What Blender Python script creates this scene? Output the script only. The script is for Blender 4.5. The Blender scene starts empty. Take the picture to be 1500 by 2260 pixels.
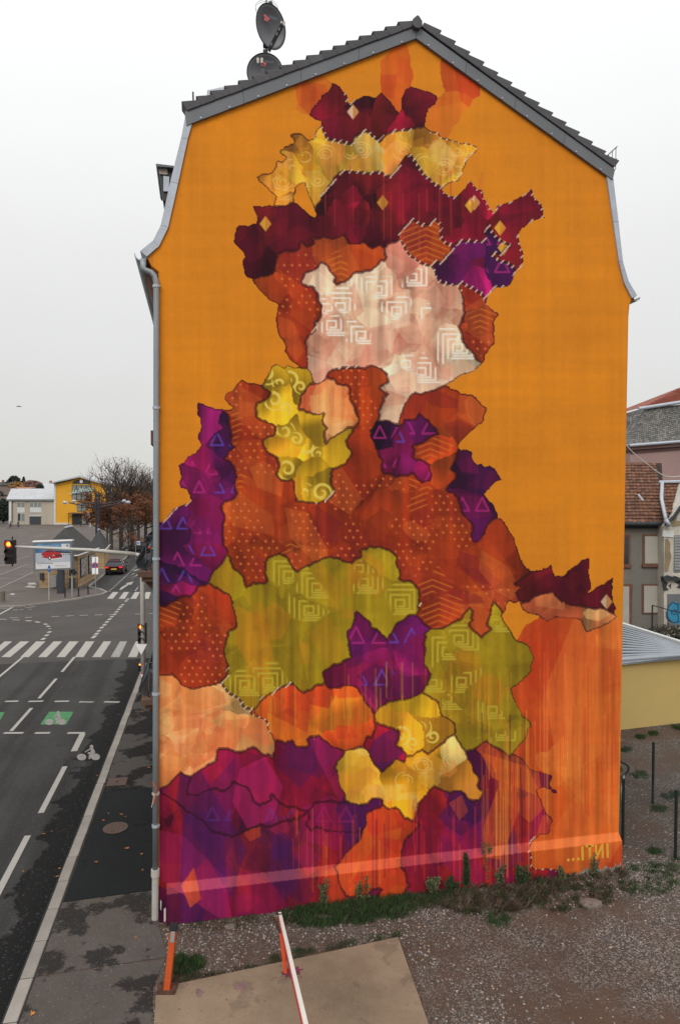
import bpy, math, random
import numpy as np
from mathutils import Vector, Matrix
scene = bpy.context.scene
R = math.radians
rnd = random.Random(7)

# ---------------- camera ----------------
FPX, PW, PH = 1507.0, 1500.0, 2260.0        # focal length and size of the photograph in its own pixels
YAW, PITCH, EYE = R(11.68), R(-1.71), 8.5
cam_d = bpy.data.cameras.new('camera')
cam = bpy.data.objects.new('camera', cam_d)
scene.collection.objects.link(cam)
cam.location = (0, 0, EYE)
cam.rotation_euler = (R(90) + PITCH, 0, -YAW)
cam_d.sensor_fit = 'VERTICAL'
cam_d.sensor_height = 36.0
cam_d.lens = FPX / PH * 36.0
cam_d.clip_start = 0.1
cam_d.clip_end = 3000
scene.camera = cam

# ---------------- overcast sky and weak, wide sun ----------------
SUN_EL, SUN_AZ = R(42), R(205)               # azimuth clockwise from +Y
world = bpy.data.worlds.new('World')
scene.world = world
world.use_nodes = True
wn, wl = world.node_tree.nodes, world.node_tree.links
wn.clear()
w_out = wn.new('ShaderNodeOutputWorld')
w_bg = wn.new('ShaderNodeBackground')
w_sky = wn.new('ShaderNodeTexSky')
w_sky.sky_type = 'NISHITA'
w_sky.sun_disc = False
w_sky.sun_elevation = SUN_EL
w_sky.sun_rotation = SUN_AZ
w_hsv = wn.new('ShaderNodeHueSaturation'); w_hsv.inputs['Saturation'].default_value = 0.15
wl.new(w_sky.outputs[0], w_hsv.inputs['Color'])
w_tc = wn.new('ShaderNodeTexCoord'); w_sep = wn.new('ShaderNodeSeparateXYZ')
wl.new(w_tc.outputs['Generated'], w_sep.inputs[0])
w_mr = wn.new('ShaderNodeValToRGB')          # cloud deck: brighter towards the zenith
e = w_mr.color_ramp.elements
SKYK = 10.0
e[0].position = 0.0; e[0].color = (.640, .635, .615, 1)
e[1].position = 1.0; e[1].color = (1.55, 1.56, 1.6, 1)
for p, c in ((0.07, (.69, .69, .67)), (0.20, (.755, .76, .755)), (0.31, (.815, .82, .815)), (0.42, (.92, .925, .925)), (0.56, (1.02, 1.03, 1.03))):
    n = e.new(p); n.color = (*c, 1)
wl.new(w_sep.outputs['Z'], w_mr.inputs[0])
w_nz = wn.new('ShaderNodeTexNoise'); w_nz.inputs['Scale'].default_value = 2.2; w_nz.inputs['Detail'].default_value = 5
wl.new(w_tc.outputs['Generated'], w_nz.inputs['Vector'])
w_nr = wn.new('ShaderNodeMapRange'); w_nr.inputs[3].default_value = .955*SKYK; w_nr.inputs[4].default_value = 1.045*SKYK
wl.new(w_nz.outputs[0], w_nr.inputs[0])
w_mul = wn.new('ShaderNodeVectorMath'); w_mul.operation = 'SCALE'
wl.new(w_mr.outputs[0], w_mul.inputs[0]); wl.new(w_nr.outputs[0], w_mul.inputs['Scale'])
w_mix = wn.new('ShaderNodeMix'); w_mix.data_type = 'RGBA'; w_mix.inputs[0].default_value = 0.94
wl.new(w_hsv.outputs[0], w_mix.inputs[6]); wl.new(w_mul.outputs[0], w_mix.inputs[7])
wl.new(w_mix.outputs[2], w_bg.inputs[0])
w_bg.inputs[1].default_value = 0.105
wl.new(w_bg.outputs[0], w_out.inputs[0])
sun_d = bpy.data.lights.new('sun', 'SUN')
sun_d.energy = 1.3; sun_d.angle = R(30); sun_d.color = (1, .97, .92)
sun = bpy.data.objects.new('sun', sun_d)
scene.collection.objects.link(sun)
sv = Vector((math.sin(SUN_AZ)*math.cos(SUN_EL), math.cos(SUN_AZ)*math.cos(SUN_EL), math.sin(SUN_EL)))
sun.rotation_euler = (-sv).to_track_quat('-Z', 'Y').to_euler()
scene.view_settings.view_transform = 'Standard'
scene.view_settings.look = 'None'
scene.view_settings.exposure = 0.0
scene.view_settings.gamma = 1.0
scene.view_settings.use_curve_mapping = False
scene.render.engine = 'CYCLES'

# ---------------- geometry helpers ----------------
RIGHT = Vector((math.cos(YAW), -math.sin(YAW), 0))
FLAT = Vector((math.sin(YAW), math.cos(YAW), 0))
FWD = FLAT*math.cos(PITCH) + Vector((0, 0, math.sin(PITCH)))
UP = RIGHT.cross(FWD)
C0 = Vector((0, 0, EYE))
def ray(px, py): return RIGHT*((px-PW/2)/FPX) + UP*((PH/2-py)/FPX) + FWD
def G(px, py, z=0.0):
    d = ray(px, py); return C0 + d*((z-EYE)/d.z)
def WY(px, py, y):
    d = ray(px, py); return C0 + d*(y/d.y)
def WX(px, py, x):
    d = ray(px, py); return C0 + d*(x/d.x)
def P(px, py, d): return C0 + ray(px, py)*d
def proj(p):
    v = Vector(p)-C0; z = v.dot(FWD)
    return PW/2+FPX*v.dot(RIGHT)/z, PH/2-FPX*v.dot(UP)/z

def lin(c):
    c = [x/255. if max(c) > 1.001 else x for x in c]
    return tuple(x/12.92 if x <= .04045 else ((x+.055)/1.055)**2.4 for x in c)

ORG = {}
def link(o): scene.collection.objects.link(o); return o
def empty(name, loc=(0, 0, 0), rz=0):
    o = bpy.data.objects.new(name, None); link(o)
    o.location = loc; o.rotation_euler = (0, 0, rz); o.empty_display_size = .3
    ORG[o.name] = Vector(loc)
    return o
def tag(o, label=None, cat=None, group=None, kind=None):
    if label: o['label'] = label
    if cat: o['category'] = cat
    if group: o['group'] = group
    if kind: o['kind'] = kind
    return o

class MB:
    """collects shapes; build() links them as one mesh object"""
    def __init__(s): s.v = []; s.f = []
    def add(s, vs, fs):
        n = len(s.v); s.v += [tuple(v) for v in vs]; s.f += [tuple(i+n for i in f) for f in fs]; return s
    def poly(s, pts): return s.add(pts, [tuple(range(len(pts)))])
    def hexa(s, p):       # 8 points: bottom ring 0-3, top ring 4-7
        return s.add(p, [(0, 3, 2, 1), (4, 5, 6, 7), (0, 1, 5, 4), (1, 2, 6, 5), (2, 3, 7, 6), (3, 0, 4, 7)])
    def obox(s, c, ax, ay, az):      # centre and three half vectors
        c = Vector(c)
        return s.hexa([c-ax-ay-az, c+ax-ay-az, c+ax+ay-az, c-ax+ay-az, c-ax-ay+az, c+ax-ay+az, c+ax+ay+az, c-ax+ay+az])
    def box(s, x0, x1, y0, y1, z0, z1):
        return s.hexa([Vector(q) for q in ((x0,y0,z0),(x1,y0,z0),(x1,y1,z0),(x0,y1,z0),(x0,y0,z1),(x1,y0,z1),(x1,y1,z1),(x0,y1,z1))])
    def extrude(s, pts, vec):
        n = len(pts); vec = Vector(vec); pts = [Vector(p) for p in pts]
        fs = [tuple(range(n)), tuple(range(2*n-1, n-1, -1))]
        fs += [(i, i+n, (i+1) % n+n, (i+1) % n) for i in range(n)]
        return s.add(pts+[p+vec for p in pts], fs)
    def tube(s, pts, r, n=8, cap=True, closed=False):
        pts = [Vector(p) for p in pts]; m = len(pts)
        rs = r if isinstance(r, (list, tuple)) else [r]*m
        vs = []; a = None
        for i, p in enumerate(pts):
            t = (pts[min(i+1, m-1)]-pts[max(i-1, 0)]) if not closed else (pts[(i+1) % m]-pts[i-1])
            t.normalize()
            if a is None:
                a = t.orthogonal().normalized()
            a = (a-t*a.dot(t))
            a = a.normalized() if a.length > 1e-6 else t.orthogonal().normalized()
            b = t.cross(a)
            for k in range(n):
                w = 2*math.pi*k/n
                vs.append(p+(a*math.cos(w)+b*math.sin(w))*rs[i])
        fs = []
        for i in range(m if closed else m-1):
            j = (i+1) % m
            for k in range(n):
                l = (k+1) % n
                fs.append((i*n+k, i*n+l, j*n+l, j*n+k))
        if cap and not closed:
            fs.append(tuple(range(n-1, -1, -1))); fs.append(tuple((m-1)*n+k for k in range(n)))
        return s.add(vs, fs)
    def disc(s, c, ax, ay, n=20, th=None):
        c = Vector(c)
        pts = [c+ax*math.cos(2*math.pi*k/n)+ay*math.sin(2*math.pi*k/n) for k in range(n)]
        return s.extrude(pts, th) if th is not None else s.poly(pts)
    def build(s, name, mat=None, parent=None, smooth=False, flip=False):
        me = bpy.data.meshes.new(name)
        o0 = Vector((0, 0, 0)); q = parent
        if parent is not None: o0 = ORG.get(parent.name, Vector((0, 0, 0)))
        me.from_pydata([(v[0]-o0.x, v[1]-o0.y, v[2]-o0.z) for v in s.v], [], s.f)
        me.validate(); me.update()
        if smooth: me.polygons.foreach_set('use_smooth', [True]*len(me.polygons))
        o = bpy.data.objects.new(name, me); link(o)
        if mat: me.materials.append(mat)
        if parent is not None: o.parent = parent
        ORG[o.name] = o0.copy()
        return o
def copy_tree(o, parent=None):
    c = o.copy(); link(c); c.parent = parent
    for ch in list(o.children): copy_tree(ch, c)
    return c

def text_mb(txt, origin, ux, uy, height, off=None, shear=0.0, mirror=False, bold=0.0):
    """flat lettering: built-in font outline turned into a mesh, laid at origin along ux / uy"""
    cu = bpy.data.curves.new('lettering', 'FONT'); cu.body = txt; cu.size = 1.0; cu.shear = shear; cu.offset = bold
    cu.resolution_u = 2
    ob = bpy.data.objects.new('lettering_tmp', cu); link(ob)
    dg = bpy.context.evaluated_depsgraph_get()
    me = ob.evaluated_get(dg).to_mesh()
    vs = [v.co.copy() for v in me.vertices]; fs = [tuple(p.vertices) for p in me.polygons]
    ob.evaluated_get(dg).to_mesh_clear()
    bpy.data.objects.remove(ob); bpy.data.curves.remove(cu)
    w = max([v.x for v in vs]+[.001]); k = height/0.70
    m = MB(); o = Vector(origin)
    m.add([o+ux*((w-v.x if mirror else v.x)*k)+uy*(v.y*k) for v in vs], fs)
    return m, w*k

# ---------------- materials ----------------
def mat(name, col, rough=.8, var=.15, scale=3.0, metal=0.0, bump=0.0, bscale=40.0, fine=0.0, emit=0.0, ecol=None, rand=0.0, stretch=None, col2=None, spec=None, alpha=None):
    m = bpy.data.materials.new(name); m.use_nodes = True
    nt = m.node_tree; N, L = nt.nodes, nt.links
    b = N['Principled BSDF']
    c = lin(col) if max(col) > 1.001 else tuple(col)
    b.inputs['Roughness'].default_value = rough; b.inputs['Metallic'].default_value = metal
    if spec is not None: b.inputs['Specular IOR Level'].default_value = spec
    tc = N.new('ShaderNodeTexCoord'); vec = tc.outputs['Object']
    if stretch:
        mp = N.new('ShaderNodeMapping'); mp.inputs['Scale'].default_value = stretch
        L.new(vec, mp.inputs[0]); vec = mp.outputs[0]
    nz = N.new('ShaderNodeTexNoise'); nz.inputs['Scale'].default_value = scale; nz.inputs['Detail'].default_value = 6; nz.inputs['Roughness'].default_value = .6
    L.new(vec, nz.inputs['Vector'])
    cr = N.new('ShaderNodeValToRGB')
    c2 = (lin(col2) if max(col2) > 1.001 else col2) if col2 else tuple(min(1, x*(1+var)) for x in c)
    cr.color_ramp.elements[0].position = .3; cr.color_ramp.elements[0].color = (*[x*(1-var) for x in c], 1)
    cr.color_ramp.elements[1].position = .7; cr.color_ramp.elements[1].color = (*c2, 1)
    L.new(nz.outputs[0], cr.inputs[0]); out = cr.outputs[0]
    def mul(a, fac_socket, lo, hi):
        mr = N.new('ShaderNodeMapRange'); mr.inputs[3].default_value = lo; mr.inputs[4].default_value = hi
        L.new(fac_socket, mr.inputs[0])
        vm = N.new('ShaderNodeVectorMath'); vm.operation = 'SCALE'
        L.new(a, vm.inputs[0]); L.new(mr.outputs[0], vm.inputs['Scale']); return vm.outputs[0]
    if fine:
        n2 = N.new('ShaderNodeTexNoise'); n2.inputs['Scale'].default_value = bscale; n2.inputs['Detail'].default_value = 3
        L.new(vec, n2.inputs['Vector']); out = mul(out, n2.outputs[0], 1-fine*1.5, 1+fine*1.5)
    if rand:
        oi = N.new('ShaderNodeObjectInfo'); out = mul(out, oi.outputs['Random'], 1-rand, 1+rand)
    L.new(out, b.inputs['Base Color'])
    if bump:
        n3 = N.new('ShaderNodeTexNoise'); n3.inputs['Scale'].default_value = bscale; n3.inputs['Detail'].default_value = 4
        L.new(vec, n3.inputs['Vector'])
        bp = N.new('ShaderNodeBump'); bp.inputs['Strength'].default_value = min(1, bump); bp.inputs['Distance'].default_value = .02
        L.new(n3.outputs[0], bp.inputs['Height']); L.new(bp.outputs[0], b.inputs['Normal'])
    if emit:
        b.inputs['Emission Color'].default_value = (*(lin(ecol) if ecol else c), 1); b.inputs['Emission Strength'].default_value = emit
    m['out'] = 1
    return m

def vcol_mat(name, rough=.85, var=.1, scale=2.0, fine=.08, fscale=60, bump=.0, attr='Col'):
    m = mat(name, (.5, .5, .5), rough, var, scale, bump=bump, bscale=fscale)
    N, L = m.node_tree.nodes, m.node_tree.links
    b = N['Principled BSDF']
    src = b.inputs['Base Color'].links[0].from_socket
    at = N.new('ShaderNodeAttribute'); at.attribute_name = attr
    x = N.new('ShaderNodeMix'); x.data_type = 'RGBA'; x.blend_type = 'MULTIPLY'; x.inputs[0].default_value = 1
    sc = N.new('ShaderNodeVectorMath'); sc.operation = 'SCALE'; sc.inputs['Scale'].default_value = 2.0
    L.new(src, sc.inputs[0]); L.new(at.outputs['Color'], x.inputs[6]); L.new(sc.outputs[0], x.inputs[7])
    L.new(x.outputs[2], b.inputs['Base Color'])
    return m
# ================= GROUND =================
KZ = .12
KA, KB = G(5, 2260, KZ), G(297.6, 1514, KZ)
KU = (KB-KA).normalized(); KN = Vector((KU.y, -KU.x, 0))       # along the kerb, and from the road towards the pavement
KW = .23
WF = G(350, 2035, KZ); WALLY = WF.y; WALLX = WF.x                # left foot of the painted wall

def ground_mat(name, col, wet=None, wetcol=.35, wscale=.9, speck=.25, sscale=120, band=None, big=.12, warm=None, wrough=.85, rough=.9):
    m = mat(name, col, rough, big, .35, bump=.25, bscale=sscale, fine=speck*.5)
    N, L = m.node_tree.nodes, m.node_tree.links
    b = N['Principled BSDF']
    b.inputs['Specular IOR Level'].default_value = .18
    cur = b.inputs['Base Color'].links[0].from_socket
    tc = N.new('ShaderNodeTexCoord')
    def noise(scale, det=7, rough_=.62, off=(0, 0, 0), sc=(1, 1, 1)):
        mp = N.new('ShaderNodeMapping'); mp.inputs['Location'].default_value = off; mp.inputs['Scale'].default_value = sc
        L.new(tc.outputs['Object'], mp.inputs[0])
        n = N.new('ShaderNodeTexNoise'); n.inputs['Scale'].default_value = scale; n.inputs['Detail'].default_value = det; n.inputs['Roughness'].default_value = rough_
        L.new(mp.outputs[0], n.inputs['Vector']); return n.outputs[0]
    def math_(op, a, b_):
        n = N.new('ShaderNodeMath'); n.operation = op
        for i, v in enumerate((a, b_)):
            if isinstance(v, (int, float)): n.inputs[i].default_value = v
            else: L.new(v, n.inputs[i])
        return n.outputs[0]
    def step(v, lo, hi):
        n = N.new('ShaderNodeMapRange'); n.inputs[1].default_value = lo; n.inputs[2].default_value = hi; L.new(v, n.inputs[0]); return n.outputs[0]
    def darken(cur, fac, k):
        x = N.new('ShaderNodeMix'); x.data_type = 'RGBA'; x.blend_type = 'MULTIPLY'
        L.new(fac, x.inputs[0]); L.new(cur, x.inputs[6]); x.inputs[7].default_value = (k, k, k*1.02, 1); return x.outputs[2]
    masks = []
    if wet is not None:
        masks.append(step(noise(wscale, off=(3, 7, 0)), wet, wet+.035))
    if band is not None:                     # damp gutter along the kerb, ragged edge
        d = N.new('ShaderNodeVectorMath'); d.operation = 'DOT_PRODUCT'
        L.new(tc.outputs['Object'], d.inputs[0]); d.inputs[1].default_value = KN
        dist = math_('SUBTRACT', KA.dot(KN), d.outputs['Value'])
        nn = math_('MULTIPLY', math_('SUBTRACT', noise(.8, sc=(1, 1, 1)), .5), 2.6)
        v = math_('ADD', dist, nn)
        masks.append(step(v, band+.05, band-.03))
        # tyre tracks, worn and darker, running along the road
        mp = N.new('ShaderNodeMapping'); mp.inputs['Rotation'].default_value = (0, 0, math.atan2(KU.x, KU.y)); mp.inputs['Scale'].default_value = (1.1, .05, 1)
        L.new(tc.outputs['Object'], mp.inputs[0])
        n = N.new('ShaderNodeTexNoise'); n.inputs['Scale'].default_value = 1.0; n.inputs['Detail'].default_value = 3
        L.new(mp.outputs[0], n.inputs['Vector'])
        cur = darken(cur, step(n.outputs[0], .45, .6), .68)
        vo = N.new('ShaderNodeTexVoronoi'); vo.feature = 'DISTANCE_TO_EDGE'; vo.inputs['Scale'].default_value = .28
        w = N.new('ShaderNodeVectorMath'); w.operation = 'ADD'
        nw = N.new('ShaderNodeTexNoise'); nw.inputs['Scale'].default_value = 1.1; nw.inputs['Detail'].default_value = 5
        L.new(tc.outputs['Object'], nw.inputs['Vector'])
        ws = N.new('ShaderNodeVectorMath'); ws.operation = 'SCALE'; ws.inputs['Scale'].default_value = 1.6
        L.new(nw.outputs['Color'], ws.inputs[0]); L.new(tc.outputs['Object'], w.inputs[0]); L.new(ws.outputs[0], w.inputs[1]); L.new(w.outputs[0], vo.inputs['Vector'])
        crack = math_('MULTIPLY', step(vo.outputs['Distance'], .008, .002), step(noise(.25, 2), .5, .56))
        cur = darken(cur, crack, .55)
    if masks:
        mk = masks[0]
        for q in masks[1:]: mk = math_('MAXIMUM', mk, q)
        cur = darken(cur, mk, wetcol)
        rr = N.new('ShaderNodeMapRange'); rr.inputs[3].default_value = rough; rr.inputs[4].default_value = wrough
        L.new(mk, rr.inputs[0]); L.new(rr.outputs[0], b.inputs['Roughness'])
    # pale grit
    vo = N.new('ShaderNodeTexVoronoi'); vo.inputs['Scale'].default_value = sscale*.35
    L.new(tc.outputs['Object'], vo.inputs['Vector'])
    sp = N.new('ShaderNodeSeparateColor'); L.new(vo.outputs['Color'], sp.inputs[0])
    mx = N.new('ShaderNodeMix'); mx.data_type = 'RGBA'; mx.inputs[7].default_value = (.3, .28, .26, 1)
    L.new(math_('MULTIPLY', step(sp.outputs[0], .95, .99), speck*.6), mx.inputs[0]); L.new(cur, mx.inputs[6])
    L.new(mx.outputs[2], b.inputs['Base Color'])
    return m

M = {}
M['plaza'] = ground_mat('plaza_asphalt', (.118, .098, .086), wet=.62, wetcol=.8, wscale=.12, speck=.2, sscale=60, big=.2)
M['road'] = ground_mat('road_asphalt', (.050, .0475, .045), band=.78, wetcol=.20, speck=.28, sscale=110, big=.18)
M['road2'] = ground_mat('cross_road_asphalt', (.072, .064, .059), wet=.6, wetcol=.85, wscale=.2, speck=.2, sscale=80, big=.15)
M['pave'] = ground_mat('pavement_asphalt', (.092, .080, .071), wet=.53, wetcol=.30, wscale=.75, speck=.5, sscale=150, big=.12)
M['pave_wet'] = ground_mat('damp_pavement_asphalt', (.070, .062, .056), wet=.48, wetcol=.17, wscale=.55, speck=.4, sscale=150)
M['patch'] = ground_mat('fresh_asphalt', (.0075, .0085, .0095), wet=.6, wetcol=.8, wscale=.8, speck=.08, sscale=140, big=.25, rough=.75)
M['island'] = ground_mat('island_asphalt', (.115, .098, .086), wet=.6, wetcol=.6, wscale=.35, speck=.2, sscale=60)
M['kerb'] = mat('granite_kerb', (.26, .235, .205), .85, .16, 1.2, bump=.2, bscale=120, fine=.25, rand=.12)
M['paint'] = mat('road_paint', (.42, .395, .35), .75, .12, 3.5, bump=.1, bscale=120, fine=.18, col2=(.33, .31, .28))
M['worn_paint'] = mat('worn_road_paint', (.27, .255, .235), .8, .4, 6, fine=.35, bscale=50)
M['green_paint'] = mat('green_road_paint', (.045, .20, .07), .75, .2, 3, fine=.2, bscale=80)
M['concrete'] = ground_mat('pale_concrete', (.245, .182, .125), wet=.57, wetcol=.78, wscale=1.3, speck=.5, sscale=150, big=.34)
def more_dirt(m, spots=.66, k=.45):
    N, L = m.node_tree.nodes, m.node_tree.links; b = N['Principled BSDF']; cur = b.inputs['Base Color'].links[0].from_socket
    tc = N.new('ShaderNodeTexCoord')
    for sc, lo, hi, kk in ((9.0, spots, spots+.05, k), (28.0, .60, .72, .62), (2.2, .35, .75, .82)):
        n = N.new('ShaderNodeTexNoise'); n.inputs['Scale'].default_value = sc; n.inputs['Detail'].default_value = 6; n.inputs['Roughness'].default_value = .65; L.new(tc.outputs['Object'], n.inputs['Vector'])
        r = N.new('ShaderNodeMapRange'); r.inputs[1].default_value = lo; r.inputs[2].default_value = hi; L.new(n.outputs[0], r.inputs[0])
        x = N.new('ShaderNodeMix'); x.data_type = 'RGBA'; x.blend_type = 'MULTIPLY'; L.new(r.outputs[0], x.inputs[0]); L.new(cur, x.inputs[6]); x.inputs[7].default_value = (kk, kk*.95, kk*.92, 1); cur = x.outputs[2]
    L.new(cur, b.inputs['Base Color'])
more_dirt(M['concrete']); more_dirt(M['pave'], .64, .6)
M['joint'] = mat('dark_joint', (.02, .018, .016), .95, .3, 4)

def gpoly(px, z, name, m, parent=None, th=0, flip=False):
    mb = MB(); pts = [G(x, y, z) for x, y in px]
    a = sum((pts[i].x*pts[(i+1) % len(pts)].y-pts[(i+1) % len(pts)].x*pts[i].y) for i in range(len(pts)))
    if a < 0: pts.reverse()
    if th: mb.extrude([Vector(p)-Vector((0, 0, th)) for p in pts], (0, 0, th))
    else: mb.poly(pts)
    return mb.build(name, m, parent)

g = MB(); g.poly([(-900, -120, -.02), (900, -120, -.02), (900, 1500, -.02), (-900, 1500, -.02)])
tag(g.build('ground', M['plaza']), kind='structure')
# near street and the far leg
KE = G(308, 1488, 0)                          # end of the near kerb
road = MB()
a0 = KA-KU*30
rl = [a0-KN*16, a0+KN*.05, KE+KN*.05, KE+KU*2.0+KN*.6, KE+KU*2.6+KN*14, KE+KU*3.2-KN*2, KE+KU*3.2-KN*16]
road.poly([Vector((p.x, p.y, 0)) for p in rl]); road = road.build('road', M['road']); tag(road, kind='structure')
cross = gpoly([(-500, 1478), (0, 1470), (350, 1462), (700, 1455), (700, 1370), (345, 1250), (345, 1201), (310, 1201), (285, 1222), (262, 1244), (238, 1261), (196, 1294), (225, 1299), (240, 1306),
               (225, 1313), (180, 1321), (120, 1330), (60, 1338), (0, 1340), (-500, 1352)], -.006, 'cross_road', M['road2'])
tag(cross, kind='structure')
gpoly([(238, 1307), (345, 1307), (345, 1203), (310, 1201), (285, 1222), (262, 1244), (238, 1261), (197, 1294), (226, 1299)], -.002, 'far_road', M['road']).__setitem__('kind', 'structure')

def mark(name, x0, y0, x1, y1, w, m='paint', z=.006, parent=None):
    a, b = G(x0, y0, z), G(x1, y1, z); u = (b-a).normalized(); n = Vector((-u.y, u.x, 0))*w/2
    mb = MB(); mb.poly([a-n, b-n, b+n, a+n]); return mb.build(name, M[m], parent or road)
def quadmark(name, px, m='paint', z=.006, parent=None): return gpoly(px, z, name, M[m], parent or road)
Z2 = lambda x, y: (x/4.1667, 1380+y/4.1667)
Z1 = lambda x, y: (x/4.2857, 1020+y/4.2857)
# zebra crossing, near
for k, (t0, t1, b0, b1) in enumerate([(45, 115, -130, -60), (190, 272, 15, 97), (335, 422, 190, 268), (495, 575, 352, 432), (640, 725, 522, 600), (790, 870, 690, 770), (955, 1025, 850, 930), (1105, 1170, 1018, 1100), (1250, 1315, 1178, 1258)]):
    quadmark('zebra_stripe', [Z2(t0, 148), Z2(t1, 148), Z2(b1, 293), Z2(b0, 293)], 'worn_paint' if k in (7,) else 'paint')
for x0, y0, x1, y1 in [(215, 290, -60, 520), (688, 290, 572, 428), (520, 490, 360, 672), (293, 760, 105, 972), (600, 1297, 378, 1725)]:
    mark('lane_dash', *Z2(x0, y0), *Z2(x1, y1), .13 if y0 < 1200 else .15)
mark('lane_dash', 62, 1844, -30, 2020, .15)
for x0, x1 in [(50, 172), (265, 400), (505, 637), (730, 865), (960, 1100)]:
    mark('stop_dash', *Z2(x0, 700 if x0 < 700 else 704), *Z2(x1, 697 if x0 < 700 else 706), .17, 'worn_paint' if x0 == 730 else 'paint')
for x0, x1 in [(38, 218), (325, 462), (622, 780)]:
    mark('stop_dash', *Z2(x0, 990), *Z2(x1, 989), .17)
mark('lane_dash', *Z2(762, 996), *Z2(682, 1158), .2)
quadmark('bike_panel', [Z2(455, 795), Z2(678, 795), Z2(612, 912), Z2(372, 912)], 'green_paint', .005)
quadmark('bike_panel', [Z2(-150, 800), Z2(45, 800), Z2(-20, 915), Z2(-230, 915)], 'green_paint', .005)
def bike_symbol(cx, cy, s, m):
    q = MB()
    def e(x, y, rx, ry):
        q.poly([G(*Z2(cx+(x+rx*math.cos(t*.3927))*s, cy+(y-ry*math.sin(t*.3927))*s), .0095) for t in range(16)])
    def p(*pts): q.poly([G(*Z2(cx+x*s, cy+y*s), .0095) for x, y in pts])
    e(-63, 42, 43, 31); e(64, 40, 42, 31); e(28, -56, 17, 15)
    p((6, -40), (40, -44), (62, -6), (56, 6), (34, 10), (22, -4), (18, -26)); p((-36, -6), (14, -40), (22, -30), (-32, 0))
    p((-6, -2), (30, -8), (52, 12), (24, 30), (18, 58), (2, 62), (4, 24), (14, 14), (-6, 16))
    q.build('bike_symbol', M[m], road)
bike_symbol(816, 1170, 1, 'bikemark') if 'bikemark' in M else None
M['bikemark'] = mat('bike_symbol_paint', (.25, .225, .205), .8, .15, 4, fine=.2)
bike_symbol(816, 1170, 1, 'bikemark'); bike_symbol(512, 852, .9, 'bikemark')
# dotted guide lines over the junction
dots = [(875, 1665, 905, 1640), (905, 1632, 925, 1614), (928, 1603, 948, 1588), (955, 1572, 973, 1556), (983, 1545, 998, 1530), (1005, 1518, 1022, 1503), (1030, 1492, 1046, 1478), (1052, 1467, 1068, 1455), (1076, 1445, 1092, 1433), (1096, 1422, 1110, 1410), (1116, 1398, 1130, 1386), (1134, 1375, 1150, 1362), (1156, 1354, 1168, 1344), (1188, 1318, 1200, 1308), (1205, 1300, 1216, 1290),
        (400, 1680, 425, 1662), (432, 1645, 455, 1630), (460, 1614, 478, 1600), (465, 1577, 482, 1574), (448, 1548, 468, 1556), (422, 1528, 446, 1536), (335, 1508, 380, 1516), (245, 1498, 300, 1502)]
for d in dots: mark('guide_dot', *Z1(d[0], d[1]), *Z1(d[2], d[3]), .22, parent=cross)
for k in range(19):
    f = k/18.; x = 1035+f*250; y = 1222-f*232
    mark('guide_dot', *Z1(x, y), *Z1(x+5, y-5), .15, parent=cross)
for x0, y0, x1, y1 in [(490, 1460, 565, 1457), (622, 1455, 700, 1452), (755, 1450, 835, 1447), (897, 1445, 975, 1443), (1035, 1442, 1100, 1440), (1280, 1437, 1335, 1435), (1410, 1432, 1445, 1430), (95, 1473, 175, 1471), (237, 1469, 305, 1466), (0, 1484, 66, 1487), (120, 1491, 190, 1493), (125, 1398, 172, 1396), (192, 1394, 225, 1392), (275, 1392, 302, 1390), (130, 1372, 230, 1362), (240, 1378, 340, 1364), (0, 1388, 75, 1384)]:
    mark('junction_dash', *Z1(x0, y0), *Z1(x1, y1), .14, parent=cross)
mark('junction_line', *Z1(140, 1362), *Z1(-60, 1470), .16, parent=cross)
for t0, t1, b0, b1 in [(1070, 1122, 1012, 1068), (1173, 1222, 1125, 1182), (1278, 1325, 1235, 1290), (1383, 1428, 1350, 1408)]:
    quadmark('zebra_stripe', [Z1(t0, 1228), Z1(t1, 1228), Z1(b1, 1292), Z1(b0, 1292)], parent=cross)
for s in [((1215, 1088), (1240, 1070), (1282, 1048), (1262, 1052)), ((1240, 1104), (1262, 1086), (1328, 1060), (1300, 1062)), ((1128, 1208), (1150, 1182), (1210, 1150), (1188, 1146), (1266, 1128), (1240, 1160), (1222, 1156), (1150, 1206)), ((1255, 1030), (1300, 1012), (1318, 1014), (1280, 1028)), ((1275, 1218), (1305, 1180), (1312, 1180), (1284, 1218))]:
    quadmark('lane_arrow', [Z1(*q) for q in s], parent=cross)
ground = bpy.data.objects['ground']
for x0, y0, x1, y1 in [(0, 1190, 312, 1042), (0, 1066, 268, 964), (0, 985, 282, 884), (190, 782, 335, 738), (0, 1272, 260, 1267), (0, 1095, 160, 1098), (330, 712, 420, 688), (180, 700, 260, 690), (0, 655, 520, 632), (620, 676, 760, 625), (0, 835, 40, 830), (0, 1140, 100, 1142)]:
    mark('parking_line', *Z1(x0, y0), *Z1(x1, y1), .12, 'worn_paint', .004, ground)
for s in [((265, 1142), (330, 1138), (350, 1158), (270, 1158)), ((230, 1182), (280, 1165), (345, 1175), (330, 1190), (300, 1186)), ((90, 1250), (120, 1238), (150, 1246), (130, 1258))]:
    quadmark('plaza_arrow', [Z1(*q) for q in s], z=.004, parent=ground)

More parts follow.
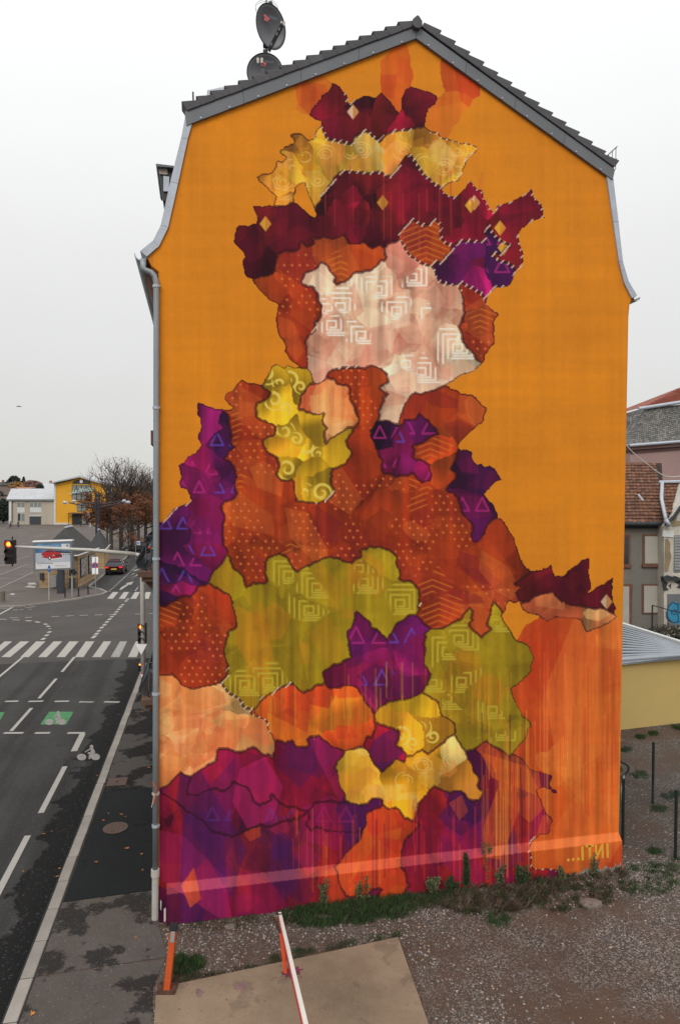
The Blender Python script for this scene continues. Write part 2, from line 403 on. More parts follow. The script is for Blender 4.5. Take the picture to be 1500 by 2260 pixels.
# kerb stones of the near pavement
kerb = empty('kerb', (KA.x, KA.y, 0)); tag(kerb, kind='structure')
L0 = (KE-KA).length+1.5
s = -4.0
ks = random.Random(3)
first = None
while s < L0:
    ln = .985 + ks.uniform(-.004, .004)
    if first is None:
        a = MB(); c = Vector((KA.x, KA.y, .0125)) ; a.obox(c, KN*(KW/2-.006), KU*.49, Vector((0, 0, .1175)))
        first = a.build('kerb_stone', M['kerb'], kerb)
        bv = first.modifiers.new('bevel', 'BEVEL'); bv.width = .012; bv.segments = 1
        o = first
    else:
        o = first.copy(); link(o)
    off = KU*(s+.5)+KN*(KW/2+ks.uniform(-.006, .006))
    o.location = (off.x, off.y, ks.uniform(-.004, .004)); s += 1.0
jb = MB(); jb.poly([Vector((p.x, p.y, .118)) for p in (KA-KU*30, KA-KU*30+KN*(KW+.05), KE+KU*1.5+KN*(KW+.05), KE+KU*1.5)])
jb.extrude([Vector((p.x, p.y, .0)) for p in (KA-KU*30+KN*.02, KA-KU*30+KN*.05, KE+KU*1.5+KN*.05, KE+KU*1.5+KN*.02)], (0, 0, .115))
jb.build('kerb_bed', M['joint'], kerb)

# the gravel lot that also carries the pavement and the building
KI = KW+.02
lot = MB()
lp = [KA-KU*30+KN*KI, Vector((60, -20, 0)), Vector((90, 60, 0)), Vector((16, 60, 0)), Vector((14, 38.5, 0)), KE+KU*1.5+KN*12, KE+KU*1.5+KN*KI]
lot.extrude([Vector((p.x, p.y, .0)) for p in lp], (0, 0, .114))

def gravel_mat():
    m = mat('gravel_and_dirt', (.080, .046, .029), .95, .2, .5, bump=.5, bscale=60)
    N, L = m.node_tree.nodes, m.node_tree.links; b = N['Principled BSDF']
    cur = b.inputs['Base Color'].links[0].from_socket
    tc = N.new('ShaderNodeTexCoord')
    vo = N.new('ShaderNodeTexVoronoi'); vo.inputs['Scale'].default_value = 42; L.new(tc.outputs['Object'], vo.inputs['Vector'])
    sp = N.new('ShaderNodeSeparateColor'); L.new(vo.outputs['Color'], sp.inputs[0])
    cr = N.new('ShaderNodeValToRGB'); L.new(sp.outputs[0], cr.inputs[0])
    e = cr.color_ramp.elements; e[0].color = (.03, .023, .019, 1); e[1].color = (.30, .27, .24, 1); e[1].position = 1
    q = e.new(.55); q.color = (.075, .06, .05, 1)
    nz = N.new('ShaderNodeTexNoise'); nz.inputs['Scale'].default_value = .42; nz.inputs['Detail'].default_value = 8; nz.inputs['Roughness'].default_value = .68
    L.new(tc.outputs['Object'], nz.inputs['Vector'])
    mr = N.new('ShaderNodeMapRange'); mr.inputs[1].default_value = .44; mr.inputs[2].default_value = .60; L.new(nz.outputs[0], mr.inputs[0])
    ml = N.new('ShaderNodeMath'); ml.operation = 'MULTIPLY'; ml.inputs[1].default_value = .8; L.new(mr.outputs[0], ml.inputs[0])
    mx = N.new('ShaderNodeMix'); mx.data_type = 'RGBA'; L.new(ml.outputs[0], mx.inputs[0]); L.new(cur, mx.inputs[6]); L.new(cr.outputs[0], mx.inputs[7])
    L.new(mx.outputs[2], b.inputs['Base Color'])
    bp = N.new('ShaderNodeBump'); bp.inputs['Strength'].default_value = .6; bp.inputs['Distance'].default_value = .02
    L.new(vo.outputs['Distance'], bp.inputs['Height']); bp.invert = True; L.new(bp.outputs[0], b.inputs['Normal'])
    return m
M['gravel'] = gravel_mat()
tag(lot.build('gravel_lot', M['gravel']), kind='structure')
pave = empty('pavement', (KA.x, KA.y, .1)); tag(pave, kind='structure')
def psec(px, m): return gpoly(px, .126, 'pavement_section', M[m], pave, th=.02)
KR = lambda y: (lambda p: proj(p))(Vector((0, 0, 0)))           # placeholder, replaced below
def kr(s): p = KA+KU*s+KN*(KI+.015); return proj(Vector((p.x, p.y, .126)))
def s_at(py):                                # distance along the kerb whose inner edge shows at picture row py
    lo, hi = -8., 60.
    for _ in range(40):
        mid = (lo+hi)/2
        if kr(mid)[1] > py: lo = mid
        else: hi = mid
    return lo
def krp(py): return kr(s_at(py))
psec([krp(2157), (366, 2116), (338.5, 2177), (335, 2262), (318, 2900), kr(-6)], 'pave')
psec([krp(1992), (348, 1963.5), (352, 2032), (352, 2046), (369, 2111.5), krp(2153.5)], 'pave')
wl_ = lambda py: proj(Vector((WALLX-.02, (lambda t: t)(0), 0)))
def fac(y): p = Vector((WALLX+.1, y, .126)); return proj(p)
psec([krp(1750), (270, 1743), (340, 1738), fac(WALLY+6.1), fac(WALLY+.02), (348, 1962), krp(1990.5)], 'patch')
psec([kr((KE-KA).length+1.3), fac(WALLY+24), fac(WALLY+6.13), (340, 1737), (270, 1742), krp(1749)], 'pave_wet')

slab = gpoly([(345, 2181), (878, 2068), (946, 2262), (1170, 2900), (330, 2900), (340, 2262)], .155, 'concrete_slab', M['concrete'], None, th=.06)
tag(slab, kind='structure')
isl = gpoly([(0, 1338), (60, 1335.5), (120, 1328), (180, 1319), (225, 1311), (236, 1306), (222, 1299.5), (195, 1294), (237, 1261.5), (262, 1245), (285, 1223), (308, 1203), (296, 1200), (262, 1226), (225, 1250), (172, 1240), (92, 1288), (75, 1301), (36, 1329), (0, 1330)], .1, 'traffic_island', M['island'], None, th=.1)
tag(isl, kind='structure')
ie = [(0, 1338), (36, 1337), (60, 1335.5), (120, 1328), (180, 1319), (225, 1311), (236, 1306), (222, 1299.5), (195, 1294), (237, 1261.5), (262, 1245), (285, 1223)]
pts = [G(x, y, .105) for x, y in ie]
for i in range(len(pts)-1):
    a, b = pts[i], pts[i+1]; n = max(1, int((b-a).length/1.6))
    for k in range(n):
        p0, p1 = a.lerp(b, k/n), a.lerp(b, (k+1)/n); u = (p1-p0).normalized(); nn = Vector((-u.y, u.x, 0))
        q = MB(); q.obox((p0+p1)/2-Vector((0, 0, .05)), u*((p1-p0).length/2-.01), nn*.09, Vector((0, 0, .065))); q.build('kerb_stone', M['kerb'], isl)
# ================= PAINTED BUILDING =================
M['ochre_wall'] = mat('ochre_render', (.60, .215, .022), .9, .06, .5, bump=.15, bscale=70, fine=.05, spec=.25)
M['facade'] = mat('facade_stone', (.30, .24, .18), .9, .15, 1.2, bump=.2, bscale=30)
M['brownstone'] = mat('brown_sandstone', (.12, .065, .045), .85, .25, 3, bump=.2, bscale=40)
M['zinc'] = mat('zinc_flashing', (.42, .45, .50), .55, .12, 2.5, metal=.25, bump=.1, bscale=20, fine=.06, rand=.06)
M['dark_zinc'] = mat('grey_verge_metal', (.135, .142, .152), .6, .08, 1.5, metal=.1, fine=.05, rand=.05)
M['slate_tile'] = mat('charcoal_roof_tile', (.075, .073, .078), .75, .15, 6, bump=.2, bscale=60, fine=.12, rand=.12)
M['pipe'] = mat('galvanised_pipe', (.26, .29, .31), .5, .15, 3, metal=.3, stretch=(1, 1, .3), fine=.08)
M['cast'] = mat('pale_cast_iron_pipe', (.42, .40, .36), .7, .1, 3)
M['black'] = mat('black_metal', (.018, .019, .021), .5, .2, 5)
M['iron'] = mat('black_wrought_iron', (.022, .028, .036), .5, .2, 6)
M['glass'] = mat('window_glass', (.03, .035, .04), .08, .2, 1)

WY0 = WALLY
W = lambda x, y, dy=0.: WY(x, y, WY0+dy)
inner_l = [(424, 272), (414.6, 306), (393, 405), (371, 502), (351, 543), (324, 566), (335, 587), (350, 600)]
outer_l = [(408, 262), (400, 304), (376, 401), (355, 497), (338, 531), (309.5, 554)]
inner_r = [(1338, 389), (1345, 428), (1352.5, 489.5), (1365, 577), (1377, 625), (1393.6, 657.6), (1388, 672), (1385.5, 700)]
outer_r = [(1352.5, 394), (1364, 489.5), (1373.6, 577), (1386, 620), (1405, 652)]
foot_l, foot_r = W(350, 2035), W(1363, 1900)
foot_l.z = foot_r.z = -.3
gable_px = [(918, 83)]+inner_r
bld = empty('painted_apartment_house', (WALLX, WY0, 0))
tag(bld, 'tall gabled apartment house whose blank end wall is painted orange with a huge patchwork mural', 'building')
def G3(px, dy=0.): return [W(x, y, dy) for x, y in px]
outline = [foot_l]+list(reversed(G3(inner_l)))+[W(918, 83)]+G3(inner_r)+[foot_r]
q = MB(); q.extrude(list(reversed(outline)), (0, .45, 0)); q.build('gable_wall', M['ochre_wall'], bld)
# body behind the gable wall
DEEP = 23.0
body = [foot_l+Vector((.06, .45, 0))]+[p+Vector((.06, .45, 0)) for p in reversed(G3(inner_l[:5]+inner_l[7:]))]+[W(918, 83)+Vector((0, .45, -.06))]+[p+Vector((-.06, .45, 0)) for p in G3(inner_r)]+[foot_r+Vector((-.06, .45, 0))]
q = MB(); q.extrude(list(reversed(body)), (0, DEEP, 0)); q.build('facade_wall', M['facade'], bld)
# curved lower roof flashings on both edges of the gable
def flash(inn, out, name):
    for i in range(len(out)-1):
        a, b = inn[i], inn[i+1]; c, d = out[i+1], out[i]
        pts = [W(a[0], a[1], -.05), W(b[0], b[1], -.05), W(c[0], c[1], -.05), W(d[0], d[1], -.05)]
        m_ = sum(pts, Vector())/4
        pts = [m_+(p-m_)*.992 for p in pts]
        mb = MB(); mb.extrude(pts, (0, .3, 0)); mb.build(name, M['zinc'], bld)
flash(inner_l[:6], outer_l, 'edge_flashing')
flash([inner_r[0], inner_r[2], inner_r[3], inner_r[4], inner_r[5]], outer_r, 'edge_flashing')
# lower roof skins running back
for side in (outer_l, outer_r):
    mb = MB()
    for i in range(len(side)-1):
        a, b = W(*side[i], .25), W(*side[i+1], .25); n = (b-a).cross(Vector((0, 1, 0))).normalized()
        if (n.x > 0) == (side is outer_l): n = -n
        mb.obox((a+b)/2-n*.05+Vector((0, DEEP/2, 0)), (b-a)/2, Vector((0, DEEP/2, 0)), n*.05)
    mb.build('lower_roof', M['slate_tile'], bld)
# verge boards under the tiles
def verge(lo0, lo1, hi0, hi1, n):
    for i in range(n):
        f0, f1 = i/n, (i+1)/n-.0015
        L2 = lambda a, b, f: (a[0]+(b[0]-a[0])*f, a[1]+(b[1]-a[1])*f)
        pts = [W(*L2(lo0, lo1, f0), -.07), W(*L2(lo0, lo1, f1), -.07), W(*L2(hi0, hi1, f1), -.07), W(*L2(hi0, hi1, f0), -.07)]
        mb = MB(); mb.extrude(pts, (0, .35, 0)); o = mb.build('verge_board', M['dark_zinc'], bld)
        for f in (.25, .75):
            c = W(*L2(lo0, lo1, f0+(f1-f0)*f), -.076)+Vector((0, 0, .035))
            s_ = MB(); s_.disc(c, Vector((.018, 0, 0)), Vector((0, 0, .018)), 8, Vector((0, -.008, 0))); s_.build('screw', M['zinc'], o)
verge((412, 276), (918, 84), (408, 246), (920.5, 58), 4)
verge((918, 84), (1352, 397), (920.5, 58), (1357, 374), 4)
# roof planes
mb = MB()
for a, b in (((409, 246), (920.5, 56)), ((920.5, 56), (1358, 373))):
    p, q_ = W(*a, -.05), W(*b, -.05); n = (q_-p).cross(Vector((0, 1, 0))).normalized(); n = n if n.z > 0 else -n
    mb.obox((p+q_)/2-n*.03+Vector((0, DEEP/2+.2, 0)), (q_-p)/2, Vector((0, DEEP/2, 0)), n*.03)
mb.build('roof', M['slate_tile'], bld)
# verge tiles, each one laid over the next
def tiles(p0, p1, n, hpx):
    a, b = W(*p0, -.10), W(*p1, -.10); u = (b-a)/n; nn = u.normalized().cross(Vector((0, 1, 0))).normalized(); nn = nn if nn.z > 0 else -nn
    h = .125; low0 = a.z < b.z
    for i in range(n):
        s0 = a+u*(i-.03 if low0 else i-.06); s1 = a+u*(i+1.06 if low0 else i+1.03)
        d0 = nn*(.085 if low0 else .0); d1 = nn*(.0 if low0 else .085)
        m_ = MB(); y = Vector((0, .34, 0))
        cut = (s1-s0).normalized()*.03
        bot = [s0+d0*0+(cut if low0 else cut*0), s1+d1*0-(cut*0 if low0 else cut)]
        top = [s0+nn*h*.85+d0, s1+nn*h*.85+d1]
        j = nn*rnd.uniform(-.004, .004)
        m_.extrude([bot[0]+j, bot[1]+j, top[1]+j, top[0]+j], (0, .34, 0)); o = m_.build('roof_tile', M['slate_tile'], bld)
        bv = o.modifiers.new('bevel', 'BEVEL'); bv.width = .012; bv.segments = 2
tiles((411, 244), (915, 57), 17, 12)
tiles((932, 60), (1357, 370), 14, 12)
# ridge cap end
c = W(921, 47, -.17)
m_ = MB(); r_ = .105
pts = [c+Vector((x, 0, z))*r_ for x, z in ((-.95, -.7), (-.35, -1.15), (.45, -1.15), (.98, -.55), (.9, .25), (.25, 1.1), (-.05, 1.15), (-.9, .35))]
m_.extrude(pts, (0, .45, 0)); rc = m_.build('ridge_cap', M['slate_tile'], bld)
for k in range(12):
    a = MB(); b0 = c+Vector((0, .48+k*.42, -.01)); a.extrude([b0+Vector((x, 0, z))*r_ for x, z in ((-1.2, -.8), (1.2, -.8), (.85, .3), (0, .95), (-.85, .3))], (0, .40, 0)); a.build('ridge_cap', M['slate_tile'], bld)
# snow guard at the right eave, roof pin at the left
sg = MB(); b = W(1334, 350, .6)
for dx in (0, .09, .18, .27): sg.tube([b+Vector((dx, 0, -.12+dx*-.35)), b+Vector((dx, 0, .02+dx*.9))], .008, 5)
sg.tube([b+Vector((-.04, 0, -.02)), b+Vector((.3, 0, .3))], .012, 5); sg.tube([b+Vector((.1, 0, -.2)), b+Vector((.3, 0, .02))], .012, 5)
sg.build('snow_guard', M['black'], bld)
m_ = MB(); m_.tube([W(427, 232, .7), W(426, 203, .7)], .018, 6); m_.build('roof_pin', M['black'], bld)
m_ = MB(); c = W(494, 212, 2.6); m_.tube([c+Vector((-.28, 0, -.25)), c+Vector((-.28, 0, 0)), c+Vector((0, 0, .08)), c+Vector((.28, 0, 0)), c+Vector((.28, 0, -.2))], .12, 8); m_.build('roof_vent', M['zinc'], bld)
# gutter, eave and downpipe on the street side
gt = MB(); e0 = W(312, 560, .02)
for i in range(7):
    pass
prof = [Vector((-.13*math.cos(t), 0, -.13*math.sin(t))) for t in [i*math.pi/8 for i in range(9)]]
gt.extrude([e0+p for p in prof]+[e0+p*.86 for p in reversed(prof)], (0, DEEP, 0)); gt.build('gutter', M['zinc'], bld)
so = MB(); so.extrude([W(*p, .35) for p in ((316, 566), (328, 640), (340, 668), (349, 690), (352, 600), (338, 588), (326, 566))], (0, DEEP-1, 0)); so.build('eave_soffit', M['brownstone'], bld)
rg = MB(); c = W(1404, 655, .02); rg.extrude([c+Vector((-p.x, 0, p.z))*.7 for p in prof]+[c+Vector((-p.x, 0, p.z))*.6 for p in reversed(prof)], (0, DEEP, 0)); rg.build('gutter', M['zinc'], bld)
dp = MB(); pyy = -.09
px_pts = [(316, 572), (316, 592), (322, 597), (333, 601), (341, 609), (345, 622), (345.5, 660), (345, 1000), (344, 1500), (343, 1925)]
dp.tube([W(x, y, pyy) for x, y in px_pts], .055, 10); pipe = dp.build('drain_pipe', M['pipe'], bld, smooth=True)
cp = MB(); cp.tube([W(343, 1925, pyy), W(342.5, 2028, pyy)], .062, 10); cp.tube([W(343, 1918, pyy), W(343, 1934, pyy)], .08, 10); cp.build('pipe_foot', M['cast'], bld)
for y in (632, 900, 1233, 1531, 1822):
    b = MB(); x = 345-(y-600)*.0015; b.tube([W(x, y-3, pyy), W(x, y+3, pyy)], .066, 10); b.obox(W(x+6, y, pyy+.05), Vector((.03, 0, 0)), Vector((0, .05, 0)), Vector((0, 0, .012))); b.build('pipe_bracket', M['zinc'], pipe)
M['orange_plastic'] = mat('orange_tape', (.55, .09, .02), .6)
b = MB(); c = W(344, 1740, pyy-.07); b.tube([c+Vector((-.05, 0, .12)), c+Vector((.01, -.01, .0)), c+Vector((.0, 0, -.12)), c+Vector((-.04, 0, -.3))], .012, 5); b.build('tape_tie', M['orange_plastic'], pipe)
b = MB(); b.tube([W(344, 1749, pyy), W(344, 1753, pyy)], .072, 10); b.tube([c+Vector((-.02, 0, -.12)), c+Vector((-.08, 0, -.36))], .009, 5); b.build('wire_tie', M['cast'], pipe)
# dormer on the street side
dm = MB(); Y = 2.2
D_ = lambda *ps, dy=Y: [W(x, y, dy) for x, y in ps]
dm.extrude(D_((349, 367), (353, 387), (360, 443), (366, 443), (378, 402), (390, 367)), (0, 1.5, 0)); dor = dm.build('dormer', M['black'], bld)
dm = MB(); dm.extrude(D_((344, 361), (386, 366), (386, 370), (347, 367), dy=Y-.12), (0, 1.8, 0)); dm.build('dormer_roof', M['dark_zinc'], bld)
M['lit_corner'] = mat('lit_corner_tone', (.42, .36, .30), .8, .3, 12)  # lit corner of the dormer window, its light painted into this tone
dm = MB(); dm.extrude(D_((350.5, 369), (370, 369), (370, 385), (351.5, 384), dy=Y-.03), (0, .03, 0)); dm.build('lit_window_corner', M['lit_corner'], bld)
dm = MB(); dm.extrude(D_((361, 388), (374, 390), (373, 422), (361, 422), dy=Y-.04), (0, .04, 0)); dm.build('dormer_cheek', M['zinc'], bld)
# stone cornices and iron balconies on the street front
FX = WALLX
def facade_box(name, m, out, y0, y1, z0, z1):
    b = MB(); b.box(FX-out, FX+.1, y0, y1, z0, z1); return b.build(name, M[m], bld)
zr = lambda py, y: EYE-(py-1085)*y/1507.
yb = 20.2
facade_box('cornice', 'brownstone', .30, 17, 30, zr(985, 17), zr(955, 17))
facade_box('cornice', 'brownstone', .16, 17, 30, zr(1010, 17), zr(985, 17))
facade_box('cornice', 'brownstone', .12, WY0+3, 30, .12, 1.1)
def balcony(zf, y0, y1, out):
    facade_box('balcony_slab', 'brownstone', out, y0, y1, zf-.16, zf)
    facade_box('balcony_slab', 'brownstone', out-.1, y0+.1, y1-.1, zf-.3, zf-.16)
    for yy in (y0+.35, (y0+y1)/2, y1-.6):
        b = MB(); b.extrude([(FX, yy, zf-1.15), (FX-.18, yy, zf-1.15), (FX-.3, yy, zf-.8), (FX-out+.3, yy, zf-.5), (FX-out+.15, yy, zf-.3), (FX, yy, zf-.3)], (0, .25, 0)); b.build('corbel', M['brownstone'], bld)
    def panel(a, b):
        a, b = Vector(a), Vector(b); u = (b-a); n = max(2, int(u.length/.13)); u = u/n
        outv = Vector((-1, 0, 0)) if abs(u.y) > abs(u.x) else Vector((0, -1, 0))
        for zz in (.05, .8, 1.0): r = MB(); r.tube([a+Vector((0, 0, zz)), b+Vector((0, 0, zz))], .02 if zz > .9 else .013, 5); r.build('handrail', M['iron'], bld)
        r = MB()
        for i in range(n+1):
            p = a+u*i
            r.tube([p, p+outv*.24+Vector((0, 0, .10)), p+outv*.30+Vector((0, 0, .26)), p+outv*.14+Vector((0, 0, .5)), p+Vector((0, 0, .8)), p+Vector((0, 0, 1.0))], .013, 4)
            if i < n:
                c = p+u*.5+outv*.24+Vector((0, 0, .33)); ring = [c+u.normalized()*.05*math.cos(t*.9)+Vector((0, 0, .1*math.sin(t*.9))) for t in range(7)]
                r.tube(ring, .008, 4, closed=True)
                c = p+u*.5+Vector((0, 0, .9)); r.tube([c+u.normalized()*.045*math.cos(t*.9)+Vector((0, 0, .06*math.sin(t*.9))) for t in range(7)], .008, 4, closed=True)
        r.build('balusters', M['iron'], bld)['kind'] = 'stuff'
    xo = FX-out+.22; panel((xo, y0+.3, zf), (FX-.02, y0+.3, zf)); panel((xo, y0+.3, zf), (xo, y1-.3, zf)); panel((xo, y1-.3, zf), (FX-.02, y1-.3, zf))
balcony(zr(1256, yb), yb, yb+3.2, .90)
balcony(zr(1532, yb), yb, yb+3.2, .84)
# windows of the street front (seen only from the side)
for zz in (3.2, 6.6, 10.0):
    for yy in (WY0+2.2, WY0+5.6, WY0+9.5, WY0+13.2, WY0+17):
        b = MB(); b.box(FX-.03, FX+.12, yy, yy+1.15, zz-.1, zz+1.9); f = b.build('window', M['brownstone'], bld)
        b = MB(); b.box(FX-.04, FX-.028, yy+.14, yy+1.01, zz+.04, zz+1.76); b.build('pane', M['glass'], f)
# ================= WALL PAINTING (abstract patchwork of colour, painted point by point on the render) =================
MS = .56
MX0, MY0, MX1, MY1 = 338, 82, 1400, 2046
mw, mh = int((MX1-MX0)*MS), int((MY1-MY0)*MS)
npr = np.random.RandomState(11)
XX, YY = np.meshgrid(MX0+np.arange(mw)/MS, MY0+np.arange(mh)/MS)
base_c = np.array([213, 129, 27], float)
CV = np.ones((mh, mw, 3))*base_c

def vnoise(sx, sy, seed=0, octv=3):
    """smooth value noise over the canvas, cell size in picture pixels"""
    r = np.random.RandomState(seed); out = np.zeros((mh, mw)); amp = 1.; tot = 0
    for o in range(octv):
        gx, gy = XX/sx, YY/sy
        nx, ny = int(gx.max())+3, int(gy.max())+3
        g = r.rand(ny, nx)
        ix, iy = gx.astype(int), gy.astype(int); fx, fy = gx-ix, gy-iy
        fx = fx*fx*(3-2*fx); fy = fy*fy*(3-2*fy)
        v = (g[iy, ix]*(1-fx)+g[iy, ix+1]*fx)*(1-fy)+(g[iy+1, ix]*(1-fx)+g[iy+1, ix+1]*fx)*fy
        out += v*amp; tot += amp; amp *= .5; sx /= 2.; sy /= 2.
    return out/tot
N1 = vnoise(120, 120, 1); N2 = vnoise(14, 220, 2); N3 = vnoise(220, 16, 3); N4 = vnoise(40, 40, 4)
WX_ = (vnoise(60, 60, 5)-.5)*10; WY_ = (vnoise(60, 60, 6)-.5)*10

def mask(pts, soft=1.2, warp=0.0):
    """coverage of a polygon, soft edge in pixels"""
    pts = np.array(pts, float)
    pad = soft+warp*10+3
    i0 = max(0, int((pts[:, 0].min()-pad-MX0)*MS)); i1 = min(mw, int((pts[:, 0].max()+pad-MX0)*MS)+2)
    j0 = max(0, int((pts[:, 1].min()-pad-MY0)*MS)); j1 = min(mh, int((pts[:, 1].max()+pad-MY0)*MS)+2)
    if i1 <= i0 or j1 <= j0: return None
    X = XX[j0:j1, i0:i1]+WX_[j0:j1, i0:i1]*warp; Y = YY[j0:j1, i0:i1]+WY_[j0:j1, i0:i1]*warp
    ins = np.zeros(X.shape, bool); d2 = np.full(X.shape, 1e9)
    n = len(pts)
    for k in range(n):
        x0, y0 = pts[k]; x1, y1 = pts[(k+1) % n]
        c = ((y0 > Y) != (y1 > Y))
        if y1 != y0: ins ^= c & (X < (x1-x0)*(Y-y0)/(y1-y0)+x0)
        dx, dy = x1-x0, y1-y0; L = dx*dx+dy*dy+1e-9
        t = np.clip(((X-x0)*dx+(Y-y0)*dy)/L, 0, 1)
        d2 = np.minimum(d2, (X-x0-t*dx)**2+(Y-y0-t*dy)**2)
    sd = np.sqrt(d2)*np.where(ins, 1, -1)
    return (j0, j1, i0, i1), np.clip(sd/soft+.5, 0, 1)
def blend(win, a, col):
    j0, j1, i0, i1 = win; s = CV[j0:j1, i0:i1]
    CV[j0:j1, i0:i1] = s*(1-a[..., None])+np.asarray(col, float)*a[..., None]
def shape(pts, col, alpha=1., soft=1.2, warp=0.0, brush=.18, vert=True, col2=None, grad=None):
    r = mask(pts, soft, warp)
    if r is None: return
    (j0, j1, i0, i1), m = r
    tex = (N2 if vert else N3)[j0:j1, i0:i1]*.6+N1[j0:j1, i0:i1]*.4-.5
    c = np.ones(m.shape+(3,))*np.array(col, float)
    if col2 is not None:
        if grad is None: w = np.clip((N1[j0:j1, i0:i1]-.5)*3+.5, 0, 1)
        else:
            (gx0, gy0), (gx1, gy1) = grad; dx, dy = gx1-gx0, gy1-gy0
            w = np.clip(((XX[j0:j1, i0:i1]-gx0)*dx+(YY[j0:j1, i0:i1]-gy0)*dy)/(dx*dx+dy*dy), 0, 1)
            w = np.clip(w+tex*.35, 0, 1)
        c = c*(1-w[..., None])+np.array(col2, float)*w[..., None]
    c = c*(1+tex[..., None]*brush*2.2)
    blend((j0, j1, i0, i1), m*alpha, c)
def facets(pts, cols, n, size, seed, alpha=(.35, .85), elong=2.2, ang=None):
    """overlapping broad brush facets kept inside a polygon"""
    r = np.random.RandomState(seed); w = mask(pts, 1.5)
    if w is None: return
    (J0, J1, I0, I1), big = w; full = np.zeros((mh, mw)); full[J0:J1, I0:I1] = big
    p = np.array(pts, float); lo, hi = p.min(0), p.max(0)
    for _ in range(n):
        c = lo+(hi-lo)*r.rand(2); a = (r.rand()*math.pi if ang is None else ang+r.randn()*.35); s = size*(.5+r.rand()); e_ = 1+r.rand()*(elong-1)
        q = []
        for t in (-1, 1, 1, -1): pass
        k = r.randint(4, 7)
        for i in range(k):
            th = 2*math.pi*(i+r.rand()*.5)/k; ux, uy = math.cos(th)*s*e_, math.sin(th)*s
            q.append((c[0]+ux*math.cos(a)-uy*math.sin(a), c[1]+ux*math.sin(a)+uy*math.cos(a)))
        mm = mask(q, 1.4)
        if mm is None: continue
        (j0, j1, i0, i1), m = mm; m = m*full[j0:j1, i0:i1]*(alpha[0]+(alpha[1]-alpha[0])*r.rand())
        tex = N2[j0:j1, i0:i1]-.5
        c3 = np.array(cols[r.randint(len(cols))], float)*(1+tex[..., None]*.4)
        blend((j0, j1, i0, i1), m, c3)
def stroke(pts, w, col, alpha=1., taper=False, soft=1.3, clip=None):
    pts = np.array(pts, float); pad = w+4
    i0 = max(0, int((pts[:, 0].min()-pad-MX0)*MS)); i1 = min(mw, int((pts[:, 0].max()+pad-MX0)*MS)+2)
    j0 = max(0, int((pts[:, 1].min()-pad-MY0)*MS)); j1 = min(mh, int((pts[:, 1].max()+pad-MY0)*MS)+2)
    if i1 <= i0 or j1 <= j0: return
    X, Y = XX[j0:j1, i0:i1], YY[j0:j1, i0:i1]; best = np.full(X.shape, -1e9); n = len(pts)-1
    for k in range(n):
        x0, y0 = pts[k]; x1, y1 = pts[k+1]; dx, dy = x1-x0, y1-y0; L = dx*dx+dy*dy+1e-9
        t = np.clip(((X-x0)*dx+(Y-y0)*dy)/L, 0, 1)
        f = (k+t)/n; hw = w/2*(np.sin(np.clip(f, .04, .96)*math.pi)**.5 if taper else 1)
        best = np.maximum(best, hw-np.sqrt((X-x0-t*dx)**2+(Y-y0-t*dy)**2))
    a = np.clip(best/soft+.5, 0, 1)*alpha
    if clip is not None: a = a*clip[j0:j1, i0:i1]
    blend((j0, j1, i0, i1), a, col)
def fullmask(pts):
    f = np.zeros((mh, mw)); r = mask(pts, 1.5)
    if r: (j0, j1, i0, i1), m = r; f[j0:j1, i0:i1] = m
    return f
def curve(pts, n=6):
    """Catmull-Rom through the points, closed"""
    P_ = [np.array(p, float) for p in pts]; out = []; m = len(P_)
    for i in range(m):
        a, b, c, d = P_[i-1], P_[i], P_[(i+1) % m], P_[(i+2) % m]
        for k in range(n):
            t = k/n; out.append(tuple(.5*((2*b)+(c-a)*t+(2*a-5*b+4*c-d)*t*t+(3*b-a-3*c+d)*t**3)))
    return out
def ocurve(pts, n=8):
    P_ = [np.array(p, float) for p in pts]; P_ = [2*P_[0]-P_[1]]+P_+[2*P_[-1]-P_[-2]]; out = []
    for i in range(1, len(P_)-2):
        a, b, c, d = P_[i-1:i+3]
        for k in range(n):
            t = k/n; out.append(tuple(.5*((2*b)+(c-a)*t+(2*a-5*b+4*c-d)*t*t+(3*b-a-3*c+d)*t**3)))
    out.append(tuple(P_[-2])); return out
def fret(x0, y0, x1, cell, col, clip, alpha=.8, rows=4, w=3.2):
    """tall column of a stepped meander between double border lines"""
    H = cell*6.2
    stroke([(x0, y0), (x0, y0+rows*H)], w, col, alpha, clip=clip); stroke([(x1, y0), (x1, y0+rows*H)], w, col, alpha, clip=clip)
    stroke([(x0+cell*.7, y0), (x0+cell*.7, y0+rows*H)], w, col, alpha, clip=clip)
    for k in range(rows):
        y = y0+k*H; a, b = x0+cell*1.4, x1-cell*.7; wd = b-a
        for o in (0, cell*.62):
            stroke([(b, y+o), (a+o, y+o), (a+o, y+H*.88-o), (b-o*1.2, y+H*.88-o), (b-o*1.2, y+H*.30+o*.6)], w, col, alpha, clip=clip)
        st = [(b-cell*1.6, y+H*.28)]
        for q in range(4):
            st += [(st[-1][0]-wd*.09, st[-1][1]), (st[-1][0]-wd*.09, st[-1][1]+H*.1)]
        stroke(st, w*1.5, col, alpha, clip=clip)
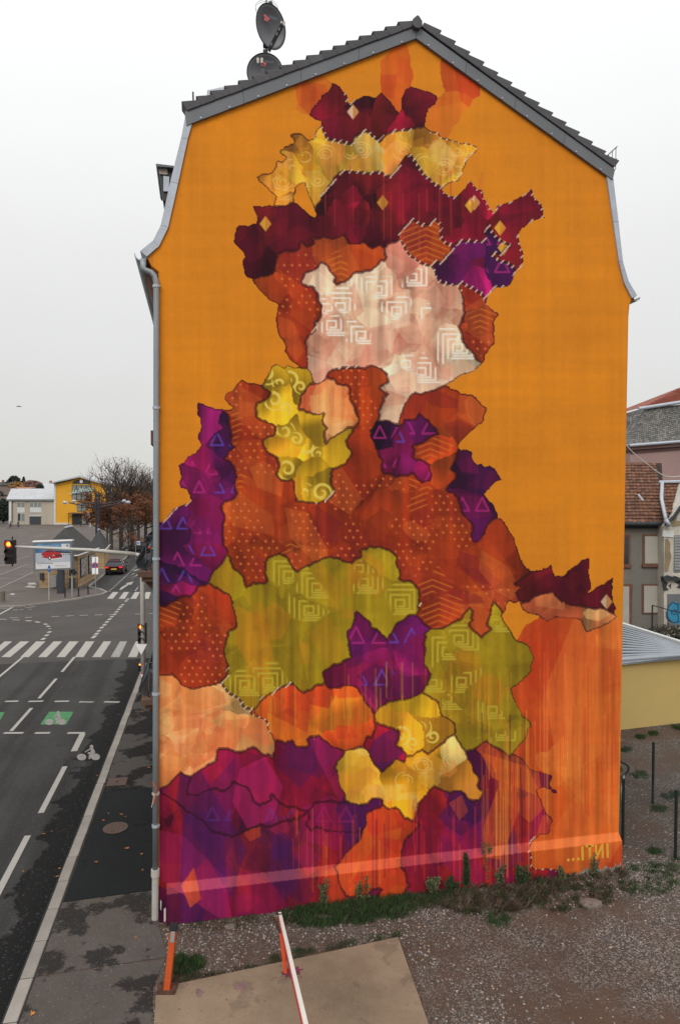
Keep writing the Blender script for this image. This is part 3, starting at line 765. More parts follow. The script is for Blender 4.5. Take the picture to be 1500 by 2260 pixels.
def dots(pts, step, r, col, clip, rot=0., alpha=.9, seed=0):
    p = np.array(pts, float); lo, hi = p.min(0), p.max(0); rr = np.random.RandomState(seed)
    y = lo[1]; k = 0
    while y < hi[1]:
        x = lo[0]+(k % 2)*step/2
        while x < hi[0]:
            i, j = int((x-MX0)*MS), int((y-MY0)*MS)
            if 0 <= i < mw and 0 <= j < mh and clip[j, i] > .9:
                t0 = rr.rand()
                q = []
                for m_ in range(8):
                    rad = r*(1.2 if m_ % 2 == 0 else .62); q.append((x+rad*math.cos(t0+m_*math.pi/4), y+rad*math.sin(t0+m_*math.pi/4)))
                w = mask(q, 1.3)
                if w: blend(w[0], w[1]*alpha, np.array(col)*(.9+.2*rr.rand()))
            x += step
        y += step*.58; k += 1
def checks(pts, sx, sy, clip, cA, cB, motif, seed=0, ox=0, oy=0):
    p = np.array(pts, float); lo, hi = p.min(0), p.max(0); rr = np.random.RandomState(seed); j = 0; y = lo[1]+oy
    while y < hi[1]:
        i = 0; x = lo[0]+ox
        while x < hi[0]:
            q = [(x, y), (x+sx, y-2), (x+sx, y+sy-2), (x, y+sy)]
            w = mask(q, 1.5)
            if w:
                (a, b, c, d), m = w; blend(w[0], m*clip[a:b, c:d]*.85, cA if (i+j) % 2 else cB)
            cc = motif[(i+j) % len(motif)]; cx, cy = x+sx/2, y+sy/2
            # plain geometric filler: a stepped triangle and a hook
            g1 = [(cx-sx*.32, cy+sy*.34), (cx-sx*.32, cy-sy*.05), (cx-sx*.12, cy-sy*.05), (cx-sx*.12, cy-sy*.30), (cx+sx*.08, cy-sy*.30), (cx+sx*.08, cy+sy*.1), (cx+sx*.3, cy+sy*.1), (cx+sx*.3, cy+sy*.34)]
            w = mask(g1, 1.5)
            if w: (a, b, c, d), m = w; blend(w[0], m*clip[a:b, c:d]*.8, cc)
            stroke([(cx+sx*.2, cy-sy*.02), (cx+sx*.34, cy-sy*.02), (cx+sx*.34, cy-sy*.32), (cx+sx*.2, cy-sy*.32)], 3.4, cc, .8, clip=clip)
            x += sx; i += 1
        y += sy; j += 1
def swirl(x, y, r, col, clip, turns=1.3, s=1, w=7, a0=0.):
    pts = [(x+s*r*(1-t*.8)*math.cos(a0+t*turns*6.283), y+r*(1-t*.8)*math.sin(a0+t*turns*6.283)) for t in np.linspace(0, 1, 22)]
    stroke(pts, w, col, .85, taper=True, clip=clip)
def bloom(x, y, r, cols, seed):
    rr = np.random.RandomState(seed)
    for k in range(15):
        f = 1-k/16.; a = k*2.4+rr.rand(); n = rr.randint(5, 8)
        cx, cy = x+math.cos(a)*r*.32*f, y+math.sin(a)*r*.28*f
        q = [(cx+r*f*.8*(.8+.35*rr.rand())*math.cos(6.283*i/n+a), cy+r*f*.74*(.8+.35*rr.rand())*math.sin(6.283*i/n+a)) for i in range(n)]
        shape(q, cols[k % len(cols)], .72, 2.2, brush=.15)
    for k in range(9):
        a = rr.rand()*6.28; t = np.linspace(0, 1.5, 7); q = r*(.18+.07*k)
        stroke([(x+q*math.cos(a+u), y+q*.85*math.sin(a+u)) for u in t], 3, cols[-1], .55, taper=True)
def drips(x0, x1, y0, y1, n, cols, seed, alpha=.55):
    rr = np.random.RandomState(seed)
    for _ in range(n):
        x = x0+(x1-x0)*rr.rand(); a = y0+(y1-y0)*rr.rand()*.5; b = a+(y1-a)*(.25+.75*rr.rand())
        stroke([(x, a), (x+.5, b)], 1.4+1.6*rr.rand(), cols[rr.randint(len(cols))], alpha*(.4+.6*rr.rand()), soft=1.8)

# ---- colours ----
MAR, DMAR, CRIM, RED, VERM = (112, 22, 28), (70, 8, 26), (140, 16, 44), (176, 38, 26), (200, 68, 26)
RUST, DRUST, ORG_, PEACH, CREAM = (166, 58, 18), (118, 34, 18), (212, 112, 30), (230, 158, 92), (236, 208, 170)
MAG, PUR, VIO, DPUR, OLIVE, LOL, OCH, YEL, LYE = (150, 20, 84), (92, 16, 78), (98, 70, 176), (52, 14, 58), (154, 128, 18), (188, 168, 54), (214, 148, 26), (222, 170, 50), (232, 196, 110)

# ---- an abstract patchwork: irregular many-sided patches, each with its own paint and filler pattern ----
KEYS = {}
KM = np.zeros((mh, mw), np.uint8)             # coarse colour plan, sampled once per patch
PAL = {1: [VERM, (206, 96, 34), RED], 2: [MAR, DMAR, CRIM, (96, 14, 34)], 3: [OCH, YEL, (206, 132, 40), LYE, (224, 140, 60)],
       4: [CREAM, (222, 172, 140), (240, 222, 190), (210, 150, 120), (196, 120, 100)], 5: [RUST, (186, 74, 26), DRUST, (150, 46, 20), (176, 60, 22)],
       6: [PUR, MAG, (120, 18, 62), (136, 22, 92), DPUR], 7: [OLIVE, (166, 138, 24), (146, 120, 18), (160, 134, 24)], 8: [(190, 146, 24), (204, 142, 28), (196, 152, 28)],
       9: [PEACH, (240, 186, 120), (214, 120, 60), (206, 96, 56)], 10: [CRIM, (120, 8, 40), (158, 18, 52), DPUR, RED, (92, 10, 44)], 11: [DPUR, (44, 14, 64), (84, 12, 52), PUR],
       12: [(200, 92, 28), (188, 62, 24), (206, 104, 34), (184, 54, 22), (196, 80, 28)], 13: [VERM, RED, ORG_, (210, 60, 30)]}
def plan(key, pts):
    r = mask(pts)
    if r: (j0, j1, i0, i1), m = r; v = KM[j0:j1, i0:i1]; v[m > .5] = key
plan(1, [(680, 200), (1010, 190), (1060, 330), (680, 330)])
plan(2, [(690, 225), (980, 215), (1060, 390), (660, 400)]); plan(2, [(535, 480), (760, 400), (1060, 400), (1185, 470), (1130, 610), (1060, 520), (700, 520), (560, 610)])
plan(3, [(590, 370), (760, 280), (940, 280), (1080, 360), (1090, 400), (880, 370), (600, 430)])
plan(5, [(590, 540), (1040, 510), (1095, 640), (1060, 840), (1010, 980), (880, 1000), (640, 840), (600, 740)]); plan(6, [(960, 520), (1090, 520), (1100, 650), (1040, 650)])
plan(4, [(700, 620), (940, 580), (1040, 700), (980, 880), (800, 920), (700, 840)]); plan(9, [(655, 840), (760, 850), (880, 930), (800, 1030), (700, 960)]); plan(5, [(690, 800), (850, 800), (850, 910), (730, 910)])
plan(5, [(486, 892), (600, 820), (720, 980), (1000, 980), (1170, 1232), (1135, 1350), (930, 1385), (860, 1226), (488, 1300)]); plan(6, [(850, 950), (940, 910), (940, 1050), (860, 1040)])
plan(6, [(440, 890), (505, 893), (512, 1220), (490, 1330), (340, 1330), (352, 1240)]); plan(6, [(1003, 985), (1172, 1228), (1138, 1272), (1048, 1150)])
plan(8, [(580, 820), (650, 790), (778, 1020), (670, 1170), (600, 1010)])
plan(7, [(488, 1302), (650, 1244), (860, 1228), (930, 1384), (1134, 1330), (1158, 1520), (1130, 1610), (960, 1650), (640, 1560), (500, 1500)])
plan(13, [(500, 1530), (770, 1540), (800, 1650), (590, 1640)]); plan(6, [(760, 1396), (926, 1384), (946, 1526), (742, 1530)]); plan(8, [(794, 1546), (970, 1530), (940, 1660), (796, 1660)])
plan(5, [(338, 1330), (490, 1308), (505, 1500), (338, 1520)]); plan(9, [(338, 1520), (500, 1496), (600, 1600), (500, 1730), (338, 1700)])
plan(10, [(338, 1710), (500, 1700), (640, 1650), (1110, 1620), (1170, 1640), (1225, 1945), (1230, 2060), (338, 2060)]); plan(12, [(1140, 1370), (1385, 1340), (1385, 1960), (1215, 1960), (1160, 1600)])
plan(11, [(350, 1740), (640, 1730), (600, 1900), (420, 1860)]); plan(11, [(700, 1760), (900, 1760), (920, 1980), (860, 1860), (720, 1830)]); plan(3, [(690, 1685), (1070, 1675), (1060, 1725), (690, 1740)]); plan(13, [(790, 1870), (880, 1860), (900, 1990), (780, 1990)])
plan(9, [(1130, 1240), (1300, 1230), (1340, 1370), (1160, 1360)]); plan(2, [(1170, 1270), (1365, 1265), (1330, 1340), (1220, 1340)])
rs = np.random.RandomState(23)
seeds = []
gy = 200; row = 0
while gy < 2060:
    st = 50 if gy < 1350 else 60
    gx = 345+(row % 2)*st/2
    while gx < 1400:
        seeds.append((gx+(rs.rand()-.5)*st*.8, gy+(rs.rand()-.5)*st*.8)); gx += st
    gy += st*.92; row += 1
seeds = np.array(seeds)
seeds = seeds[rs.rand(len(seeds)) > .26]+rs.randn(1, 2)*0
seeds = seeds+(rs.rand(*seeds.shape)-.5)*34
WA = (vnoise(70, 70, 31)-.5)*70+(vnoise(9, 9, 33, 2)-.5)*5; WB = (vnoise(70, 70, 32)-.5)*70+(vnoise(9, 9, 34, 2)-.5)*5
cell = np.zeros((mh, mw), int); d1 = np.full((mh, mw), 1e9); d2_ = np.full((mh, mw), 1e9)
for k, (sx, sy) in enumerate(seeds):
    i0, i1 = max(0, int((sx-170-MX0)*MS)), min(mw, int((sx+170-MX0)*MS)); j0, j1 = max(0, int((sy-170-MY0)*MS)), min(mh, int((sy+170-MY0)*MS))
    if i1 <= i0 or j1 <= j0: continue
    d = np.hypot(XX[j0:j1, i0:i1]+WA[j0:j1, i0:i1]-sx, YY[j0:j1, i0:i1]+WB[j0:j1, i0:i1]-sy)
    a_, b_ = d1[j0:j1, i0:i1], d2_[j0:j1, i0:i1]; c_ = cell[j0:j1, i0:i1]
    nb = d < a_
    b_[...] = np.where(nb, a_, np.minimum(b_, d)); c_[nb] = k; a_[nb] = d[nb]
keys = []
for sx, sy in seeds:
    i, j = int(np.clip((sx-MX0)*MS, 0, mw-1)), int(np.clip((sy-MY0)*MS, 0, mh-1)); keys.append(int(KM[j, i]))
keys = np.array(keys)
# wash under the patches
RK = keys[cell]                                # plan number of the patch at each point
for key, al in ((1, .55), (12, .95)):
    w = (RK == key)
    pc = np.array([PAL[key][rs.randint(len(PAL[key]))] for _ in seeds], float)[cell]
    CV[w] = CV[w]*(1-al)+(pc*(1+(N2-.5)[..., None]*.4))[w]*al
edge = np.clip((d2_-d1)/3.2, 0, 1)
for key, pal in PAL.items():
    if key in (1, 12): continue
    w = RK == key
    pick = rs.randint(len(pal), size=len(seeds)); shade = .86+.28*rs.rand(len(seeds)); dirx = rs.randn(len(seeds)); diry = rs.randn(len(seeds))
    pc = (np.array(pal, float)[pick]*shade[:, None])[cell]
    gr = ((XX-seeds[cell, 0])*dirx[cell]+(YY-seeds[cell, 1])*diry[cell])/90.
    c_ = pc*(1+np.clip(gr, -.25, .25)[..., None]*.8+((N2-.5)*.45+(N1-.5)*.3)[..., None])
    CV[w] = c_[w]*.93
# broad brush facets laid over the patches, region by region
def region_facets(keyset, cols, n, size, seed, alpha, elong=2.4, ang=None):
    full = np.isin(RK, keyset); jj_, ii_ = np.nonzero(full)
    if not len(jj_): return
    r = np.random.RandomState(seed)
    for _ in range(n):
        q0 = r.randint(len(jj_)); c = (XX[jj_[q0], ii_[q0]], YY[jj_[q0], ii_[q0]])
        a = r.rand()*math.pi if ang is None else ang+r.randn()*.35; s = size*(.5+r.rand()); e_ = 1+r.rand()*(elong-1); k = r.randint(4, 7); q = []
        for i in range(k):
            th = 2*math.pi*(i+r.rand()*.5)/k; ux, uy = math.cos(th)*s*e_, math.sin(th)*s; q.append((c[0]+ux*math.cos(a)-uy*math.sin(a), c[1]+ux*math.sin(a)+uy*math.cos(a)))
        mm = mask(q, 1.4)
        if mm is None: continue
        (j0, j1, i0, i1), m = mm; m = m*full[j0:j1, i0:i1]*(alpha[0]+(alpha[1]-alpha[0])*r.rand())
        blend((j0, j1, i0, i1), m, np.array(cols[r.randint(len(cols))], float)*(1+(N2[j0:j1, i0:i1]-.5)[..., None]*.4))
region_facets([1], PAL[1], 20, 26, 50, (.15, .4))
region_facets([2], PAL[2], 70, 30, 51, (.2, .5)); region_facets([3], PAL[3], 60, 20, 52, (.3, .6)); region_facets([4], PAL[4], 70, 34, 53, (.2, .5)); region_facets([5], PAL[5], 150, 44, 54, (.15, .4))
region_facets([6], PAL[6], 40, 30, 55, (.15, .4)); region_facets([7], PAL[7], 70, 50, 56, (.15, .4)); region_facets([9], PAL[9], 60, 28, 57, (.25, .6)); region_facets([10, 11], PAL[10], 120, 50, 58, (.15, .45), 2.6, 1.3)
region_facets([12], PAL[12]+[(224, 128, 54)], 60, 60, 59, (.12, .4), 3.0, 1.57); region_facets([13], PAL[13], 40, 36, 60, (.25, .6))
region_facets([10, 11], [(150, 18, 84), (176, 30, 96), (70, 20, 84)], 34, 42, 61, (.3, .6), 3.2, 1.25); region_facets([10], [(206, 84, 34), (212, 104, 34)], 14, 34, 62, (.35, .7), 3.4, 1.2)
region_facets([5], [(120, 28, 36), (204, 104, 44)], 46, 30, 63, (.2, .45), 3.2, .6); region_facets([7], [(190, 120, 26), (120, 96, 16)], 26, 34, 64, (.2, .45), 3.0, 1.5)
# filler patterns, one kind per paint
def rp(key): return (RK == key).astype(float)*np.clip((d2_-d1)/6.-.4, 0, 1)
for k, (sx, sy) in enumerate(seeds):
    key = keys[k]
    if key == 0: continue
    own = (cell == k)*np.clip((d2_-d1)/8.-.5, 0, 1); r_ = np.random.RandomState(100+k)
    if r_.rand() < .34: continue
    if key in (7, 4) and (key == 7 or k % 3):
        c = LOL if key == 7 else (246, 238, 222)
        ws = r_.rand()
        for q in (10, 21, 32, 43)[:3 if ws < .5 else 4]:   # nested angular hooks
            stroke([(sx-q, sy+q), (sx-q, sy-q), (sx+q, sy-q), (sx+q, sy+q*.5), (sx-q*.3, sy+q*.5)], 4.2, c, .8, clip=own)
    elif key == 5 and k % 4:
        for q in range(-3, 4):
            for p in range(-3, 4):
                x, y = sx+p*17+(q % 2)*8, sy+q*15; r0 = 3.4
                w_ = mask([(x-r0, y), (x, y-r0), (x+r0, y), (x, y+r0)], 1.4)
                if w_:
                    (j0, j1, i0, i1), m = w_; blend(w_[0], m*own[j0:j1, i0:i1]*.8, (220, 120, 62))
    elif key == 5:
        for q in range(-3, 4): stroke([(sx-50, sy+q*13+12), (sx, sy+q*13-8), (sx+50, sy+q*13+12)], 3.2, (206, 122, 40), .6, clip=own)
    elif key in (6, 11):
        c = VIO if k % 2 else (176, 40, 122)
        q = 12+r_.rand()*6
        for ox in (-q*1.5, q*1.5):
            stroke([(sx+ox-q, sy+q), (sx+ox, sy-q), (sx+ox+q, sy+q), (sx+ox-q, sy+q)], 4.5, c, .75 if key == 6 else .35, clip=own)
    elif key == 8:
        swirl(sx-6, sy, 24, (226, 202, 92), own, 1.4, 1 if k % 2 else -1, 7, r_.rand()*6); swirl(sx+20, sy+18, 15, (226, 202, 92), own, 1.2, -1 if k % 2 else 1, 6, r_.rand()*6)
    elif key == 3:
        for q in (7, 15, 23): stroke([(sx+q*math.cos(t), sy+q*.8*math.sin(t)) for t in np.linspace(r_.rand()*6, r_.rand()*6+4.2, 9)], 3, (240, 208, 130), .5, taper=True, clip=own)
    elif key == 2 and k % 3 == 0:
        shape([(sx, sy-17), (sx+13, sy), (sx, sy+17), (sx-13, sy)], YEL if k % 2 else CREAM, .85, 1.4); shape([(sx, sy-17), (sx+13, sy), (sx, sy+17)], (180, 110, 40), .7, 1.4)
# dark seam with pale stitches between patches of unlike paint
dif = np.zeros((mh, mw), bool)
sh_ = 2
for ax in (0, 1):
    dif |= (np.roll(RK, sh_, ax) != RK) | (np.roll(RK, -sh_, ax) != RK)
seam = dif & (d2_-d1 < 6) & (RK > 0) & (RK != 12) & (RK != 1)
CV[seam] = CV[seam]*.45+np.array([40, 10, 16])*.55
ph = np.sin(XX*.38+YY*.34)
st_ = (d2_-d1 < 8) & (ph > .78) & (vnoise(190, 190, 9, 1) > .7) & (RK > 0) & (RK != 12) & (RK != 1)
dif2 = np.zeros((mh, mw), bool)
for ax in (0, 1): dif2 |= (np.roll(RK, 3, ax) != RK) | (np.roll(RK, -3, ax) != RK)
st_ &= dif2
CV[st_] = CV[st_]*.2+np.array([238, 220, 190])*.8
# runs of thin paint
drips(500, 1130, 1460, 1640, 90, [(190, 170, 40), (214, 140, 40), (150, 60, 30)], 1)
drips(640, 1150, 1760, 1990, 110, [(206, 120, 40), (150, 20, 60), (214, 60, 40), (70, 16, 60)], 2, .6)
drips(1060, 1180, 1560, 1980, 60, [(214, 150, 50), (206, 100, 40), (90, 14, 40)], 3, .6)
drips(1180, 1370, 1400, 1920, 70, [(222, 128, 60), (184, 52, 30), (228, 150, 90)], 4, .4)
drips(700, 1100, 360, 560, 30, [(150, 30, 60), (200, 90, 50)], 6, .4)
# orange wall: slow drift of tone left by the roller
CV *= (1+(N3[..., None]-.5)*.06+(N1[..., None]-.5)*.07+(vnoise(5, 9, 41, 2)[..., None]-.5)*.035+(vnoise(9, 420, 42, 2)[..., None]-.5)*.05)

# painted plinth: paler, pinker band along the sloping top
PL0 = lambda x: 1950+(x-370)*(1836-1950)/1000.          # upper edge of the plinth slope
PL1 = lambda x: 1974+(x-370)*(1856-1974)/1000.
slope = (YY > PL0(XX)) & (YY < PL1(XX)) & (XX > 368)
CV[slope] = CV[slope]*.74+np.array([214, 140, 100])*.26*(.85+.3*N4[slope][:, None])
GAIN = .98
lc = np.clip(CV/255., 0, 1)
lc = np.where(lc <= .04045, lc/12.92, ((lc+.055)/1.055)**2.4)/GAIN
lc = np.clip(lc, 0.002, .9)

# mesh: one vertex per painted point, unprojected on the wall, stepping out over the plinth
off = np.where(XX > 368, np.clip((YY-PL0(XX))/(PL1(XX)-PL0(XX)), 0, 1), 0.)*.14
ypl = WY0-.006-off
dx = RIGHT.x*((XX-750)/FPX)+UP.x*((1130-YY)/FPX)+FWD.x
dy = RIGHT.y*((XX-750)/FPX)+UP.y*((1130-YY)/FPX)+FWD.y
dz = UP.z*((1130-YY)/FPX)+FWD.z
t = ypl/dy
VX = dx*t; VZ = EYE+dz*t
gm = fullmask([(x+1.2*(1 if x < 800 else -1), y+1.5) for x, y in [(349.5, 2060)]+list(reversed(inner_l))+[(918, 84)]+inner_r+[(1386, 700), (1364, 1838), (1364, 2060)]]) > .5
ext = (YY > PL0(XX)) & (XX >= 349) & (XX < 1372-(1862-YY).clip(0, 24)*.3)
gm = gm | ext
ok = gm & (VZ > -.12)
idx = -np.ones((mh, mw), int)
quad = ok[:-1, :-1] & ok[1:, :-1] & ok[:-1, 1:] & ok[1:, 1:]
used = np.zeros((mh, mw), bool)
for a, b in ((0, 0), (1, 0), (0, 1), (1, 1)): used[a:mh-1+a, b:mw-1+b] |= quad
idx[used] = np.arange(used.sum())
vv = np.stack([VX[used]-WALLX, ypl[used]-WY0, VZ[used]], 1).astype(np.float32)
jj, ii = np.nonzero(quad)
ff = np.stack([idx[jj, ii], idx[jj+1, ii], idx[jj+1, ii+1], idx[jj, ii+1]], 1)
me = bpy.data.meshes.new('mural')
me.vertices.add(len(vv)); me.vertices.foreach_set('co', vv.ravel())
me.loops.add(ff.size); me.loops.foreach_set('vertex_index', ff.ravel().astype(np.int32))
me.polygons.add(len(ff)); me.polygons.foreach_set('loop_start', np.arange(0, ff.size, 4, dtype=np.int32))
me.update()
ca = me.color_attributes.new('Col', 'FLOAT_COLOR', 'POINT')
ca.data.foreach_set('color', np.concatenate([lc[used], np.ones((len(vv), 1))], 1).astype(np.float32).ravel())
M['mural'] = vcol_mat('wall_paint', .88, .05, .8, bump=.18, fscale=38)
M['mural'].node_tree.nodes['Principled BSDF'].inputs['Specular IOR Level'].default_value = .25
me.materials.append(M['mural'])
mural = bpy.data.objects.new('mural', me); link(mural); mural.parent = bld
print('mural quads', len(ff))
# plinth body behind the painted skin
pz = lambda px, py: W(px, py, -.14).z
A0, A1, B0, B1 = W(370, 1950), W(1366, PL0(1366)), W(370, 1974, -.14), W(1372, PL1(1372), -.14)
m_ = MB()
x0, x1 = A0.x, B1.x
sec = lambda x, za, zb, i: [Vector((x, WY0+.3, za-i)), Vector((x, WY0+.003, za-i)), Vector((x, WY0-.137, zb-i)), Vector((x, WY0-.137, -.3)), Vector((x, WY0+.3, -.3))]
s0, s1 = sec(x0, A0.z, B0.z, .003), sec(x1, A1.z, B1.z, .003)
m_.add(s0+s1, [(0, 1, 2, 3, 4), (9, 8, 7, 6, 5)]+[(i, i+5, (i+1) % 5+5, (i+1) % 5) for i in range(5)])
M['plinth'] = mat('orange_plinth', (.55, .12, .025), .9, .1, 2, bump=.2, bscale=40)
m_.build('plinth', M['plinth'], bld)
# painter's lettering on the plinth, reversed
M['sign_yellow'] = mat('lettering_yellow', (.74, .36, .03), .85, .08, 4)
uxw = Vector((1, 0, 0)); s1_ = W(1345, 1890, -.149); s0_ = W(1250, 1902, -.149)
hgt = (W(1330, 1858, -.149)-W(1330, 1891, -.149)).z
def sbar(pts, w=.055):
    for a, b in zip(pts[:-1], pts[1:]):
        a, b = Vector(a), Vector(b); u = (b-a).normalized(); n = Vector((-u.z, 0, u.x))*w/2; lt.poly([a-n, b-n, b+n, a+n])
lt = MB()
def lp_(x, y): return W(x, y, -.149)
sbar([lp_(1339, 1861), lp_(1340, 1893)]); sbar([lp_(1328, 1862), lp_(1329, 1894)], .05); sbar([lp_(1314, 1864), lp_(1315, 1896)], .05)
a, b = lp_(1328, 1864), lp_(1315, 1894); n = Vector((.03, -.001, 0)); lt.poly([a-n-Vector((0, .001, 0)), a+n-Vector((0, .001, 0)), b+n, b-n])
sbar([lp_(1300, 1866), lp_(1301, 1897)], .06); sbar([lp_(1291, 1867.5), lp_(1309.5, 1865.5)]); sbar([lp_(1284, 1868), lp_(1285, 1899)], .06)
for x in (1253, 1264, 1275): lt.disc(lp_(x, 1898-(x-1253)*.1), Vector((.035, 0, 0)), Vector((0, 0, .035)), 10)
lt.build('painted_letters', M['sign_yellow'], bld)
# ================= LEFT: street, signals, square and halls =================
def gp(px, py, z=0.): return G(px, py, z)
def depth(p): return (Vector(p)-C0).dot(FWD)
def px2m(n, p): return n*depth(p)/FPX
ZV = Vector((0, 0, 1))
M['pole'] = mat('pale_painted_pole', (.50, .48, .44), .5, .1, 2, fine=.05)
M['pole_grey'] = mat('galvanised_post', (.30, .31, .31), .5, .15, 3, metal=.2)
M['sig'] = mat('black_signal_housing', (.015, .015, .016), .45, .2, 5)
M['lamp_red'] = mat('lit_red_lens', (.9, .10, .02), .3, .05, 5, emit=1.6, ecol=(255, 70, 20))
M['lamp_core'] = mat('lit_lens_core', (1, .5, .1), .3, .02, 5, emit=2.4, ecol=(255, 190, 60))
M['lens_off'] = mat('dark_lens', (.02, .012, .01), .2, .1, 5)
M['retro'] = mat('white_reflective_sheet', (.88, .86, .86), .35, .02, 2)
M['sign_red'] = mat('sign_red', (.55, .03, .035), .4, .05, 2)
M['sign_blue'] = mat('sign_blue', (.02, .09, .35), .4, .05, 2)
M['navy'] = mat('dark_blue_steel', (.014, .02, .035), .5, .15, 3)

def signal_head(c, face, h, lit, parent, r=None, small=False):
    """three-lens head: c centre, face direction the lenses look"""
    face = Vector(face).normalized(); sx = ZV.cross(face).normalized(); w = h*.19; d = h*.14
    b = MB(); b.obox(c, sx*w, face*d, ZV*h/2); hd = b.build('signal_head', M['sig'], parent)
    bv = hd.modifiers.new('bevel', 'BEVEL'); bv.width = h*.03; bv.segments = 2
    for k in range(3):
        cc = c+ZV*(h*.32-k*h*.32)+face*(d+.004); rr = h*.125
        b = MB(); b.disc(cc, sx*rr, ZV*rr, 18, face*.012); on = lit == k
        ln = b.build('lens', M['lamp_red'] if on else M['lens_off'], hd)
        if on: b = MB(); b.disc(cc+face*.016, sx*rr*.62, ZV*rr*.62, 14, face*.006); b.build('lens_glow', M['lamp_core'], hd)
        b = MB()
        for t in range(9):
            a0, a1 = math.pi*(-.08+t*.129), math.pi*(-.08+(t+1)*.129)
            p0 = cc+sx*rr*1.12*math.cos(a0)+ZV*rr*1.12*math.sin(a0); p1 = cc+sx*rr*1.12*math.cos(a1)+ZV*rr*1.12*math.sin(a1)
            b.poly([p0, p1, p1+face*h*.15, p0+face*h*.15])
        b.build('visor', M['sig'], hd)
    return hd
# --- mast with cantilever arm over the street
base = gp(317, 1533, .12); DM = depth(base)
mast = empty('traffic_signal', base); tag(mast, 'tall pale traffic signal mast with a long arm reaching over the street', 'traffic light')
zt = lambda py: EYE-(py-1085)*DM/FPX
at = lambda px, py: P(px, py, DM)
top = at(317, 1222)
b = MB(); b.tube([Vector((base.x, base.y, .12)), Vector((base.x, base.y, zt(1262))), Vector((base.x, base.y, zt(1235)))+RIGHT*-.06, at(306, 1224), at(296, 1223)], [.10, .095, .09, .08, .07], 12)
b.build('pole', M['pole'], mast, smooth=True)
b = MB(); b.tube([at(300, 1223), at(200, 1214), at(100, 1209.5), at(34, 1206.5)], [.085, .07, .06, .05], 10); b.build('arm', M['pole'], mast, smooth=True)
toc = -FLAT
hd = signal_head(at(24, 1217.5), toc, px2m(54, base), 0, mast)
b = MB(); b.tube([at(28, 1184), at(28, 1250)], .03, 6); b.build('head_bracket', M['sig'], mast)
signal_head(at(314.5, 1397), toc, px2m(46, base), 0, mast)
signal_head(at(310, 1472), toc, px2m(19, base), 0, mast)
def tri(cx, cy, hw, h, parent, rim=0.2):
    c = at(cx, cy); n = toc*.22; m_ = px2m(1, base)
    q = [c+n+RIGHT*-hw*m_+ZV*h*m_/2, c+n+RIGHT*hw*m_+ZV*h*m_/2, c+n-ZV*h*m_/2]
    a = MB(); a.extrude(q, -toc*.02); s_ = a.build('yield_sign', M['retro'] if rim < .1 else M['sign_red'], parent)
    if rim >= .1:
        k = sum(q, Vector())/3; a = MB(); a.poly([k+(p-k)*.68+toc*.004 for p in q]); a.build('sign_face', M['retro'], s_)
tri(315.5, 1431, 12.5, 24, mast, .05); tri(317, 1489, 5.5, 10, mast, .2)  # first sign all white: glare of a flash put into its colour
# ironwork of a fire-stair style grille against the house lies with the balconies

# --- advertising billboard
bb = gp(132, 1310, .1); DB = depth(bb)
B_ = lambda px, py, o=0.: P(px, py, DB)+toc*o
bo = empty('billboard', bb); tag(bo, 'grey framed advertising billboard on a dark pillar showing a red car', 'billboard')
M['frame_grey'] = mat('grey_billboard_frame', (.16, .165, .17), .45, .08, 2, metal=.2)
M['pillar'] = mat('anthracite_pillar', (.03, .035, .042), .5, .1, 2)
M['ad_blue'] = mat('poster_blue', (.03, .13, .30), .4, .35, .9, col2=(.12, .30, .48))
M['ad_snow'] = mat('poster_snow', (.42, .45, .50), .4, .12, 1.2)
M['ad_white'] = mat('poster_white', (.62, .62, .62), .4, .04, 1)
M['ad_red'] = mat('poster_red', (.42, .02, .025), .35, .25, 3)
M['ad_dark'] = mat('poster_dark', (.03, .032, .04), .4, .1, 3)
b = MB(); b.extrude([B_(127, 1257), B_(138, 1257), B_(139, 1312.5), B_(126, 1312.5)], -toc*.5); b.build('pillar', M['pillar'], bo)
b = MB(); b.extrude([B_(73, 1194), B_(159, 1191.5), B_(160, 1257), B_(74, 1261)], -toc*.42); b.build('frame', M['frame_grey'], bo)
b = MB(); b.extrude([B_(72.5, 1194, .03), B_(159.5, 1191.2, .03), B_(159, 1193.8, .03), B_(73, 1196.8, .03)], -toc*.5); b.build('top_light_bar', M['retro'], bo)
def ad(name, px, m, o, par): a = MB(); a.poly([B_(x, y, o) for x, y in px]); return a.build(name, M[m], par)
po = ad('poster', [(79.5, 1256.5), (156, 1253), (155.5, 1198.5), (79.5, 1199.5)], 'ad_white', .010, bo)
ad('poster_sky', [(79.5, 1222), (155.8, 1219), (155.5, 1198.5), (79.5, 1199.5)], 'ad_blue', .014, po)
ad('poster_snow', [(79.5, 1242), (155.8, 1239.5), (155.8, 1217), (120, 1220), (79.5, 1221)], 'ad_snow', .017, po)
ad('poster_dusk', [(98, 1219), (155.8, 1221), (155.8, 1217.6), (125, 1215.5), (100, 1216.5)], 'ad_dark', .0175, po)
ad('poster_badge', [(136, 1208.5), (154.5, 1208), (154.5, 1199.8), (136, 1200.3)], 'ad_white', .018, po)
car_px = [(92.5, 1223.5), (94, 1219.5), (99, 1217.6), (101, 1215.3), (107, 1213.8), (118, 1214), (123, 1218), (132, 1219.5), (137.5, 1223), (138, 1230.5), (134, 1233), (120, 1234.5), (112, 1236.5), (109, 1233), (98, 1231), (94, 1229)]
ad('poster_car', car_px, 'ad_red', .020, po)
ad('poster_car_window', [(101.5, 1218.5), (103.5, 1215.7), (116, 1215.5), (120, 1218.5)], 'ad_dark', .023, po)
ad('poster_car_grille', [(123, 1225), (136, 1224), (137, 1227.5), (124, 1229)], 'ad_dark', .023, po)
ad('poster_car_bumper', [(112, 1235.6), (137, 1231.8), (137, 1230.6), (113, 1233.8)], 'retro', .024, po)
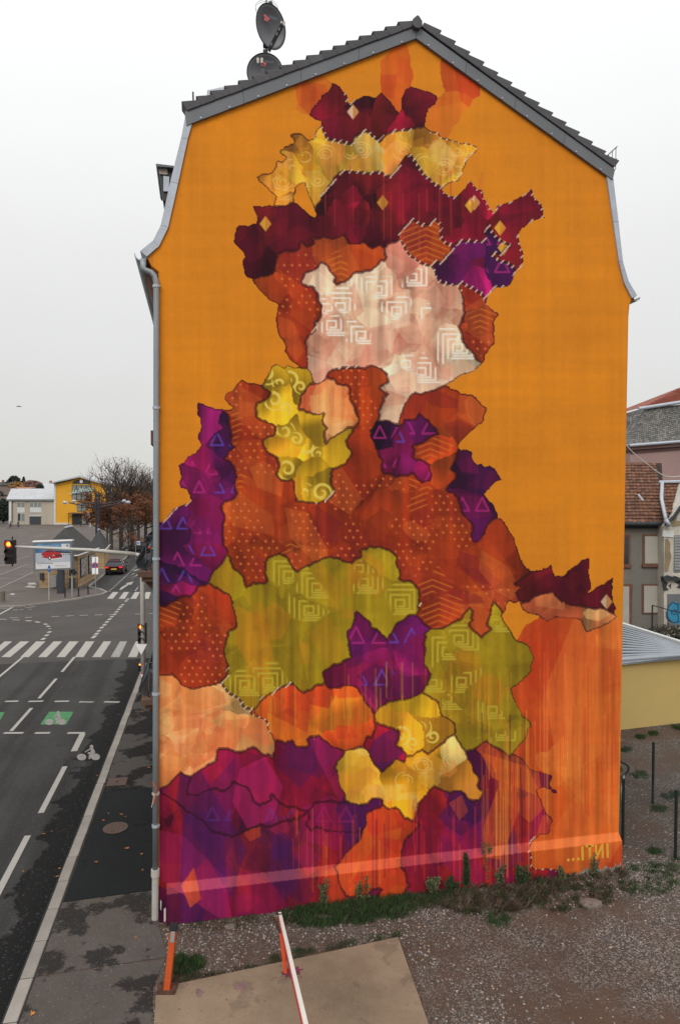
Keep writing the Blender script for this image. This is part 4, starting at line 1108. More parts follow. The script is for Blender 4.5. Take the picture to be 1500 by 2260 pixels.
for cx, cy, rx, ry in ((110.5, 1231.5, 3.4, 4.6), (95.5, 1227.5, 1.9, 3.2)):
    ad('poster_wheel', [(cx+rx*math.cos(t*.524), cy+ry*math.sin(t*.524)) for t in range(12)], 'ad_dark', .024, po); ad('poster_rim', [(cx+rx*.55*math.cos(t*.785), cy+ry*.55*math.sin(t*.785)) for t in range(8)], 'ad_white', .027, po)
ad('poster_headlamp', [(116, 1225.5), (121, 1224.5), (120, 1227)], 'ad_white', .024, po)
for cx in (141, 146, 151, 155): ad('poster_skier', [(cx-.5, 1222), (cx+.5, 1222), (cx+.9, 1225), (cx-.9, 1225)], 'ad_dark', .021, po)
rr_ = MB(); c = B_(149.5, 1203.9, .021); rr_.disc(c, RIGHT*.095, ZV*.095, 20); rr_.build('badge_ring', M['ad_dark'], po)
for k, mm in enumerate(('ad_blue', 'ad_white', 'ad_blue', 'ad_white')):
    rr_ = MB(); c = B_(149.5, 1203.9, .024); rr_.poly([c]+[c+RIGHT*.055*math.cos(k*1.5708+t*.3927)+ZV*.055*math.sin(k*1.5708+t*.3927) for t in range(5)]); rr_.build('badge_quarter', M[mm], po)
t_, w_ = text_mb('BMW X1 START EDITION.', B_(82, 1206.2, .019), RIGHT, ZV, .115); t_.build('poster_lettering', M['ad_white'], po)
t_, w_ = text_mb('LIFE IS A WINTERSPORT', B_(82, 1246.2, .014), RIGHT, ZV, .075) if False else (MB(), 0)
for k, (x0, x1, y) in enumerate(((94, 116, 1209.5), (83, 117, 1243.8), (83, 93, 1247.5), (122, 148, 1249))):
    a = MB(); x = x0
    while x < x1:
        w0 = rnd.uniform(.5, 1.2); a.poly([B_(x, y, .019), B_(x+w0, y, .019), B_(x+w0, y-(1.6 if k < 2 else .8), .019), B_(x, y-(1.6 if k < 2 else .8), .019)]); x += w0+.35
    o = a.build('poster_small_print', M['ad_white' if k == 0 else 'frame_grey'], po); o['kind'] = 'stuff'

# --- two small pavilions with steep slate roofs
M['ashlar'] = mat('warm_ashlar', (.36, .245, .135), .9, .14, 2.2, bump=.2, bscale=30, rand=.13, fine=.08)
M['joint_l'] = mat('ashlar_joint', (.20, .14, .085), .95, .2, 3)
M['slate'] = mat('slate_roof', (.036, .034, .030), .8, .35, 2.5, bump=.4, bscale=9, fine=.3, stretch=(1, 1, 2.4))
M['slate2'] = mat('dark_slate_roof', (.026, .026, .027), .8, .3, 2.5, bump=.4, bscale=9, fine=.3, stretch=(1, 1, 2.4))
M['poster_mix'] = mat('layered_posters', (.10, .10, .16), .6, .8, 3.2, col2=(.55, .5, .5), fine=.3, bscale=8)
M['white_trim'] = mat('white_trim', (.55, .54, .5), .7, .1, 3)
def hutwall(a, b, z0, z1, parent, courses, bl=1.0):
    """one wall face of separate ashlar blocks between ground points a and b"""
    u = (b-a); L = u.length; u.normalize(); n = Vector((u.y, -u.x, 0))
    ch = (z1-z0)/courses
    for r in range(courses):
        nb = max(1, round(L/bl)); x = 0.
        sh = (r % 2)*.5*L/nb; edges = [0]+[min(L, sh+L/nb*k) for k in range(0 if sh else 1, nb+1)]; edges = sorted(set([round(e_, 3) for e_ in edges]+[round(L, 3)]))
        for e0, e1 in zip(edges[:-1], edges[1:]):
            if e1-e0 < .08: continue
            c = a+u*((e0+e1)/2)+ZV*(z0-a.z+ch*(r+.5))+n*.03
            q = MB(); q.obox(c, u*((e1-e0)/2-.012), n*.05, ZV*(ch/2-.014)); q.build('stone_block', M['ashlar'], parent)
def hut(name, label, a, b, c, ze, zp, hip, roofm, courses, bl):
    """a: left front corner, b: right front corner, c: right back corner (ground), ze eaves, zp peak"""
    d = a+(c-b); o = empty(name, ((a+c)/2)); tag(o, label, 'pavilion', 'pavilions behind the billboard')
    q = MB(); q.hexa([Vector((p.x, p.y, 0)) for p in (a, b, c, d)]+[Vector((p.x, p.y, ze)) for p in (a, b, c, d)]); q.build('wall', M['joint_l'], o)
    hutwall(a, b, .02, ze-.02, o, courses, bl); hutwall(b, c, .02, ze-.02, o, courses, bl)
    m_ = (a+b+c+d)/4; ev = [m_+(p-m_)*1.13 for p in (a, b, c, d)]
    u = (c-b).normalized()*hip
    q = MB(); e_ = [Vector((p.x, p.y, ze-.02)) for p in ev]; r0 = Vector((m_.x, m_.y, zp))-u; r1 = Vector((m_.x, m_.y, zp))+u
    q.add(e_+[r0, r1], [(0, 1, 4), (1, 2, 5, 4), (2, 3, 5), (3, 0, 4, 5), (3, 2, 1, 0)]); q.build('roof', M[roofm], o)
    for i in range(4):
        p0, p1 = e_[i], e_[(i+1) % 4]; q = MB(); q.tube([p0-ZV*.02, p1-ZV*.02], .07, 6); q.build('gutter', M['white_trim'], o)
    q = MB(); q.tube([r0+ZV*.02, r1+ZV*.02, r1+ZV*.03], .09, 6); q.build('ridge', M['zinc'], o)
    return o
h1a, h1b, h1c = gp(88, 1300), gp(171, 1299), gp(212, 1277)
zz = lambda py, p: EYE-(py-1085)*depth(p)/FPX
hut1 = hut('stone_pavilion', 'nearer tan stone pavilion with posters on its street side, behind the billboard', h1a, h1b, h1c, zz(1224, h1b), zz(1163, (h1a+h1c)/2), 1.2, 'slate', 7, 1.4)
h2a, h2b, h2c = gp(203, 1257), gp(239, 1256), gp(243, 1247)
h2d = h2a+(h2b-h2a)*1.0
hut2 = hut('stone_pavilion', 'farther tan stone pavilion with a pointed slate roof beside the two blue lamp masts', gp(196, 1256), gp(232, 1257), gp(241, 1243), zz(1211, h2b), zz(1168, gp(215, 1248)), .5, 'slate2', 7, 1.1)
for q0, q1 in ((.10, .38), (.52, .80)):
    u = h1c-h1b; n = Vector((u.y, -u.x, 0)).normalized(); p0, p1 = h1b+u*q0+n*.12, h1b+u*q1+n*.12
    a = MB(); a.extrude([p0+ZV*.9, p1+ZV*.9, p1+ZV*2.6, p0+ZV*2.6], n*.05); fr = a.build('poster_board', M['ad_dark'], hut1)
    a = MB(); i0, i1 = p0.lerp(p1, .06), p0.lerp(p1, .94); a.poly([i0+n*.056+ZV*.98, i1+n*.056+ZV*.98, i1+n*.056+ZV*2.52, i0+n*.056+ZV*2.52]); a.build('poster_sheet', M['poster_mix'], fr)
for (x0, x1, y0, y1, m_, nm) in ((88, 95, 1265, 1280, 'ad_dark', 'meter_box'), (112, 124, 1270, 1296, 'pole_grey', 'door'), (153, 163, 1276, 1298, 'ad_dark', 'door')):
    n = toc; a = MB(); dd = depth(h1a)-.35; a.extrude([P(x0, y1, dd), P(x1, y1, dd), P(x1, y0, dd), P(x0, y0, dd)], -toc*.3); a.build(nm, M[m_], hut1)
for (x, y) in ((197, 1186), (239, 1180), (173, 1193), (224, 1185)):
    pass

# --- road furniture on the island
def post(name, label, cat, px, py, h, r, m, group=None, z=.1, n=10):
    p = gp(px, py, z); b = MB(); b.tube([p, p+ZV*h], r, n); b.tube([p+ZV*(h-.001), p+ZV*(h+.02)], r*.8, n); o = b.build(name, M[m]); o.data.transform(Matrix.Translation(-p)); o.location = p; ORG[o.name] = p
    tag(o, label, cat, group); return o
bl_labels = ('slim black bollard just left of the grey pedestrian signal', 'slim black bollard just right of the grey pedestrian signal', 'slim black bollard nearest the no parking sign')
for (x, y), l in zip(((144, 1318.5), (174, 1316.5), (195, 1311.5)), bl_labels):
    p = gp(x, y, .1); b = MB(); h = px2m(20, p); b.tube([p, p+ZV*h*.84], .055, 10); b.tube([p+ZV*h*.86, p+ZV*h], .05, 10); b.tube([p+ZV*h*.82, p+ZV*h*.88], .042, 10); o = b.build('bollard', M['black']); tag(o, l, 'bollard', 'black bollards along the island kerb')
p = gp(7, 1326, .1); b = MB(); b.tube([p, p+ZV*.7, p+ZV*.8], [.17, .17, .13], 12); M['stone_b'] = mat('stone_bollard', (.14, .125, .10), .9, .2, 6); o = b.build('stone_bollard', M['stone_b']); tag(o, 'short thick stone bollard at the left tip of the island', 'bollard')
# blue direction sign seen edge-on
p = gp(109, 1325, .1); d0 = depth(p); s_ = empty('direction_sign', p); tag(s_, 'narrow blue sign on a thin pale post in front of the billboard', 'road sign')
b = MB(); b.tube([p, Vector((p.x, p.y, zz(1262, p)))], .03, 8); b.build('post', M['pole'], s_)
b = MB(); b.disc(P(110, 1256, d0)+toc*.06, RIGHT*.10, ZV*.31, 16, toc*.02); sf = b.build('sign_face', M['sign_blue'], s_)
b = MB(); c = P(110, 1256, d0)+toc*.09; b.poly([c+RIGHT*-.05-ZV*.03, c+RIGHT*.05+ZV*.03, c+RIGHT*.05+ZV*.07, c+RIGHT*-.05+ZV*.01]); b.build('sign_arrow', M['retro'], sf)
# pedestrian signal on grey post
p = gp(160, 1318, .1); d0 = depth(p); s_ = empty('pedestrian_signal', p); tag(s_, 'light grey post with a small black signal head turned away, between two bollards', 'traffic light')
b = MB(); b.tube([p, Vector((p.x, p.y, zz(1266, p)))], .075, 10); b.build('post', M['pole_grey'], s_)
for dx, dy, w_ in ((-3, 1262, .16), (4, 1261, .15)):
    b = MB(); b.obox(P(160+dx, dy+1.5, d0), RIGHT*w_*.6, FLAT*.13, ZV*.26); b.build('signal_head', M['sig'], s_)
b = MB(); b.obox(P(166, 1263.5, d0), RIGHT*.14, toc*.1, ZV*.12); b.build('signal_visor', M['sig'], s_)
# no parking sign group
p = gp(211.5, 1308.5, .1); d0 = depth(p); s_ = empty('no_parking_sign', p); tag(s_, 'no parking sign between two white plates on a thin post', 'road sign')
b = MB(); b.tube([p, Vector((p.x, p.y, zz(1230, p)))], .028, 8); b.build('post', M['pole_grey'], s_)
def plate(x0, x1, y0, y1, m_, nm, o=.05): a = MB(); a.extrude([P(x0, y1, d0)+toc*o, P(x1, y1, d0)+toc*o, P(x1, y0, d0)+toc*o, P(x0, y0, d0)+toc*o], -toc*.02); return a.build(nm, M[m_], s_)
plate(204, 217.5, 1229, 1243, 'retro', 'upper_plate'); plate(204, 217.5, 1253.5, 1267, 'retro', 'lower_plate')
c = P(210.7, 1247.5, d0)+toc*.05; b = MB(); b.disc(c, RIGHT*.245, ZV*.245, 24, -toc*.02); sg_ = b.build('round_sign', M['sign_red'], s_)
b = MB(); b.disc(c+toc*.004, RIGHT*.19, ZV*.19, 24); b.build('blue_field', M['sign_blue'], sg_)
b = MB(); u = (RIGHT-ZV).normalized(); v = (RIGHT+ZV).normalized(); b.poly([c+toc*.008-u*.19-v*.028, c+toc*.008+u*.19-v*.028, c+toc*.008+u*.19+v*.028, c+toc*.008-u*.19+v*.028]); b.build('red_bar', M['sign_red'], sg_)
for k in range(3):
    a = MB(); y = 1263+k*1.2; a.poly([P(206+k, y+.5, d0)+toc*.054, P(215-k, y+.5, d0)+toc*.054, P(215-k, y, d0)+toc*.054, P(206+k, y, d0)+toc*.054]); a.build('plate_line', M['ad_dark'], s_) if k == 2 else None

# --- twin blue masts with curved double arms
def lamp_mast(px, py, ptop, heads, label):
    p = gp(px, py, 0); d0 = depth(p); o = empty('lamp_mast', p); tag(o, label, 'street lamp', 'dark blue twin lamp masts')
    b = MB(); b.tube([p, Vector((p.x, p.y, zz(ptop, p)))], .115, 10); b.build('pole', M['navy'], o)
    for (hx, hy, jy) in heads:
        m_ = hx-px; b = MB(); b.tube([P(px, jy, d0), P(px+m_*.5, jy+(hy-jy)*.55, d0), P(px+m_*.86, hy, d0)], .075, 6); b.build('arm', M['navy'], o)
        b = MB(); s = 1 if hx > px else -1
        b.tube([P(hx-6*s, hy+.2, d0), P(hx-3*s, hy-.6, d0), P(hx+1*s, hy-.4, d0), P(hx+4.5*s, hy+.9, d0)], [.06, .17, .2, .05], 8); b.build('lamp_head', M['zinc'], o)
    return o
lamp_mast(213.6, 1240, 1091, [(143, 1109.5, 1121), (284, 1109, 1121)], 'nearer dark blue lamp mast, its arms spreading widest')
lamp_mast(220.4, 1232, 1089.5, [(163, 1106.5, 1114), (275, 1106, 1114)], 'farther dark blue lamp mast, just right of the first')

# --- parked and driving cars
M['car_red'] = mat('dark_red_car_paint', (.045, .006, .010), .25, .1, 2)
M['car_black'] = mat('black_car_paint', (.012, .013, .015), .22, .1, 2)
M['tyre'] = mat('tyre_rubber', (.012, .012, .012), .85, .2, 6)
M['rim'] = mat('alloy_rim', (.35, .35, .36), .35, .1, 4, metal=.6)
M['tail'] = mat('lit_tail_lamp', (.6, .02, .03), .3, .1, 3, emit=.8, ecol=(255, 40, 50))
M['plate'] = mat('yellow_number_plate', (.75, .5, .06), .5, .1, 8, emit=.15)  # plate given a faint glow of its own, though no lamp
M['headl'] = mat('headlamp_glass', (.5, .5, .5), .15, .1, 4)
M['trim'] = mat('black_trim', (.01, .01, .01), .6, .1, 3)
def car(name, label, loc, rz, paint, L=4.3, Wd=1.78, H=1.45, group='cars on the far street'):
    o = empty(name, loc, rz); ORG[o.name] = Vector((0, 0, 0)); tag(o, label, 'car', group)
    # stations along y (0 = tail): lower body half-width / heights
    st = [(0, .42, .66, .90), (.06, .30, .82, .96), (.5, .24, .88, 1.0), (1.1, .22, .89, .98), (2.4, .22, .89, .95), (3.2, .22, .88, .90), (3.9, .25, .84, .80), (4.2, .34, .74, .70), (4.3, .40, .62, .60)]
    vs, fs = [], []
    for y, z0, hw, z1 in st:
        hw *= Wd/1.78; vs += [(-hw*.93, y, z0), (-hw, y, z0+(z1-z0)*.35), (-hw*.97, y, z1-.08), (-hw*.88, y, z1), (hw*.88, y, z1), (hw*.97, y, z1-.08), (hw, y, z0+(z1-z0)*.35), (hw*.93, y, z0)]
    n = len(st)
    for i in range(n-1):
        for k in range(8): fs.append((i*8+k, i*8+(k+1) % 8, (i+1)*8+(k+1) % 8, (i+1)*8+k))
    fs += [tuple(range(7, -1, -1)), tuple((n-1)*8+k for k in range(8))]
    m_ = MB().add([(x, y-L/2, z) for x, y, z in vs], fs); bd = m_.build('body', paint, o, smooth=False)
    sb = bd.modifiers.new('bevel', 'BEVEL'); sb.width = .05; sb.segments = 2; sb.limit_method = 'ANGLE'
    # cabin: glasshouse and roof
    g0 = [(.12, .80), (.55, .68), (1.9, .68), (3.05, .78)]; zt_ = [.95, H-.05, H-.02, .92]
    ys = [g[0]-L/2 for g in g0]; vs = []
    for (y, hw), z in zip(g0, zt_): vs += [(-hw, y-L/2, z), (hw, y-L/2, z)]
    base_ = [(-.80, ys[0], .93), (.80, ys[0], .93), (.80, ys[3], .90), (-.80, ys[3], .90)]
    m_ = MB(); m_.add([(-.80, ys[0], .90), (.80, ys[0], .90), (.82, ys[3], .88), (-.82, ys[3], .88), (-.62, ys[1], H-.06), (.62, ys[1], H-.06), (.62, ys[2], H-.03), (-.62, ys[2], H-.03)], [(3, 2, 1, 0), (4, 5, 6, 7), (0, 1, 5, 4), (1, 2, 6, 5), (2, 3, 7, 6), (3, 0, 4, 7)])
    m_.build('glasshouse', M['glass'], o)
    m_ = MB(); m_.add([(-.64, ys[1]-.12, H-.09), (.64, ys[1]-.12, H-.09), (.64, ys[2]+.1, H-.05), (-.64, ys[2]+.1, H-.05), (-.56, ys[1]-.02, H), (.56, ys[1]-.02, H), (.56, ys[2], H+.02), (-.56, ys[2], H+.02)], [(3, 2, 1, 0), (4, 5, 6, 7), (0, 1, 5, 4), (1, 2, 6, 5), (2, 3, 7, 6), (3, 0, 4, 7)])
    m_.build('roof', paint, o)
    for s in (-1, 1):
        m_ = MB()
        for a, b in (((s*.80, ys[0], .93), (s*.63, ys[1], H-.05)), ((s*.83, ys[3], .90), (s*.63, ys[2], H-.03)), ((s*.82, (ys[1]+ys[2])/2, .93), (s*.64, (ys[1]+ys[2])/2, H-.05))): 
            q = MB(); q.tube([a, b], .035, 5); q.build('pillar', paint, o)
        for y in (.82-L/2, 3.45-L/2):
            q = MB(); q.tube([(s*(Wd/2-.2), y, .32), (s*(Wd/2+.01), y, .32)], .32, 16); wh = q.build('wheel', M['tyre'], o)
            q = MB(); q.tube([(s*(Wd/2+.0), y, .32), (s*(Wd/2+.02), y, .32)], .2, 12); q.build('rim', M['rim'], wh)
        q = MB(); q.obox((s*.66, -L/2+.02, .80), Vector((.15, 0, 0)), Vector((0, .05, 0)), ZV*.07); q.build('tail_lamp', M['tail'], o)
        q = MB(); q.obox((s*.6, L/2-.06, .62), Vector((.16, 0, 0)), Vector((0, .06, 0)), ZV*.06); q.build('headlight', M['headl'], o)
        q = MB(); q.obox((s*.95, ys[3]-.25, .98), Vector((.09, 0, 0)), Vector((0, .06, 0)), ZV*.06); q.build('mirror', paint, o)
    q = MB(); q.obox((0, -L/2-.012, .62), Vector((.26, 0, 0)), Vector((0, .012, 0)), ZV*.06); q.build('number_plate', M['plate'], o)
    q = MB(); q.obox((0, -L/2+.01, .42), Vector((.72, 0, 0)), Vector((0, .05, 0)), ZV*.09); q.build('bumper', M['trim'], o)
    return o
pc_ = gp(258, 1264); u = gp(290, 1236)-gp(252, 1268); car('car', 'dark red car with lit tail lamps driving away up the far street', pc_+Vector((0, 0, .0)), -math.atan2(u.x, u.y), M['car_red'], group='cars beyond the crossing')
p2 = gp(306, 1219); car('car', 'black car parked under the trees, half hidden by the iron balcony', p2, -math.atan2(u.x, u.y)+R(62), M['car_black'], group='cars beyond the crossing')
p = gp(300, 1236); d0 = depth(p)
s_ = empty('parking_sign', p); tag(s_, 'small blue and white parking sign in front of the black car', 'road sign')
b = MB(); b.tube([p, Vector((p.x, p.y, zz(1194, p)))], .03, 6); b.build('post', M['pole_grey'], s_)
b = MB(); c = P(306, 1198.5, d0); b.obox(c, RIGHT*.2, toc*.015, ZV*.24); b.build('sign_plate', M['retro'], s_)
b = MB(); b.obox(c+toc*.02, RIGHT*.14, toc*.006, ZV*.17); b.build('blue_field', M['sign_blue'], s_)
t_, w_ = text_mb('P', c+toc*.03+RIGHT*-.06-ZV*.1, RIGHT, ZV, .2); t_.build('sign_letter', M['retro'], s_)

# --- the yellow market hall and its pale wing
M['hall_yellow'] = mat('yellow_render', (.68, .335, .02), .85, .07, .3, fine=.04)
M['hall_grey'] = mat('beige_render', (.40, .345, .28), .9, .12, .3, stretch=(1, 1, .15), fine=.05)
M['pale'] = mat('pale_painted_trim', (.56, .57, .55), .7, .08, .8)
M['roof_metal'] = mat('pale_metal_roof', (.42, .43, .44), .6, .12, .5, fine=.06)
M['dgreen'] = mat('dark_green_steel', (.03, .04, .042), .5, .15, 2)
M['hglass'] = mat('dull_curtained_glass', (.20, .215, .19), .25, .15, .6)
hb = gp(180, 1157.5); DH = depth(hb)
H_ = lambda px, py, o=0.: P(px, py, DH)+toc*o
hall = empty('market_hall', hb); tag(hall, 'bright yellow gabled market hall with a round clock window and script lettering', 'building')
def hpoly(name, px, m, th, o, par): a = MB(); a.extrude([H_(x, y, o) for x, y in px], -toc*th); return a.build(name, M[m], par)
hw = hpoly('wall', [(124, 1157.8), (240, 1157.8), (240, 1071), (180, 1053.5), (124, 1069)], 'hall_yellow', 34, 0, hall)
hpoly('plinth', [(124, 1158), (156, 1158), (156, 1154), (124, 1154)], 'pale', .3, .12, hall); hpoly('corner_post', [(120, 1158), (124, 1158), (124, 1068), (120, 1067)], 'pale', 3, .15, hall); hpoly('corner_post', [(238, 1158), (241, 1158), (241, 1070), (238, 1069)], 'pale', 3, .15, hall)
for q in ([(115, 1067.5), (116, 1065.3), (180, 1049.8), (180, 1053.6)], [(180, 1049.8), (180, 1053.6), (246, 1073.5), (250, 1071)]):
    hpoly('roof', q, 'roof_metal', 36, 1.2, hall)
q = [(160, 1068)]+[(180.8+20.5*math.cos(t), 1068-9.5*math.sin(t)) for t in [math.pi-i*math.pi/14 for i in range(15)]]
hpoly('arched_window', q, 'dgreen', .2, .1, hall)
c = H_(180.8, 1062.5, .2); a = MB(); a.disc(c, RIGHT*.42, ZV*.42, 20, toc*.08); ck = a.build('clock', M['retro'], hall)
a = MB(); a.obox(c+toc*.1+RIGHT*.06-ZV*.06, (RIGHT-ZV).normalized()*.16, toc*.02, (RIGHT+ZV).normalized()*.03); a.build('clock_hand', M['black'], ck)
def pane_grid(x0, x1, y0, y1, cols, rows, o=.12):
    f = hpoly('window', [(x0, y1), (x1, y1), (x1, y0), (x0, y0)], 'dgreen', .2, o, hall)
    for i in range(cols):
        for j in range(rows):
            w_, h_ = (x1-x0)/cols, (y1-y0)/rows[0] if False else (y1-y0)
            ya, yb_ = y0+h_*rows_[j][0], y0+h_*rows_[j][1]
            hpoly('pane', [(x0+w_*(i+.1), yb_), (x0+w_*(i+.9), yb_), (x0+w_*(i+.9), ya), (x0+w_*(i+.1), ya)], 'hglass', .02, o+.03, f)
rows_ = [(.03, .30), (.33, .63), (.67, .97)]; pane_grid(159.5, 202, 1070.5, 1103.5, 4, 3)
rows_ = [(.05, .48), (.53, .95)]; pane_grid(171, 191.5, 1110.5, 1128.5, 2, 2)
hpoly('entrance', [(160, 1157.5), (202, 1157.5), (202, 1133), (160, 1133)], 'black', .3, .1, hall)
for x in (166, 172, 178): hpoly('door_mullion', [(x, 1157), (x+.5, 1157), (x+.5, 1134), (x, 1134)], 'dgreen', .05, .2, hall)
hpoly('door_leaf', [(182, 1156), (190, 1156), (190, 1141), (182, 1141)], 'hglass', .05, .2, hall)
hpoly('canopy', [(152, 1133.6), (210, 1133.6), (204, 1131), (160, 1131)], 'brownstone', 1.2, 1.6, hall)
for x in (156, 207): hpoly('canopy_post', [(x, 1157.8), (x+1.2, 1157.8), (x+1.2, 1133), (x, 1133)], 'brownstone', .2, 1.4, hall)
M['letter'] = mat('pale_green_letters', (.42, .55, .52), .5, .05, 2)
u = (RIGHT+ZV*.10).normalized(); v = (ZV*.98+RIGHT*.22).normalized()
t_, w_ = text_mb('Le Marché', H_(161, 1088, .6), u*.78, v, 1.15, shear=.2, bold=.02); t_.build('script_lettering', M['letter'], hall)
hpoly('underline', [(153, 1090.2), (208, 1082.2), (208, 1081.2), (153, 1089)], 'letter', .05, .6, hall)
wing = empty('market_wing', gp(70, 1157.5)); tag(wing, 'low beige wing with pale metal roof left of the yellow hall', 'building')
def wpoly(name, px, m, th, o, par): a = MB(); a.extrude([H_(x, y, o) for x, y in px], -toc*th); return a.build(name, M[m], par)
wpoly('wall', [(21, 1158), (120, 1158), (120, 1102), (21, 1102)], 'hall_grey', 14, -.3, wing)
wpoly('corner_post', [(20, 1158), (26, 1158), (26, 1102), (20, 1102)], 'pale', .4, -.05, wing); wpoly('drain_pipe', [(26, 1152), (27, 1152), (27, 1104), (26, 1104)], 'dgreen', .1, 0, wing)
e0, e1 = H_(16, 1102.5, .3), H_(121, 1102.5, .3); r0_, r1_ = P(26, 1078.5, DH+9), P(121, 1078.5, DH+9)
a = MB(); a.extrude([e0, e1, r1_, r0_], (0, 0, -.25)); rf = a.build('roof', M['roof_metal'], wing)
for k in range(22):
    f = k/21.; a = MB(); a.tube([e0.lerp(e1, f)+ZV*.04, r0_.lerp(r1_, f)+ZV*.04], .05, 4); a.build('roof_seam', M['pale'], rf)
a = MB(); a.extrude([H_(16, 1103.8, .32), H_(121, 1103.8, .32), H_(121, 1102.2, .32), H_(16, 1102.2, .32)], -toc*.4); a.build('gutter', M['dgreen'], wing)
for x0, x1, y0, y1, m_ in ((38, 45, 1109, 1118, 'hglass'), (47, 54, 1109, 1118, 'hglass'), (66, 73, 1109, 1118, 'hglass'), (75, 82, 1109, 1118, 'hglass'), (84, 91, 1109, 1118, 'hglass'), (39, 45, 1133, 1149, 'ad_dark'), (47, 54, 1133, 1149, 'hglass')):
    f = wpoly('window', [(x0-.8, y1+.8), (x1+.8, y1+.8), (x1+.8, y0-.8), (x0-.8, y0-.8)], 'pale', .3, -.22, wing); wpoly('pane', [(x0, y1), (x1, y1), (x1, y0), (x0, y0)], m_, .05, -.16, f)
for x0, x1 in ((38, 54), (66, 91)): wpoly('panel', [(x0, 1131), (x1, 1131), (x1, 1120), (x0, 1120)], 'pale', .2, -.24, wing)
f = wpoly('garage_door', [(65, 1157.5), (90, 1157.5), (90, 1139.5), (65, 1139.5)], 'dgreen', .2, -.2, wing)
wpoly('door_frame', [(63.5, 1139.5), (91.5, 1139.5), (91.5, 1137.5), (63.5, 1137.5)], 'pale', .2, -.16, wing)

# --- houses far left
M['house_dark'] = mat('dark_house_wall', (.16, .13, .11), .9, .2, .6); M['roof_brown'] = mat('brown_tile_roof', (.085, .055, .045), .85, .25, 1.2); M['roof_rust'] = mat('rust_tile_roof', (.30, .13, .07), .85, .2, 1.2)  # house_dark is a plain dark brown wall colour
M['house_white'] = mat('white_house_wall', (.5, .48, .46), .85, .1, .6)
def house(name, label, x0, x1, yb_, ye, yr, d, wallm, roofm, dp_=9, wins=(), hipx=0):
    o = empty(name, P((x0+x1)/2, yb_, d)); tag(o, label, 'house', 'houses beyond the square')
    a = MB(); a.extrude([P(x0, yb_, d), P(x1, yb_, d), P(x1, ye, d), P(x0, ye, d)], FLAT*dp_); a.build('wall', M[wallm], o)
    a = MB(); e = [P(x0-1, ye+.5, d-.5), P(x1+1, ye+.5, d-.5), P(x1+1, ye+.5, d-.5)+FLAT*(dp_+1), P(x0-1, ye+.5, d-.5)+FLAT*(dp_+1)]; r0 = P(x0-1+hipx, yr, d)+FLAT*dp_/2; r1 = P(x1+1-hipx, yr, d)+FLAT*dp_/2
    a.add(e+[r0, r1], [(0, 1, 5, 4), (1, 2, 5), (2, 3, 4, 5), (3, 0, 4), (3, 2, 1, 0)]); rf = a.build('roof', M[roofm], o)
    a = MB(); c = P(x0+(x1-x0)*.3, yr, d)+FLAT*dp_/2; a.obox(c, RIGHT*.4, FLAT*.4, ZV*.9); a.build('chimney', M['roof_rust'], rf)
    for wx, wy, ww, wh in wins:
        a = MB(); a.extrude([P(wx, wy+wh, d)+toc*.04, P(wx+ww, wy+wh, d)+toc*.04, P(wx+ww, wy, d)+toc*.04, P(wx, wy, d)+toc*.04], -toc*.1); f = a.build('window', M['house_white'], o)
        a = MB(); a.poly([P(wx+.3, wy+wh-.4, d)+toc*.06, P(wx+ww-.3, wy+wh-.4, d)+toc*.06, P(wx+ww-.3, wy+.4, d)+toc*.06, P(wx+.3, wy+.4, d)+toc*.06]); a.build('pane', M['glass'], f)
house('far_house', 'dark brown roofed house at the left edge behind the hall wing', -40, 16, 1150, 1092, 1076, 215, 'house_dark', 'roof_brown', 12, [(2, 1096, 3, 5), (8, 1096, 3, 5), (-6, 1096, 3, 5)])
house('far_house', 'grey roofed house low at the left edge in front of the hedge', -30, 10, 1150, 1108, 1096, 196, 'house_white', 'roof_brown', 8, [(1, 1112, 2.5, 6), (5.5, 1112, 2.5, 6)])
house('far_house', 'white gabled house with a rust roof rising behind the wing roof', 22, 62, 1150, 1079, 1074.5, 250, 'house_white', 'roof_rust', 12)
house('far_house', 'long pale grey roofed house between the wing and the yellow hall', 84, 122, 1150, 1078, 1065.5, 260, 'house_white', 'roof_metal', 14)
house('far_house', 'low grey roofed house farthest left against the dark conifers', -20, 20, 1150, 1070, 1063.5, 290, 'house_dark', 'slate', 12)
house('far_house', 'pale house with brown roof behind the trunks of the right trees', 250, 350, 1175, 1100, 1080, 230, 'house_white', 'roof_brown', 12, [(262, 1106, 3, 6), (275, 1106, 3, 6), (290, 1106, 3, 6), (305, 1106, 3, 6), (320, 1106, 3, 6), (262, 1124, 3, 6), (290, 1124, 3, 6), (320, 1124, 3, 6)])

# --- trees
M['bark'] = mat('grey_brown_bark', (.060, .048, .040), .95, .3, 4, bump=.3, bscale=10)
M['leaf_rust'] = mat('russet_leaves', (.135, .050, .022), .85, .5, 1.5, rand=0, col2=(.24, .085, .03))
M['leaf_dark'] = mat('evergreen_needles', (.030, .045, .030), .9, .3, .8)
M['leaf_gold'] = mat('ochre_leaves', (.24, .125, .035), .9, .3, .6)
M['leaf_pink'] = mat('faded_red_leaves', (.17, .095, .075), .9, .3, .6)
def leaves(mb, c, r, n, s, rg, flat=.8):
    for _ in range(n):
        v = Vector((rg.gauss(0, 1), rg.gauss(0, 1), rg.gauss(0, 1)*flat)).normalized()*r*(rg.random()**.5)
        a = Vector((rg.uniform(-1, 1), rg.uniform(-1, 1), rg.uniform(-1, 1))).normalized(); b_ = a.orthogonal().normalized(); k = s*rg.uniform(.6, 1.4); p = c+v
        mb.poly([p-a*k, p+b_*k*.7, p+a*k, p-b_*k*.7])
